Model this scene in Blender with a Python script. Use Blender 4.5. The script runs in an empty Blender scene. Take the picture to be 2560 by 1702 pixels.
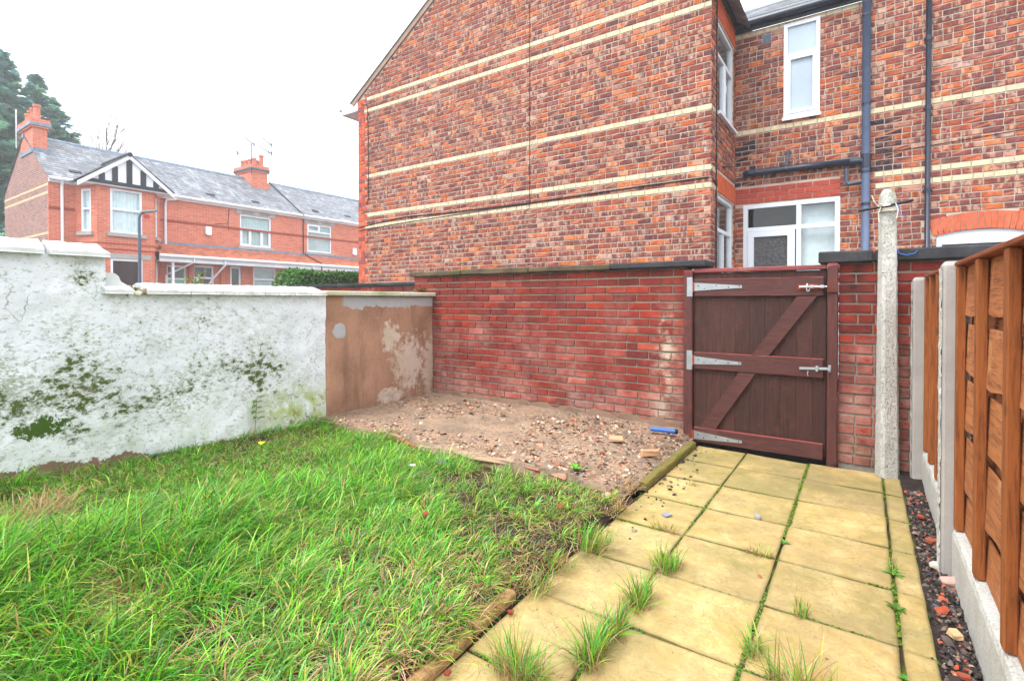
import bpy, math, random
import numpy as np
from mathutils import Vector, Matrix

rng = random.Random(7)
npr = np.random.default_rng(11)
scene = bpy.context.scene
COL = scene.collection
R = math.radians

# ------------------------------------------------------------------ camera
CAM = Vector((0.0, 0.0, 1.28))
cam = bpy.data.cameras.new("camera")
cam.sensor_width = 36.0
cam.lens = 18.04
cam.shift_y = -0.0338
cam.clip_start = 0.05
cam.clip_end = 500.0
cam_o = bpy.data.objects.new("camera", cam)
cam_o.location = CAM
cam_o.rotation_euler = (R(90 - 0.6), 0, R(34.4))
COL.objects.link(cam_o)
scene.camera = cam_o

# ------------------------------------------------------------------ sky + sun (overcast)
SUN_EL, SUN_AZ = 55.0, 200.0          # azimuth of the sun, degrees clockwise from +Y
world = bpy.data.worlds.new("World")
scene.world = world
world.use_nodes = True
wn, wl = world.node_tree.nodes, world.node_tree.links
wn.clear()
w_out = wn.new("ShaderNodeOutputWorld")
w_bg = wn.new("ShaderNodeBackground")
w_sky = wn.new("ShaderNodeTexSky")
w_sky.sky_type = 'NISHITA'
w_sky.sun_disc = False
w_sky.sun_elevation = R(SUN_EL)
w_sky.sun_rotation = R(SUN_AZ)
w_sky.air_density = 1.0
w_sky.dust_density = 4.0
w_mix = wn.new("ShaderNodeMix")
w_mix.data_type = 'RGBA'
w_mix.inputs[0].default_value = 0.88              # closed cloud layer over the clear sky
w_mix.inputs[7].default_value = (10.8, 11.0, 11.3, 1)
w_tc = wn.new("ShaderNodeTexCoord"); w_sep = wn.new("ShaderNodeSeparateXYZ"); wl.new(w_tc.outputs["Generated"], w_sep.inputs[0])
w_mr = wn.new("ShaderNodeMapRange"); w_mr.inputs[1].default_value = 0.0; w_mr.inputs[2].default_value = 1.0
w_mr.inputs[3].default_value = 0.80; w_mr.inputs[4].default_value = 1.45
wl.new(w_sep.outputs[2], w_mr.inputs[0])
w_mul = wn.new("ShaderNodeMix"); w_mul.data_type = 'RGBA'; w_mul.blend_type = 'MULTIPLY'; w_mul.inputs[0].default_value = 1.0
w_mul.inputs[6].default_value = (10.4, 10.6, 10.9, 1); wl.new(w_mr.outputs[0], w_mul.inputs[7])
wl.new(w_mul.outputs[2], w_mix.inputs[7])
wl.new(w_sky.outputs[0], w_mix.inputs[6])
wl.new(w_mix.outputs[2], w_bg.inputs[0])
w_bg.inputs[1].default_value = 0.115
wl.new(w_bg.outputs[0], w_out.inputs[0])

sun = bpy.data.lights.new("sun", 'SUN')
sun.energy = 1.4
sun.angle = R(25)
sun.color = (1.0, 0.97, 0.93)
sun_o = bpy.data.objects.new("sun", sun)
el, az = R(SUN_EL), R(SUN_AZ)
to_sun = Vector((math.sin(az) * math.cos(el), math.cos(az) * math.cos(el), math.sin(el)))
sun_o.rotation_euler = to_sun.to_track_quat('Z', 'Y').to_euler()
sun_o.location = (0, -5, 20)
COL.objects.link(sun_o)

scene.view_settings.view_transform = 'Standard'
scene.view_settings.look = 'None'
scene.view_settings.gamma = 1.0
scene.view_settings.exposure = 1.1
scene.view_settings.use_curve_mapping = False
HAZE = 0.003

# ------------------------------------------------------------------ helpers: materials
def S(r, g, b):
    def f(c):
        c /= 255.0
        return c / 12.92 if c <= 0.04045 else ((c + 0.055) / 1.055) ** 2.4
    return (f(r), f(g), f(b))

class NT:
    """small wrapper to write node trees tersely"""
    def __init__(self, name, rough=0.85, spec=0.3):
        self.m = bpy.data.materials.new(name)
        self.m.use_nodes = True
        self.t = self.m.node_tree
        self.b = self.t.nodes["Principled BSDF"]
        self.b.inputs["Roughness"].default_value = rough
        self.b.inputs["Specular IOR Level"].default_value = spec
        self._pos = None
    def n(self, typ): return self.t.nodes.new("ShaderNode" + typ)
    def l(self, a, b): self.t.links.new(a, b)
    def put(self, sock, v):
        if isinstance(v, (int, float)): sock.default_value = v
        elif isinstance(v, (tuple, list)):
            v = tuple(v)
            if len(sock.default_value) == 4 and len(v) == 3: v = v + (1,)
            sock.default_value = v
        else: self.l(v, sock)
    def pos(self):
        if self._pos is None: self._pos = self.n("NewGeometry").outputs["Position"]
        return self._pos
    def vmath(self, op, a, b=None):
        k = self.n("VectorMath"); k.operation = op
        self.put(k.inputs[0], a)
        if b is not None: self.put(k.inputs[1], b)
        return k.outputs[0]
    def math(self, op, a, b=None, c=None, clamp=False):
        k = self.n("Math"); k.operation = op; k.use_clamp = clamp
        self.put(k.inputs[0], a)
        if b is not None: self.put(k.inputs[1], b)
        if c is not None: self.put(k.inputs[2], c)
        return k.outputs[0]
    def noise(self, scale, detail=4, rough=0.6, vec=None, dist=0.0, stretch=None):
        k = self.n("TexNoise")
        v = vec if vec is not None else self.pos()
        if stretch: v = self.vmath('MULTIPLY', v, stretch)
        self.l(v, k.inputs["Vector"])
        k.inputs["Scale"].default_value = scale
        k.inputs["Detail"].default_value = detail
        k.inputs["Roughness"].default_value = rough
        k.inputs["Distortion"].default_value = dist
        return k.outputs["Fac"]
    def vor(self, scale, feature='F1', vec=None, out="Distance", rnd=1.0):
        k = self.n("TexVoronoi"); k.feature = feature
        self.l(vec if vec is not None else self.pos(), k.inputs["Vector"])
        k.inputs["Scale"].default_value = scale
        k.inputs["Randomness"].default_value = rnd
        return k.outputs[out]
    def ramp(self, fac, stops, interp='LINEAR'):
        k = self.n("ValToRGB"); k.color_ramp.interpolation = interp
        e = k.color_ramp.elements
        while len(e) < len(stops): e.new(0.5)
        for i, (p, c) in enumerate(stops):
            e[i].position = p
            if isinstance(c, (int, float)): c = (c, c, c)
            e[i].color = tuple(c) + (1,)
        self.l(fac, k.inputs[0])
        return k.outputs[0]
    def step(self, fac, a, b):
        k = self.n("MapRange"); k.clamp = True
        self.put(k.inputs[0], fac)
        k.inputs[1].default_value = a; k.inputs[2].default_value = b
        return k.outputs[0]
    def mix(self, fac, a, b, mode='MIX'):
        k = self.n("Mix"); k.data_type = 'RGBA'; k.blend_type = mode
        self.put(k.inputs[0], fac); self.put(k.inputs[6], a); self.put(k.inputs[7], b)
        return k.outputs[2]
    def xyz(self, v=None):
        k = self.n("SeparateXYZ"); self.l(v if v is not None else self.pos(), k.inputs[0]); return k.outputs
    def comb(self, x, y, z):
        k = self.n("CombineXYZ")
        for i, q in enumerate((x, y, z)): self.put(k.inputs[i], q)
        return k.outputs[0]
    def attr(self, name):
        k = self.n("Attribute"); k.attribute_name = name; return k.outputs
    def bump(self, h, strength=0.3, dist=0.01):
        k = self.n("Bump"); k.inputs["Strength"].default_value = strength
        k.inputs["Distance"].default_value = dist
        self.l(h, k.inputs["Height"]); self.l(k.outputs[0], self.b.inputs["Normal"])
    def color(self, c): self.put(self.b.inputs["Base Color"], c)
    def roughness(self, c): self.put(self.b.inputs["Roughness"], c)

def simple(name, c, rough=0.7, var=0.2, vs=5.0, bump=0.15, bs=60.0, spec=0.3, metal=0.0, fine=0.1, stretch=None):
    t = NT(name, rough, spec)
    n1 = t.noise(vs, 4, 0.6, stretch=stretch)
    n2 = t.noise(vs * 9, 3, 0.6, stretch=stretch)
    lo = tuple(x * (1 - var) for x in c); hi = tuple(min(1, x * (1 + var)) for x in c)
    col = t.mix(t.step(n1, 0.3, 0.7), lo, hi)
    col = t.mix(t.math('MULTIPLY', t.step(n2, 0.35, 0.75), fine), col, tuple(x * 0.35 for x in c))
    t.color(col)
    t.b.inputs["Metallic"].default_value = metal
    if bump: t.bump(t.noise(bs, 4, 0.65, stretch=stretch), bump, 0.006)
    return t.m

MAT = {}
# ---- brick materials (colour and seed come from the mesh attribute "Col")
def brick_mat(name, style):
    t = NT(name, 0.88, 0.25)
    a = t.attr("Col")
    seed = a["Alpha"]; base = a["Color"]
    off = t.comb(t.math('MULTIPLY', seed, 37.0), t.math('MULTIPLY', seed, 91.0), t.math('MULTIPLY', seed, 53.0))
    p = t.vmath('ADD', t.pos(), off)
    fine = t.noise(95, 4, 0.75, p)
    mid = t.noise(14, 3, 0.6, p)
    col = t.mix(t.step(mid, 0.35, 0.7), t.mix(1.0, base, (0.72, 0.68, 0.7), 'MULTIPLY'), base)
    if style == 'common':
        bl = t.noise(10, 4, 0.65, t.vmath('ADD', p, (11, 5, 2)), 0.5)
        col = t.mix(t.math('MULTIPLY', t.step(bl, 0.50, 0.60), 0.65), col, S(112, 60, 54))
        col = t.mix(t.math('MULTIPLY', t.step(bl, 0.44, 0.36), 0.35), col, S(190, 104, 66))
        # kiss marks: pale and dark upright stripes on some bricks
        st = t.noise(1.0, 2, 0.5, p, stretch=(17, 17, 6))
        gate = t.step(seed, 0.40, 0.46)
        col = t.mix(t.math('MULTIPLY', t.math('MULTIPLY', t.step(st, 0.50, 0.60), gate), 0.55), col, S(206, 166, 140))
        st2 = t.noise(1.0, 2, 0.5, t.vmath('ADD', p, (7, 3, 1)), stretch=(19, 19, 6))
        col = t.mix(t.math('MULTIPLY', t.step(st2, 0.57, 0.6), t.math('MULTIPLY', gate, 0.7)), col, S(98, 58, 62))
        # slanting drag marks on others
        sx = t.xyz(p)
        diag = t.comb(t.math('ADD', t.math('MULTIPLY', t.math('ADD', sx[0], sx[1]), 6.0), t.math('MULTIPLY', sx[2], -22.0)), 0.0, t.math('MULTIPLY', seed, 60.0))
        dn = t.noise(1.0, 2, 0.5, diag)
        g2 = t.math('MULTIPLY', t.math('LESS_THAN', seed, 0.44), 0.75)
        col = t.mix(t.math('MULTIPLY', t.step(dn, 0.56, 0.6), g2), col, S(206, 120, 84))
        col = t.mix(t.math('MULTIPLY', t.step(t.noise(24, 3, 0.6, p), 0.62, 0.68), 0.4), col, S(82, 56, 60))
        eff = t.noise(7, 4, 0.65)
        grime = t.noise(0.55, 6, 0.68)
        col = t.mix(t.math('MULTIPLY', t.step(grime, 0.42, 0.66), 0.4), col, t.mix(1.0, col, (0.58, 0.55, 0.58), 'MULTIPLY'))
        col = t.mix(t.math('MULTIPLY', t.step(eff, 0.52, 0.75), 0.25), col, S(206, 182, 160))
    elif style == 'rustic':
        eff = t.noise(1.35, 5, 0.62)
        e2 = t.noise(9, 4, 0.7)
        z = t.xyz()[2]; x = t.xyz()[0]
        low = t.step(z, 1.25, 0.25)
        f = t.math('MULTIPLY', t.step(t.math('ADD', eff, t.math('MULTIPLY', low, 0.09)), 0.50, 0.72), t.step(e2, 0.30, 0.62))
        col = t.mix(t.math('MULTIPLY', f, 0.55), col, S(198, 162, 150))
        # patch of old mortar smear down the end of the wall
        sm = t.math('MULTIPLY', t.step(t.math('ABSOLUTE', t.math('ADD', x, 1.50)), 0.16, 0.02), t.step(t.noise(5, 4, 0.7), 0.44, 0.6))
        sm = t.math('MULTIPLY', sm, t.step(z, 1.30, 1.1))
        col = t.mix(t.math('MULTIPLY', sm, 0.8), col, S(198, 184, 164))
        wet = t.noise(1.7, 4, 0.6, t.vmath('ADD', t.pos(), (5, 2, 9)))
        col = t.mix(t.math('MULTIPLY', t.step(wet, 0.52, 0.68), 0.65), col, S(84, 34, 27))
        moss = t.math('MULTIPLY', t.step(z, 0.22, 0.02), t.step(t.noise(5, 4, 0.7), 0.42, 0.6))
        col = t.mix(t.math('MULTIPLY', moss, 0.8), col, S(86, 88, 44))
        soot = t.math('MULTIPLY', t.step(t.math('ABSOLUTE', t.math('ADD', x, 0.06)), 0.10, 0.01), t.step(z, 1.02, 1.45))
        col = t.mix(t.math('MULTIPLY', t.math('MULTIPLY', soot, t.step(t.noise(9, 4, 0.7), 0.34, 0.52)), 0.9), col, S(28, 22, 22))
        top = t.math('MULTIPLY', t.step(z, 1.40, 1.56), t.step(t.noise(3, 4, 0.7), 0.42, 0.6))
        col = t.mix(t.math('MULTIPLY', top, 0.6), col, S(66, 38, 32))
    elif style == 'cream':
        col = t.mix(t.math('MULTIPLY', t.step(t.noise(5, 4, 0.7), 0.52, 0.7), 0.25), col, S(176, 158, 126))
    col = t.mix(t.math('MULTIPLY', t.step(fine, 0.5, 0.75), 0.3), col, t.mix(1.0, col, (0.45, 0.42, 0.42), 'MULTIPLY'))
    t.color(col)
    h = t.math('ADD', t.math('MULTIPLY', fine, 0.6), mid)
    t.bump(h, 1.0 if style == 'rustic' else 0.5, 0.010)
    return t.m
MAT['brick_common'] = brick_mat('common_brick', 'common')
MAT['brick_rustic'] = brick_mat('rustic_brick', 'rustic')
MAT['brick_cream'] = brick_mat('cream_brick', 'cream')
MAT['brick_red'] = brick_mat('red_facing_brick', 'red')
MAT['mortar'] = simple('lime_mortar', S(186, 172, 158), 0.95, 0.25, 3, 0.6, 70)
MAT['mortar_grey'] = simple('cement_mortar', S(148, 140, 128), 0.95, 0.3, 4, 0.7, 70, fine=0.35)
MAT['core'] = simple('dark_interior', (0.03, 0.028, 0.026), 0.95, 0.1, 3, 0)

# ---- far brickwork, too small to pick apart
def far_brick(name, axis, c1, c2, mortar, sc=1.0, bl=0.24, bh=0.078, var=0.5):
    t = NT(name, 0.9, 0.2)
    x, y, z = t.xyz()
    u = t.math('ADD', t.math('MULTIPLY', x, 0.7), y) if axis == 'Y' else x
    v = t.comb(u, z, 0.0)
    k = t.n("TexBrick"); t.l(v, k.inputs["Vector"])
    k.inputs["Color1"].default_value = tuple(c1) + (1,); k.inputs["Color2"].default_value = tuple(c2) + (1,)
    k.inputs["Mortar"].default_value = tuple(mortar) + (1,)
    k.inputs["Scale"].default_value = 1.0
    k.inputs["Mortar Size"].default_value = 0.006
    k.inputs["Mortar Smooth"].default_value = 0.2
    k.inputs["Bias"].default_value = -0.15
    k.inputs["Brick Width"].default_value = bl; k.inputs["Row Height"].default_value = bh
    col = k.outputs[0]
    n = t.noise(1.1, 5, 0.65)
    col = t.mix(t.math('MULTIPLY', t.step(n, 0.45, 0.7), var), col, t.mix(1.0, col, (1.2, 1.25, 1.3), 'MULTIPLY'))
    n3 = t.noise(2.3, 4, 0.7)
    col = t.mix(t.math('MULTIPLY', t.step(n3, 0.5, 0.75), var * 0.8), col, t.mix(1.0, col, (0.66, 0.6, 0.6), 'MULTIPLY'))
    t.color(col)
    t.bump(k.outputs[1], -0.4, 0.008)
    return t.m
MAT['far_red'] = far_brick('orange_red_brickwork', 'Y', S(200, 116, 92), S(184, 96, 76), S(198, 160, 142))
MAT['far_gable'] = far_brick('weathered_gable_brickwork', 'X', S(150, 108, 98), S(112, 86, 90), S(182, 168, 158))

def render_white():
    t = NT('white_masonry_paint', 0.82, 0.25)
    x, y, z = t.xyz()
    P = t.pos()
    yz = t.comb(0.0, y, z)
    n_big = t.noise(1.6, 5, 0.6); n_mid = t.noise(6, 6, 0.72); n_fine = t.noise(38, 5, 0.7)
    col = t.mix(t.step(n_big, 0.35, 0.7), S(224, 228, 235), S(208, 214, 222))
    col = t.mix(t.math('MULTIPLY', t.step(n_mid, 0.46, 0.72), 0.45), col, S(166, 174, 172))
    # greenish tint low down
    low = t.step(z, 0.55, 0.12)
    col = t.mix(t.math('MULTIPLY', t.math('MULTIPLY', low, t.step(n_mid, 0.35, 0.65)), 0.55), col, S(190, 200, 164))
    # fine speckle where the paint is worn off
    zb = t.math('SUBTRACT', 1.0, t.math('ABSOLUTE', t.math('MULTIPLY', t.math('SUBTRACT', z, 0.66), 1.75)), clamp=True)
    yb = t.step(y, 3.3, 1.3)
    zone = t.math('MULTIPLY', zb, yb)
    wear = t.noise(2.6, 5, 0.7)
    spk = t.noise(42, 5, 0.78, stretch=(1, 0.7, 1.25))
    thr = t.math('ADD', spk, t.math('MULTIPLY', t.math('MULTIPLY', zone, t.step(wear, 0.38, 0.62)), 0.17))
    spf = t.step(thr, 0.57, 0.64)
    col = t.mix(t.math('MULTIPLY', spf, 0.7), col, S(118, 128, 102))
    # moss cushions: green clumps where the speckle is densest
    cluster = t.step(t.math('ADD', t.noise(2.4, 4, 0.6, t.vmath('ADD', P, (0, 3.3, 1.7))), t.math('MULTIPLY', zone, 0.26)), 0.50, 0.74)
    fleck = t.noise(21, 7, 0.82, t.vmath('ADD', P, (0, 1.3, 0.7)), stretch=(1, 0.72, 1.2))
    mfac = t.step(t.math('ADD', fleck, t.math('MULTIPLY', cluster, 0.20)), 0.682, 0.728)
    halo = t.step(t.math('ADD', fleck, t.math('MULTIPLY', cluster, 0.20)), 0.54, 0.70)
    col = t.mix(t.math('MULTIPLY', halo, 0.5), col, S(150, 162, 136))
    col = t.mix(mfac, col, t.mix(n_fine, S(52, 74, 20), S(88, 98, 36)))
    # one solid moss patch low on the left, peeled flakes beside the ground
    d = t.vmath('SUBTRACT', yz, (0, 1.03, 0.45))
    d = t.vmath('MULTIPLY', d, (1, 6.5, 15.0))
    ln = t.n("VectorMath"); ln.operation = 'LENGTH'; t.l(d, ln.inputs[0])
    pm = t.step(t.math('ADD', ln.outputs[1], t.math('MULTIPLY', t.math('SUBTRACT', t.noise(17, 6, 0.8), 0.5), 4.2)), 0.9, 0.8)
    col = t.mix(pm, col, S(58, 84, 18))
    # yellow green algae at the far foot
    d2 = t.vmath('MULTIPLY', t.vmath('SUBTRACT', yz, (0, 2.90, 0.22)), (1, 2.0, 3.4))
    ln2 = t.n("VectorMath"); ln2.operation = 'LENGTH'; t.l(d2, ln2.inputs[0])
    al = t.math('MULTIPLY', t.step(ln2.outputs[1], 1.25, 0.4), t.step(t.noise(7, 5, 0.7), 0.36, 0.6))
    col = t.mix(t.math('MULTIPLY', al, 0.9), col, S(150, 168, 76))
    al2 = t.math('MULTIPLY', t.step(ln2.outputs[1], 1.0, 0.4), t.step(t.noise(13, 5, 0.75), 0.54, 0.62))
    col = t.mix(t.math('MULTIPLY', al2, 0.8), col, S(112, 96, 56))
    # hairline cracks
    dn = t.n("TexNoise"); t.l(P, dn.inputs["Vector"]); dn.inputs["Scale"].default_value = 3.5; dn.inputs["Detail"].default_value = 5
    wv = t.vmath('ADD', P, t.vmath('MULTIPLY', t.vmath('SUBTRACT', dn.outputs["Color"], (0.5, 0.5, 0.5)), (0.28, 0.28, 0.28)))
    ck = t.vor(2.6, 'DISTANCE_TO_EDGE', wv)
    ckm = t.math('MULTIPLY', t.step(ck, 0.0055, 0.0012), t.step(t.noise(1.9, 3, 0.5, t.vmath('ADD', P, (3, 8, 2))), 0.545, 0.60))
    col = t.mix(t.math('MULTIPLY', ckm, 0.6), col, S(104, 106, 92))
    # paint peeled off the cement plinth
    edge = t.math('ADD', t.math('ADD', 0.205, t.math('MULTIPLY', t.math('SUBTRACT', y, 0.85), -0.055)), t.math('MULTIPLY', t.math('SUBTRACT', t.noise(5.5, 6, 0.75), 0.5), 0.30))
    edge = t.math('SUBTRACT', edge, t.math('MULTIPLY', t.step(y, 1.35, 1.75), 0.05))
    pl = t.step(t.math('SUBTRACT', z, edge), 0.004, -0.004)
    fl = t.math('MULTIPLY', t.step(t.noise(5.2, 5, 0.7, t.vmath('ADD', P, (2, 1, 6))), 0.665, 0.675), t.step(z, 0.75, 0.45))
    pl = t.math('MAXIMUM', pl, fl)
    col = t.mix(pl, col, t.mix(n_mid, S(112, 92, 76), S(134, 106, 84)))
    t.color(col)
    h = t.math('ADD', t.math('MULTIPLY', n_mid, 0.7), t.math('MULTIPLY', n_fine, 0.3))
    h = t.math('SUBTRACT', h, t.math('MULTIPLY', ckm, 0.5))
    h = t.math('ADD', h, t.math('MULTIPLY', mfac, 0.25))
    h = t.math('SUBTRACT', h, t.math('MULTIPLY', pl, 0.2))
    t.bump(h, 0.55, 0.014)
    return t.m
MAT['white'] = render_white()

def coping_white():
    t = NT('white_coping_paint', 0.8, 0.25)
    n1 = t.noise(5, 5, 0.7); n2 = t.noise(22, 5, 0.7)
    col = t.mix(t.step(n1, 0.35, 0.7), S(212, 215, 218), S(184, 189, 187))
    y = t.xyz()[1]
    lich = t.math('MULTIPLY', t.step(n2, 0.52, 0.66), t.math('ADD', 0.25, t.math('MULTIPLY', t.step(y, 1.4, 1.9), 0.5)))
    col = t.mix(lich, col, S(164, 160, 128))
    col = t.mix(t.math('MULTIPLY', t.step(t.noise(34, 4, 0.7), 0.62, 0.7), 0.7), col, S(120, 116, 92))
    t.color(col); t.bump(t.math('ADD', n1, n2), 0.4, 0.008)
    return t.m
MAT['coping_white'] = coping_white()

def render_brown():
    t = NT('brown_sand_cement_render', 0.92, 0.2)
    P = t.pos(); x, y, z = t.xyz()
    yz = t.comb(0.0, y, z)
    n1 = t.noise(3, 5, 0.65); n2 = t.noise(12, 5, 0.7); n3 = t.noise(70, 4, 0.7)
    col = t.mix(t.step(n1, 0.34, 0.66), S(138, 104, 84), S(176, 136, 112))
    col = t.mix(t.math('MULTIPLY', t.step(n2, 0.48, 0.72), 0.5), col, S(112, 84, 68))
    col = t.mix(t.math('MULTIPLY', t.step(t.noise(26, 5, 0.75), 0.55, 0.7), 0.5), col, S(188, 152, 128))
    drip = t.noise(1.0, 5, 0.65, stretch=(9, 9, 1.2))
    col = t.mix(t.math('MULTIPLY', t.step(drip, 0.52, 0.7), 0.45), col, S(104, 82, 70))
    def blob(cy, cz, sy, sz, nz, amp, a=1.0, b=0.86):
        d = t.vmath('MULTIPLY', t.vmath('SUBTRACT', yz, (0, cy, cz)), (1, 1 / sy, 1 / sz))
        k = t.n("VectorMath"); k.operation = 'LENGTH'; t.l(d, k.inputs[0])
        return t.step(t.math('ADD', k.outputs[1], t.math('MULTIPLY', t.math('SUBTRACT', nz, 0.5), amp)), a, b)
    # grey cement repair under the coping and one round dab
    e = t.math('ADD', 1.20, t.math('MULTIPLY', t.math('SUBTRACT', t.noise(4.5, 5, 0.7), 0.5), 0.22))
    g = t.math('MULTIPLY', t.step(t.math('SUBTRACT', z, e), -0.004, 0.004), t.step(y, 3.36, 3.40))
    g = t.math('MAXIMUM', g, blob(3.33, 0.96, 0.085, 0.085, t.noise(11, 4, 0.6), 0.9))
    col = t.mix(g, col, t.mix(n2, S(146, 150, 156), S(178, 178, 176)))
    # lime bloom
    wt = blob(4.02, 0.86, 0.15, 0.17, n2, 2.6, 1.0, 0.7)
    wt = t.math('MAXIMUM', wt, t.math('MULTIPLY', blob(4.30, 0.55, 0.28, 0.36, n2, 3.0, 1.0, 0.55), 0.9))
    wt = t.math('MAXIMUM', wt, blob(4.02, 0.20, 0.22, 0.10, n2, 2.4, 1.0, 0.7))
    wt = t.math('MAXIMUM', wt, t.math('MULTIPLY', blob(4.66, 0.45, 0.16, 0.5, n2, 2.6, 1.0, 0.5), 0.75))
    col = t.mix(t.math('MULTIPLY', wt, 0.8), col, t.mix(t.step(n1, 0.4, 0.6), S(206, 190, 178), S(176, 168, 146)))
    damp = t.math('MULTIPLY', t.step(z, 0.36, 0.14), t.step(t.noise(6, 4, 0.7), 0.4, 0.6))
    col = t.mix(t.math('MULTIPLY', damp, 0.5), col, S(112, 88, 66))
    t.color(col)
    t.bump(t.math('ADD', t.math('ADD', n2, t.math('MULTIPLY', n3, 0.5)), t.math('MULTIPLY', g, 0.7)), 0.45, 0.008)
    return t.m
MAT['brown'] = render_brown()

def stone_dark(name, a, b, moss=0.4):
    t = NT(name, 0.9, 0.25)
    n1 = t.noise(3.2, 5, 0.65); n2 = t.noise(20, 5, 0.7)
    col = t.mix(t.step(n1, 0.35, 0.68), a, b)
    col = t.mix(t.math('MULTIPLY', t.step(n2, 0.5, 0.7), 0.4), col, tuple(q * 0.5 for q in a))
    col = t.mix(t.math('MULTIPLY', t.step(t.noise(2.2, 5, 0.7, t.vmath('ADD', t.pos(), (4, 1, 3))), 0.55, 0.68), moss), col, S(90, 98, 44))
    t.color(col); t.bump(n2, 0.5, 0.01)
    return t.m
MAT['coping_stone'] = stone_dark('weathered_stone_coping', S(46, 45, 42), S(112, 96, 74), 0.55)
MAT['coping_dark'] = stone_dark('dark_concrete_coping', S(44, 44, 48), S(66, 66, 70), 0.1)
MAT['coping_pale'] = stone_dark('pale_thin_coping', S(196, 196, 180), S(172, 178, 140), 0.45)

def paving():
    t = NT('buff_riven_paving', 0.62, 0.4)
    a = t.attr("Col"); seed = a["Alpha"]
    p = t.vmath('ADD', t.pos(), t.comb(t.math('MULTIPLY', seed, 31), t.math('MULTIPLY', seed, 17), 0.0))
    W = t.pos()
    n1 = t.noise(3.0, 5, 0.65, p, 0.6); n2 = t.noise(9, 6, 0.75, p, 0.5); n3 = t.noise(110, 4, 0.75, p); n4 = t.noise(34, 5, 0.75, p)
    col = t.mix(t.step(n1, 0.34, 0.68), S(178, 150, 90), S(206, 180, 122))
    col = t.mix(t.step(seed, 0.0, 1.0), t.mix(1.0, col, (1.04, 1.02, 0.96), 'MULTIPLY'), t.mix(1.0, col, (0.78, 0.80, 0.80), 'MULTIPLY'))
    col = t.mix(t.math('MULTIPLY', t.step(n2, 0.46, 0.70), 0.5), col, S(222, 202, 152))
    col = t.mix(t.math('MULTIPLY', t.step(t.noise(4.5, 5, 0.7, t.vmath('ADD', p, (3, 5, 0))), 0.5, 0.68), 0.6), col, S(168, 140, 92))
    # riven skin: irregular plates with thin dark outlines
    rv = t.noise(4.2, 5, 0.55, p, 1.2)
    q = t.math('FRACT', t.math('MULTIPLY', rv, 11.0))
    line = t.math('MULTIPLY', t.step(t.math('ABSOLUTE', t.math('SUBTRACT', q, 0.5)), 0.045, 0.01), t.step(n1, 0.42, 0.56))
    col = t.mix(t.math('MULTIPLY', line, 0.55), col, S(134, 108, 68))
    # dirt and algae, thicker towards the gate
    far = t.step(t.xyz()[1], 1.6, 4.4)
    alg = t.step(t.math('ADD', t.noise(2.2, 6, 0.72, t.vmath('ADD', W, (9, 4, 0))), t.math('MULTIPLY', far, 0.10)), 0.50, 0.68)
    col = t.mix(t.math('MULTIPLY', alg, 0.62), col, S(122, 120, 66))
    col = t.mix(t.math('MULTIPLY', t.step(t.noise(1.6, 6, 0.7, W), 0.43, 0.64), 0.65), col, S(138, 124, 86))
    col = t.mix(t.math('MULTIPLY', t.step(n4, 0.54, 0.72), 0.4), col, S(130, 112, 72))
    col = t.mix(t.math('MULTIPLY', t.step(n3, 0.60, 0.72), 0.55), col, S(98, 82, 54))
    col = t.mix(t.math('MULTIPLY', t.step(t.noise(26, 3, 0.6, t.vmath('ADD', W, (2, 7, 0))), 0.70, 0.73), 0.8), col, S(70, 56, 40))
    rim = t.math('ADD', t.attr("Rim")["Fac"], t.math('MULTIPLY', t.math('SUBTRACT', n2, 0.5), 1.2))
    col = t.mix(t.math('MULTIPLY', t.step(rim, 0.5, 1.05), 0.7), col, S(96, 92, 48))
    t.color(col)
    t.roughness(t.math('ADD', 0.40, t.math('MULTIPLY', n4, 0.4)))
    h = t.math('ADD', t.math('MULTIPLY', q, -0.22), t.math('ADD', t.math('MULTIPLY', n2, 0.5), t.math('ADD', t.math('MULTIPLY', n4, 0.35), t.math('MULTIPLY', n3, 0.2))))
    h = t.math('SUBTRACT', h, t.math('MULTIPLY', line, 0.25))
    t.bump(h, 0.6, 0.014)
    return t.m
MAT['paving'] = paving()

def soil(name, a, b, bumpd=0.02, moss=0.0, sc=1.0):
    t = NT(name, 0.95, 0.2)
    n1 = t.noise(4 * sc, 5, 0.7); n2 = t.noise(35 * sc, 5, 0.7)
    col = t.mix(t.step(n1, 0.3, 0.7), a, b)
    col = t.mix(t.math('MULTIPLY', t.step(n2, 0.5, 0.7), 0.6), col, tuple(q * 0.4 for q in a))
    if moss:
        col = t.mix(t.math('MULTIPLY', t.step(t.noise(6, 5, 0.7, t.vmath('ADD', t.pos(), (3, 3, 3))), 0.46, 0.56), moss), col, S(84, 104, 24))
    t.color(col); t.bump(t.math('ADD', n1, n2), 0.8, bumpd)
    return t.m
MAT['soil'] = soil('dark_soil', S(42, 34, 30), S(70, 56, 46))
MAT['joint'] = soil('mossy_joint_soil', S(46, 40, 30), S(72, 62, 42), 0.01, 0.85)
MAT['strip'] = soil('black_soil', S(40, 34, 34), S(64, 54, 50))
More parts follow.
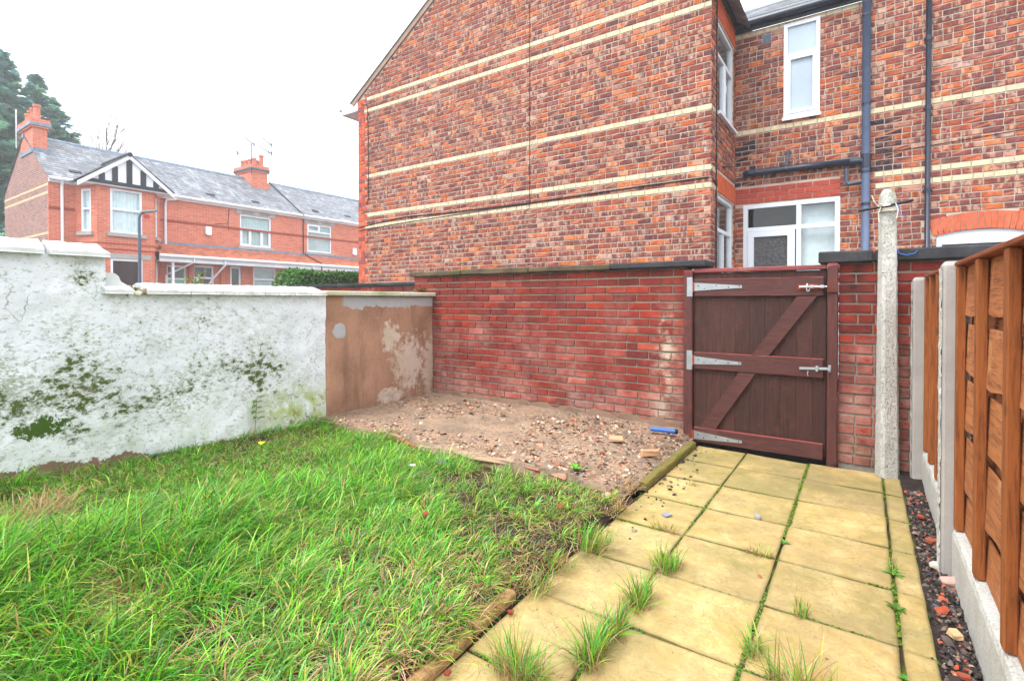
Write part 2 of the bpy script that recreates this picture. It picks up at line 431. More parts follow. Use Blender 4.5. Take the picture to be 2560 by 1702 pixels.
def pad_mat():
    t = NT('compacted_rubble_bed', 0.95, 0.2)
    n1 = t.noise(2.4, 6, 0.7); n2 = t.noise(30, 6, 0.75); n3 = t.noise(5.5, 6, 0.75, t.vmath('ADD', t.pos(), (4, 2, 0)))
    col = t.mix(t.step(n1, 0.36, 0.64), S(128, 110, 94), S(170, 144, 120))
    col = t.mix(t.math('MULTIPLY', t.step(n3, 0.52, 0.66), 0.6), col, S(182, 146, 118))
    col = t.mix(t.math('MULTIPLY', t.step(n3, 0.44, 0.34), 0.7), col, S(92, 80, 70))
    col = t.mix(t.math('MULTIPLY', t.step(n2, 0.48, 0.62), 0.65), col, S(104, 88, 74))
    t.color(col); t.bump(t.math('ADD', n3, n2), 0.9, 0.02)
    return t.m
MAT['pad'] = pad_mat()
MAT['ground'] = soil('ground_earth', S(96, 92, 86), S(120, 114, 106), 0.01)
MAT['asphalt'] = soil('asphalt', S(70, 70, 72), S(88, 88, 90), 0.004, sc=2)
MAT['pavement'] = soil('pavement_flags', S(130, 128, 124), S(150, 148, 142), 0.004)

def attr_mat(name, rough=0.85, spec=0.25, bs=50, bump=0.3, trans=0.0):
    t = NT(name, rough, spec)
    a = t.attr("Col")
    n = t.noise(bs, 4, 0.7)
    t.color(t.mix(t.math('MULTIPLY', t.step(n, 0.4, 0.7), 0.35), a["Color"], t.mix(1.0, a["Color"], (0.5, 0.5, 0.5), 'MULTIPLY')))
    if bump: t.bump(n, bump, 0.005)
    return t.m
MAT['chip'] = attr_mat('stone_chips')
def blade_mat(name='grass_blade', tr=0.38, rough=0.36):
    t = NT(name, rough, 0.5)
    a = t.attr("Col")
    t.color(a["Color"])
    tl = t.n("BsdfTranslucent"); t.l(a["Color"], tl.inputs[0])
    mx = t.n("MixShader"); mx.inputs[0].default_value = tr
    t.l(t.b.outputs[0], mx.inputs[1]); t.l(tl.outputs[0], mx.inputs[2])
    t.l(mx.outputs[0], t.t.nodes["Material Output"].inputs[0])
    return t.m
MAT['blade'] = blade_mat()
MAT['leaf'] = blade_mat('leaf', 0.3, 0.4)

def stained_wood(name, a, b, c, axis=2, rough=0.6, worn=None):
    t = NT(name, rough, 0.35)
    st = [14, 14, 14]; st[axis] = 1.1
    at = t.attr("Col"); seed = at["Alpha"]
    p = t.vmath('ADD', t.pos(), t.comb(t.math('MULTIPLY', seed, 9), t.math('MULTIPLY', seed, 5), t.math('MULTIPLY', seed, 13)))
    g = t.noise(1.6, 6, 0.7, p, 0.4, stretch=tuple(st))
    g2 = t.noise(6, 5, 0.7, p, 0.2, stretch=tuple(st))
    col = t.mix(t.step(g, 0.3, 0.7), a, b)
    col = t.mix(t.math('MULTIPLY', t.step(g2, 0.48, 0.68), 0.75), col, c)
    col = t.mix(1.0, col, at["Color"], 'MULTIPLY')
    kn = t.vor(3.3, 'F1', t.vmath('MULTIPLY', p, tuple(1.0 if q_ == axis else 2.2 for q_ in range(3))))
    col = t.mix(t.math('MULTIPLY', t.step(kn, 0.11, 0.06), 0.55), col, tuple(q_ * 0.35 for q_ in c))
    if worn:
        w = t.math('MULTIPLY', t.step(t.noise(5, 6, 0.75, p), 0.55, 0.66), worn[1])
        col = t.mix(w, col, worn[0])
    t.color(col)
    t.roughness(t.math('ADD', rough - 0.15, t.math('MULTIPLY', g2, 0.35)))
    t.bump(t.math('ADD', g, g2), 0.6, 0.006)
    return t.m
MAT['gate_board'] = stained_wood('dark_brown_stained_board', S(72, 42, 36), S(90, 52, 44), S(50, 28, 23), 2, 0.62, (S(98, 60, 50), 0.35))
MAT['gate_rail'] = stained_wood('dark_brown_stained_rail', S(74, 41, 38), S(88, 49, 46), S(54, 30, 26), 0, 0.62, (S(104, 66, 56), 0.3))
MAT['gate_red'] = stained_wood('reddish_stained_wood', S(112, 52, 54), S(140, 66, 66), S(84, 46, 44), 0, 0.55, (S(186, 150, 136), 0.35))
MAT['gate_post'] = stained_wood('gate_post_stain', S(74, 44, 42), S(98, 50, 46), S(56, 34, 32), 2, 0.55, (S(150, 58, 44), 0.4))
MAT['fence_board'] = stained_wood('larch_lap_board', S(150, 90, 52), S(184, 118, 72), S(92, 50, 28), 1, 0.8, (S(200, 146, 102), 0.6))
MAT['fence_batten'] = stained_wood('orange_brown_batten', S(130, 72, 32), S(156, 90, 42), S(80, 42, 20), 2, 0.7)
MAT['fence_cap'] = stained_wood('orange_brown_capping', S(124, 62, 32), S(146, 76, 40), S(84, 42, 22), 1, 0.7)
MAT['log'] = stained_wood('weathered_edging_timber', S(150, 118, 78), S(176, 142, 96), S(104, 78, 50), 1, 0.85, (S(96, 82, 52), 0.7))
MAT['log_moss'] = stained_wood('mossy_edging_timber', S(112, 98, 52), S(126, 116, 56), S(66, 64, 28), 1, 0.85, (S(78, 104, 20), 0.95))

def concrete(name, a, b, pits=0.6, bump=0.8, moss=0.0):
    t = NT(name, 0.9, 0.2)
    n1 = t.noise(5, 5, 0.65); n2 = t.noise(45, 5, 0.7)
    v = t.noise(130, 3, 0.6, stretch=(1, 1, 0.7))
    col = t.mix(t.step(n1, 0.3, 0.7), a, b)
    col = t.mix(t.math('MULTIPLY', t.step(v, 0.56, 0.68), pits), col, S(96, 92, 80))
    if moss:
        z = t.xyz()[2]
        f = t.math('MULTIPLY', t.step(t.noise(16, 5, 0.75), 0.46, 0.6), t.step(z, 1.5, 2.02))
        f = t.math('MAXIMUM', f, t.math('MULTIPLY', t.step(t.noise(9, 5, 0.75), 0.56, 0.66), 0.5))
        col = t.mix(t.math('MULTIPLY', f, moss), col, S(112, 116, 72))
    t.color(col); t.bump(t.math('SUBTRACT', t.math('MULTIPLY', n2, 0.5), t.step(v, 0.5, 0.7)), bump, 0.006)
    return t.m
MAT['conc_rough'] = concrete('exposed_aggregate_concrete', S(204, 204, 200), S(182, 182, 176), 0.75, 0.9, 0.6)
MAT['conc_smooth'] = concrete('smooth_concrete', S(150, 146, 144), S(168, 164, 160), 0.12, 0.2)
MAT['conc_board'] = concrete('gravel_board_concrete', S(196, 196, 192), S(176, 176, 170), 0.35, 0.6)
MAT['upvc'] = simple('white_upvc', S(222, 228, 236), 0.35, 0.05, 2, 0.02, 30, 0.4, fine=0.03)
MAT['white_paint'] = simple('white_gloss_paint', S(222, 224, 230), 0.45, 0.08, 2, 0.05, 30, 0.4, fine=0.05)
MAT['black_pvc'] = simple('black_upvc_pipe', S(34, 44, 64), 0.33, 0.15, 4, 0.03, 30, 0.5)
MAT['grey_pvc'] = simple('weathered_grey_soil_pipe', S(92, 108, 138), 0.5, 0.18, 4, 0.08, 30, 0.4, fine=0.15)
MAT['black_wood'] = simple('black_painted_timber', S(42, 45, 54), 0.6, 0.12, 4, 0.1, 30, 0.3)
MAT['stone_sill'] = simple('grey_painted_stone', S(164, 160, 158), 0.85, 0.12, 4, 0.2, 40)
MAT['lead'] = simple('lead_flashing', S(112, 132, 152), 0.5, 0.3, 5, 0.2, 20, 0.5)
MAT['steel'] = simple('galvanised_steel', S(168, 174, 180), 0.42, 0.15, 12, 0.1, 40, 0.5, 0.75)
MAT['rust'] = simple('rusty_steel', S(150, 74, 48), 0.8, 0.3, 20, 0.3, 60)
MAT['cable'] = simple('black_cable', S(40, 34, 36), 0.6, 0.1, 4, 0)
MAT['rope'] = simple('pale_rope', S(206, 200, 184), 0.9, 0.15, 30, 0.4, 200)
MAT['blue'] = simple('blue_plastic', S(36, 96, 186), 0.4, 0.1, 6, 0.03, 30, 0.5, fine=0.05)
MAT['black_plastic'] = simple('black_plastic', S(26, 26, 28), 0.5, 0.1, 6, 0.03, 30)
MAT['dark_metal'] = simple('dark_painted_metal', S(66, 80, 100), 0.5, 0.3, 8, 0.1, 30, 0.5)
MAT['grey_metal'] = simple('grey_lamp_metal', S(120, 126, 130), 0.5, 0.2, 8, 0.1, 30, 0.5)
MAT['terracotta'] = simple('terracotta', S(190, 122, 102), 0.85, 0.15, 4, 0.2, 40)
MAT['bark'] = simple('bark', S(96, 84, 78), 0.95, 0.2, 3, 0.4, 20)
MAT['verge'] = simple('cement_verge', S(150, 126, 112), 0.9, 0.2, 4, 0.4, 40)
MAT['green_door'] = simple('sage_green_door', S(134, 186, 164), 0.5, 0.06, 3, 0.03, 20, 0.4)
MAT['twig'] = simple('dry_twig', S(150, 112, 76), 0.9, 0.2, 8, 0.2, 60)

def slate(name, a, b, c):
    t = NT(name, 0.55, 0.4)
    at = t.attr("Col")
    n = t.noise(3, 5, 0.65); n2 = t.noise(1.2, 5, 0.7, stretch=(1, 3.5, 1))
    col = t.mix(t.step(n, 0.3, 0.7), a, b)
    col = t.mix(t.math('MULTIPLY', t.step(n2, 0.5, 0.66), 0.7), col, c)
    t.color(t.mix(1.0, col, at["Color"], 'MULTIPLY'))
    t.bump(t.noise(20, 4, 0.7), 0.3, 0.01)
    return t.m
MAT['slate'] = slate('grey_slate', S(96, 101, 108), S(124, 129, 136), S(164, 168, 176))
MAT['tile'] = slate('brown_clay_tile', S(176, 104, 78), S(192, 116, 86), S(142, 92, 78))

def glass(name, tint, refl, rough=0.03):
    t = NT(name, rough, 0.5)
    tr = t.n("BsdfTransparent"); tr.inputs[0].default_value = tuple(tint) + (1,)
    gl = t.n("BsdfGlossy"); gl.inputs["Roughness"].default_value = rough
    lw = t.n("LayerWeight"); lw.inputs[0].default_value = 0.5
    fr = t.math('MULTIPLY', t.math('POWER', lw.outputs["Facing"], 4.0), 0.6)
    mx = t.n("MixShader")
    t.l(t.math('ADD', fr, refl, clamp=True), mx.inputs[0])
    t.l(tr.outputs[0], mx.inputs[1]); t.l(gl.outputs[0], mx.inputs[2])
    t.l(mx.outputs[0], t.t.nodes["Material Output"].inputs[0])
    return t.m
MAT['glass'] = glass('window_glass', (0.95, 0.98, 0.98), 0.035)
def frosted():
    t = NT('frosted_glass', 0.35, 0.5)
    v = t.vor(26, 'SMOOTH_F1'); n = t.noise(60, 3, 0.6, dist=2.0)
    t.color(t.mix(t.step(n, 0.45, 0.62), S(58, 54, 56), S(118, 118, 122)))
    t.bump(t.math('ADD', v, n), 0.8, 0.02)
    return t.m
MAT['obscure'] = frosted()
MAT['frosted_sky'] = simple('frosted_sky_glass', S(168, 184, 198), 0.18, 0.08, 2, 0.05, 60, 0.5, fine=0.02)  # frosted pane; sky reflection put into its opaque pale colour
MAT['net'] = simple('pale_net_curtain', S(228, 236, 240), 0.9, 0.1, 5, 0.1, 40)
MAT['blind'] = simple('pale_blind', S(198, 212, 212), 0.8, 0.12, 3, 0.05, 40)
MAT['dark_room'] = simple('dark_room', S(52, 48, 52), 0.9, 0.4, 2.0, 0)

# ------------------------------------------------------------------ helpers: geometry
def link(o, parent=None):
    COL.objects.link(o)
    if parent is not None: o.parent = parent
    return o

def tag(o, label=None, cat=None, group=None, kind=None):
    if label: o["label"] = label
    if cat: o["category"] = cat
    if group: o["group"] = group
    if kind: o["kind"] = kind
    return o

def empty(name, loc=(0, 0, 0), label=None, cat=None, group=None):
    """a thing: Empty at its base. Parts are modelled in world space, so the inverse is kept."""
    o = bpy.data.objects.new(name, None)
    o.empty_display_size = 0.2
    o.location = loc
    link(o)
    return tag(o, label, cat, group)

def attach(o, parent):
    o.parent = parent
    o.matrix_parent_inverse = Matrix.Translation(parent.location).inverted() if parent.type == 'EMPTY' else Matrix.Identity(4)

class MB:
    def __init__(self): self.v = []; self.f = []; self.c = []; self.cur = (1, 1, 1, 0.5); self.smooth = False
    def col(self, c, seed=None): self.cur = (c[0], c[1], c[2], rng.random() if seed is None else seed); return self
    def add(self, vs, fs):
        n = len(self.v)
        self.v += [tuple(p) for p in vs]; self.c += [self.cur] * len(vs)
        self.f += [tuple(i + n for i in f) for f in fs]
        return self
    def box(self, x0, x1, y0, y1, z0, z1, bev=0.0):
        if bev <= 0:
            vs = [(x0, y0, z0), (x1, y0, z0), (x1, y1, z0), (x0, y1, z0), (x0, y0, z1), (x1, y0, z1), (x1, y1, z1), (x0, y1, z1)]
            fs = [(0, 3, 2, 1), (4, 5, 6, 7), (0, 1, 5, 4), (1, 2, 6, 5), (2, 3, 7, 6), (3, 0, 4, 7)]
            return self.add(vs, fs)
        return self.bevbox(Matrix.Translation(((x0 + x1) / 2, (y0 + y1) / 2, (z0 + z1) / 2)), x1 - x0, y1 - y0, z1 - z0, bev)
    def bevbox(self, M, sx, sy, sz, b=0.004, jit=0.0):
        # box with chamfered edges: 24 vertices
        hx, hy, hz = sx / 2, sy / 2, sz / 2
        b = min(b, hx * 0.6, hy * 0.6, hz * 0.6)
        vs = []; idx = {}
        for ix in (-1, 1):
            for iy in (-1, 1):
                for iz in (-1, 1):
                    j = [rng.uniform(-jit, jit) for _ in range(3)] if jit else (0, 0, 0)
                    for ax in range(3):
                        p = [ix * hx, iy * hy, iz * hz]
                        for q in range(3):
                            if q != ax: p[q] -= (ix, iy, iz)[q] * b
                        idx[(ix, iy, iz, ax)] = len(vs)
                        vs.append(M @ Vector((p[0] + j[0], p[1] + j[1], p[2] + j[2])))
        fs = []
        for ax in range(3):
            o1, o2 = [(1, 2), (2, 0), (0, 1)][ax]
            for s in (-1, 1):
                q = []
                for (a, c) in ((-1, -1), (1, -1), (1, 1), (-1, 1)):
                    k = [0, 0, 0]; k[ax] = s; k[o1] = a; k[o2] = c
                    q.append(idx[(k[0], k[1], k[2], ax)])
                fs.append(q if s > 0 else q[::-1])
        for ax in range(3):                      # edge strips parallel to axis ax
            o1, o2 = [(1, 2), (2, 0), (0, 1)][ax]
            for a in (-1, 1):
                for c in (-1, 1):
                    q = []
                    for (s, w) in ((-1, o1), (1, o1), (1, o2), (-1, o2)):
                        k = [0, 0, 0]; k[ax] = s; k[o1] = a; k[o2] = c
                        q.append(idx[(k[0], k[1], k[2], w)])
                    fs.append(q if a * c < 0 else q[::-1])
        for ix in (-1, 1):
            for iy in (-1, 1):
                for iz in (-1, 1):
                    q = [idx[(ix, iy, iz, 0)], idx[(ix, iy, iz, 1)], idx[(ix, iy, iz, 2)]]
                    fs.append(q if ix * iy * iz > 0 else q[::-1])
        return self.add(vs, fs)
    def prism(self, poly, fn, d0, d1):
        """poly: list of (u,v) ccw seen from outside; fn(u,v,d) -> point; extruded from d0 (back) to d1 (front)"""
        n = len(poly)
        vs = [fn(u, v, d0) for u, v in poly] + [fn(u, v, d1) for u, v in poly]
        fs = [tuple(range(n, 2 * n)), tuple(range(n - 1, -1, -1))]
        for i in range(n):
            j = (i + 1) % n
            fs.append((i, j, n + j, n + i))
        return self.add(vs, fs)
    def tube(self, pts, rad, seg=8, cap=True):
        pts = [Vector(p) for p in pts]
        if isinstance(rad, (int, float)): rad = [rad] * len(pts)
        vs = []; fs = []
        prev = None
        for i, p in enumerate(pts):
            a = pts[max(i - 1, 0)]; b = pts[min(i + 1, len(pts) - 1)]
            d = (b - a).normalized()
            if prev is None:
                ref = Vector((0, 0, 1)) if abs(d.z) < 0.9 else Vector((1, 0, 0))
                s = d.cross(ref).normalized()
            else:
                s = (prev - d * prev.dot(d)).normalized()
            prev = s
            t = d.cross(s)
            for k in range(seg):
                an = 2 * math.pi * k / seg
                vs.append(p + (s * math.cos(an) + t * math.sin(an)) * rad[i])
        for i in range(len(pts) - 1):
            for k in range(seg):
                k2 = (k + 1) % seg
                fs.append((i * seg + k, (i + 1) * seg + k, (i + 1) * seg + k2, i * seg + k2)[::-1])
        if cap:
            fs.append(tuple(range(seg))); fs.append(tuple(range((len(pts) - 1) * seg, len(pts) * seg))[::-1])
        return self.add(vs, fs)
    def lathe(self, c, prof, seg=12):
        pts = [(c[0], c[1], c[2] + z) for r, z in prof]
        vs = []; fs = []
        for r, z in prof:
            for k in range(seg):
                an = 2 * math.pi * k / seg
                vs.append((c[0] + r * math.cos(an), c[1] + r * math.sin(an), c[2] + z))
        for i in range(len(prof) - 1):
            for k in range(seg):
                k2 = (k + 1) % seg
                fs.append((i * seg + k, i * seg + k2, (i + 1) * seg + k2, (i + 1) * seg + k))
        fs.append(tuple(range(seg))[::-1]); fs.append(tuple(range((len(prof) - 1) * seg, len(prof) * seg)))
        return self.add(vs, fs)
    def build(self, name, mat, parent=None, smooth=False, kind=None):
        me = bpy.data.meshes.new(name)
        me.from_pydata(self.v, [], self.f)
        at = me.color_attributes.new("Col", 'FLOAT_COLOR', 'POINT')
        at.data.foreach_set("color", np.array(self.c, dtype=np.float32).ravel())
        if smooth: me.polygons.foreach_set("use_smooth", [True] * len(me.polygons))
        m = MAT[mat] if isinstance(mat, str) else mat
        me.materials.append(m)
        me.update()
        o = bpy.data.objects.new(name, me)
        link(o)
        if parent is not None: attach(o, parent)
        if kind: o["kind"] = kind
        return o

def np_mesh(name, V, F, C, mat, parent=None, smooth=False, kind=None):
    """V (n,3), F list of (m,k) int arrays, C (n,4)"""
    me = bpy.data.meshes.new(name)
    V = np.asarray(V, dtype=np.float32)
    if isinstance(F, np.ndarray): F = [F]
    nl = sum(f.size for f in F); nf = sum(len(f) for f in F)
    me.vertices.add(len(V)); me.vertices.foreach_set("co", V.ravel())
    me.loops.add(nl); me.polygons.add(nf)
    me.loops.foreach_set("vertex_index", np.concatenate([f.ravel() for f in F]).astype(np.int32))
    starts = []; s = 0
    for f in F:
        starts.append(s + np.arange(len(f)) * f.shape[1]); s += f.size
    me.polygons.foreach_set("loop_start", np.concatenate(starts).astype(np.int32))
    at = me.color_attributes.new("Col", 'FLOAT_COLOR', 'POINT')
    at.data.foreach_set("color", np.asarray(C, dtype=np.float32).ravel())
    if smooth: me.polygons.foreach_set("use_smooth", [True] * nf)
    me.materials.append(MAT[mat] if isinstance(mat, str) else mat)
    me.update(calc_edges=True); me.validate()
    o = bpy.data.objects.new(name, me)
    link(o)
    if parent is not None: attach(o, parent)
    if kind: o["kind"] = kind
    return o

def vnoise(x, y, seed=0, oct=3):
    """smooth pseudo noise in about [-1,1]"""
    r = np.random.default_rng(seed); out = 0; amp = 1; tot = 0
    for o in range(oct):
        for k in range(4):
            a = r.uniform(0, 6.28); f = r.uniform(0.7, 1.5) * (2 ** o); ph = r.uniform(0, 6.28)
            out = out + amp * np.sin((x * math.cos(a) + y * math.sin(a)) * f + ph)
        tot += amp * 2.2; amp *= 0.55
    return out / tot

def PY(Y):  # plane facing -Y
    return lambda u, v, d: (u, Y - d, v)
def PX(X):  # plane facing +X
    return lambda u, v, d: (X + d, u, v)

def brick_shape(mb, fn, u0, u1, v0, v1, d, back=-0.012, bev=0.004, jit=0.0015):
    j = lambda: rng.uniform(-jit, jit)
    dd = d + rng.uniform(-0.002, 0.002)
    A = [(u0 + j(), v0 + j()), (u1 + j(), v0 + j()), (u1 + j(), v1 + j()), (u0 + j(), v1 + j())]
    B = [(A[0][0] + bev, A[0][1] + bev), (A[1][0] - bev, A[1][1] + bev), (A[2][0] - bev, A[2][1] - bev), (A[3][0] + bev, A[3][1] - bev)]
    vs = [fn(u, v, back) for u, v in A] + [fn(u, v, dd - bev * 0.8) for u, v in A] + [fn(u, v, dd + j()) for u, v in B]
    fs = [(8, 9, 10, 11)]
    for i in range(4):
        k = (i + 1) % 4
        fs.append((i, k, 4 + k, 4 + i)); fs.append((4 + i, 4 + k, 8 + k, 8 + i))
    mb.add(vs, fs)

def cut(iv, holes):
    """subtract [(a,b)] holes from interval list"""
    for (a, b) in holes:
        out = []
        for (p, q) in iv:
            if b <= p or a >= q: out.append((p, q)); continue
            if a > p: out.append((p, a))
            if b < q: out.append((b, q))
        iv = out
    return iv

def layout(u0, u1, v0, v1, c, L, joint, holes=(), clip=None, anchor=None, header=0.12, bed=None):
    bed = joint if bed is None else bed
    """brick rectangles; holes (a,b,va,vb) in wall coordinates; clip(v)->(umin,umax); rows measured down from `anchor`"""
    res = []
    n = int(math.ceil((v1 - v0) / c))
    for r in range(n):
        top = v1 - r * c; bot = top - c
        if bot < v0 - 1e-4: bot = v0
        if top - bot < c * 0.45: continue
        vm = (top + bot) / 2
        a, b = (u0, u1) if clip is None else clip(top)
        if b - a < 0.05: continue
        iv = cut([(a, b)], [(h[0], h[1]) for h in holes if h[2] < vm < h[3]])
        off = (L / 2 if r % 2 else 0) + rng.uniform(-0.012, 0.012)
        # continuous bond across the course, then cut by openings
        edges = []
        x = u0 - L + off
        while x < u1 + L:
            edges.append(x)
            if rng.random() < header: edges.append(x + L / 2)
            x += L + rng.uniform(-0.004, 0.004)
        for (p, q) in iv:
            es = [p] + [e for e in edges if p + 0.05 < e < q - 0.05] + [q]
            for i in range(len(es) - 1):
                l = es[i] + (joint / 2 if i else 0.0); rr = es[i + 1] - (joint / 2 if i < len(es) - 2 else 0.0)
                if rr - l > 0.02: res.append((l, rr, bot + bed / 2, top - bed / 2))
    return res

def lay_bricks(parent, fn, rects, colour, mat, n_single=300, d=0.008, name='brick', stuff='brickwork', jit=0.0015, seen=None):
    """nearest n_single rectangles become objects of their own, the rest one joined part"""
    def key(r):
        p = Vector(fn((r[0] + r[1]) / 2, (r[2] + r[3]) / 2, 0))
        k = (p - CAM).length
        if seen is not None and not seen(r): k += 1000
        return k
    rects = sorted(rects, key=key)
    rest = MB()
    for i, r in enumerate(rects):
        mb = MB() if i < n_single else rest
        c, s = colour(r)
        mb.col(c, s)
        brick_shape(mb, fn, *r, d, jit=jit)
        if i < n_single: mb.build(name, mat, parent)
    if rest.v: rest.build(stuff, mat, parent, kind='stuff')

def sheet(mb, fn, u0, u1, v0, v1, holes=(), depth=0.1, clip_poly=None):
    """front sheet with openings and their reveals"""
    us = sorted(set([u0, u1] + [min(max(h[i], u0), u1) for h in holes for i in (0, 1)]))
    vs = sorted(set([v0, v1] + [min(max(h[i], v0), v1) for h in holes for i in (2, 3)]))
    for i in range(len(us) - 1):
        for j in range(len(vs) - 1):
            um = (us[i] + us[i + 1]) / 2; vm = (vs[j] + vs[j + 1]) / 2
            if any(h[0] < um < h[1] and h[2] < vm < h[3] for h in holes): continue
            mb.add([fn(us[i], vs[j], 0), fn(us[i + 1], vs[j], 0), fn(us[i + 1], vs[j + 1], 0), fn(us[i], vs[j + 1], 0)], [(0, 1, 2, 3)])
    for (a, b, c, d) in holes:
        P = [(a, c), (b, c), (b, d), (a, d)]
        for k in range(4):
            p, q = P[k], P[(k + 1) % 4]
            mb.add([fn(p[0], p[1], 0.0), fn(q[0], q[1], 0.0), fn(q[0], q[1], -depth), fn(p[0], p[1], -depth)], [(0, 3, 2, 1)])
    return mb

def bar(mb, fn, u0, u1, v0, v1, d0, d1):
    mb.prism([(u0, v0), (u1, v0), (u1, v1), (u0, v1)], fn, d0, d1)

def window(parent, fn, u0, u1, v0, v1, depth, fw=0.06, grid=(), back='net', sill=None, name='window', frame_mat='upvc', transoms=(), pane_mat='glass', backdepth=0.07):
    """grid: list of panes (a,b,c,d, casement?) in fractions of the opening. frame is the part, panes etc. its sub-parts"""
    f = MB()
    d0, d1 = -depth - 0.02, -depth + 0.045
    bar(f, fn, u0, u1, v0, v0 + fw, d0, d1); bar(f, fn, u0, u1, v1 - fw, v1, d0, d1)
    bar(f, fn, u0, u0 + fw, v0 + fw, v1 - fw, d0, d1 - 0.002); bar(f, fn, u1 - fw, u1, v0 + fw, v1 - fw, d0, d1 - 0.002)
    W, H = u1 - u0, v1 - v0
    for kind, p, a, b in transoms:      # ('h', v fraction, u from, u to) or ('v', u fraction, v from, v to)
        if kind == 'h': bar(f, fn, u0 + a * W + fw * 0.5, u0 + b * W - fw * 0.5, v0 + p * H - fw / 2, v0 + p * H + fw / 2, d0, d1 - 0.004)
        else: bar(f, fn, u0 + p * W - fw / 2, u0 + p * W + fw / 2, v0 + a * H + fw * 0.5, v0 + b * H - fw * 0.5, d0, d1 - 0.006)
    fo = f.build(name, frame_mat, parent)
    for g in (grid or [(0, 1, 0, 1, False)]):
        a, b, c, d = u0 + g[0] * W, u0 + g[1] * W, v0 + g[2] * H, v0 + g[3] * H
        ea, eb = (fw if g[0] == 0 else fw / 2), (fw if g[1] == 1 else fw / 2)
        ec, ed = (fw if g[2] == 0 else fw / 2), (fw if g[3] == 1 else fw / 2)
        a += ea; b -= eb; c += ec; d -= ed
        if g[4]:
            s = MB(); cw = 0.045
            bar(s, fn, a, b, c, c + cw, d0 + 0.01, d1 + 0.012); bar(s, fn, a, b, d - cw, d, d0 + 0.01, d1 + 0.012)
            bar(s, fn, a, a + cw, c + cw, d - cw, d0 + 0.01, d1 + 0.010); bar(s, fn, b - cw, b, c + cw, d - cw, d0 + 0.01, d1 + 0.010)
            so = s.build('casement', frame_mat, None); so.parent = fo
            a += cw; b -= cw; c += cw; d -= cw
        p = MB(); bar(p, fn, a - 0.004, b + 0.004, c - 0.004, d + 0.004, -depth + 0.004, -depth + 0.012)
        po = p.build('pane', g[5] if len(g) > 5 else pane_mat, None); po.parent = fo
    # what hangs behind the glass
    k = MB(); bd = -depth - backdepth
    if back in ('net', 'blind'):
        n = max(8, int(W / 0.035)); vs = []; fs = []
        for i in range(n + 1):
            u = u0 + W * i / n
            off = (0.018 * math.sin(i * 1.9) + 0.008 * math.sin(i * 0.7)) if back == 'net' else (0.02 if i % 2 else -0.02)
            vs += [fn(u, v0, bd + off), fn(u, v1, bd + off)]
            if i: fs.append((2 * i - 2, 2 * i, 2 * i + 1, 2 * i - 1))
        k.add(vs, fs)
        ko = k.build('curtain' if back == 'net' else 'blind', 'net' if back == 'net' else 'blind', None)
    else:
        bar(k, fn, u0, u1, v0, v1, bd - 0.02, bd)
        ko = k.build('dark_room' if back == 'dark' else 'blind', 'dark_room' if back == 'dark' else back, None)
    ko.parent = fo
    if sill:
        s = MB(); o_, hgt, proj, m = sill
        bar(s, fn, u0 - o_, u1 + o_, v0 - hgt, v0 - 0.002, -depth + 0.046, proj)
        so = s.build('sill', m, None); so.parent = fo
    return fo

def jit(c, a=0.12):
    k = 1 + rng.uniform(-a, a)
    return tuple(max(0, min(1, q * k * (1 + rng.uniform(-a, a) * 0.4))) for q in c)

# ================================================================== SETTING
def structure(name, mb_or_obj, mat=None):
    o = mb_or_obj.build(name, mat) if isinstance(mb_or_obj, MB) else mb_or_obj
    o["kind"] = 'structure'
    return o
g = MB(); g.add([(-110, -45, -0.16), (45, -45, -0.16), (45, 110, -0.16), (-110, 110, -0.16)], [(0, 1, 2, 3)])
structure('ground', g, 'ground')
g = MB(); g.add([(-18.6, -44, -0.150), (-12.6, -44, -0.150), (-12.6, 109, -0.150), (-18.6, 109, -0.150)], [(0, 1, 2, 3)])
structure('road', g, 'asphalt')
g = MB(); g.box(-20.6, -18.6, -44, 109, -0.159, -0.03)
structure('pavement', g, 'pavement')
g = MB(); g.box(-12.6, -11.0, -44, 109, -0.159, -0.03)
structure('near_pavement', g, 'pavement')
g = MB(); g.box(-9.7, 6.0, 4.98, 7.9, -0.159, -0.05)
structure('alley', g, 'asphalt')

# path bed and slabs --------------------------------------------------
PATH_X = (-1.20, -0.80, -0.345, 0.122, 0.232)
g = MB(); g.box(-1.22, 0.236, -1.6, 4.66, -0.12, -0.012)
path = structure('path', g, 'joint')

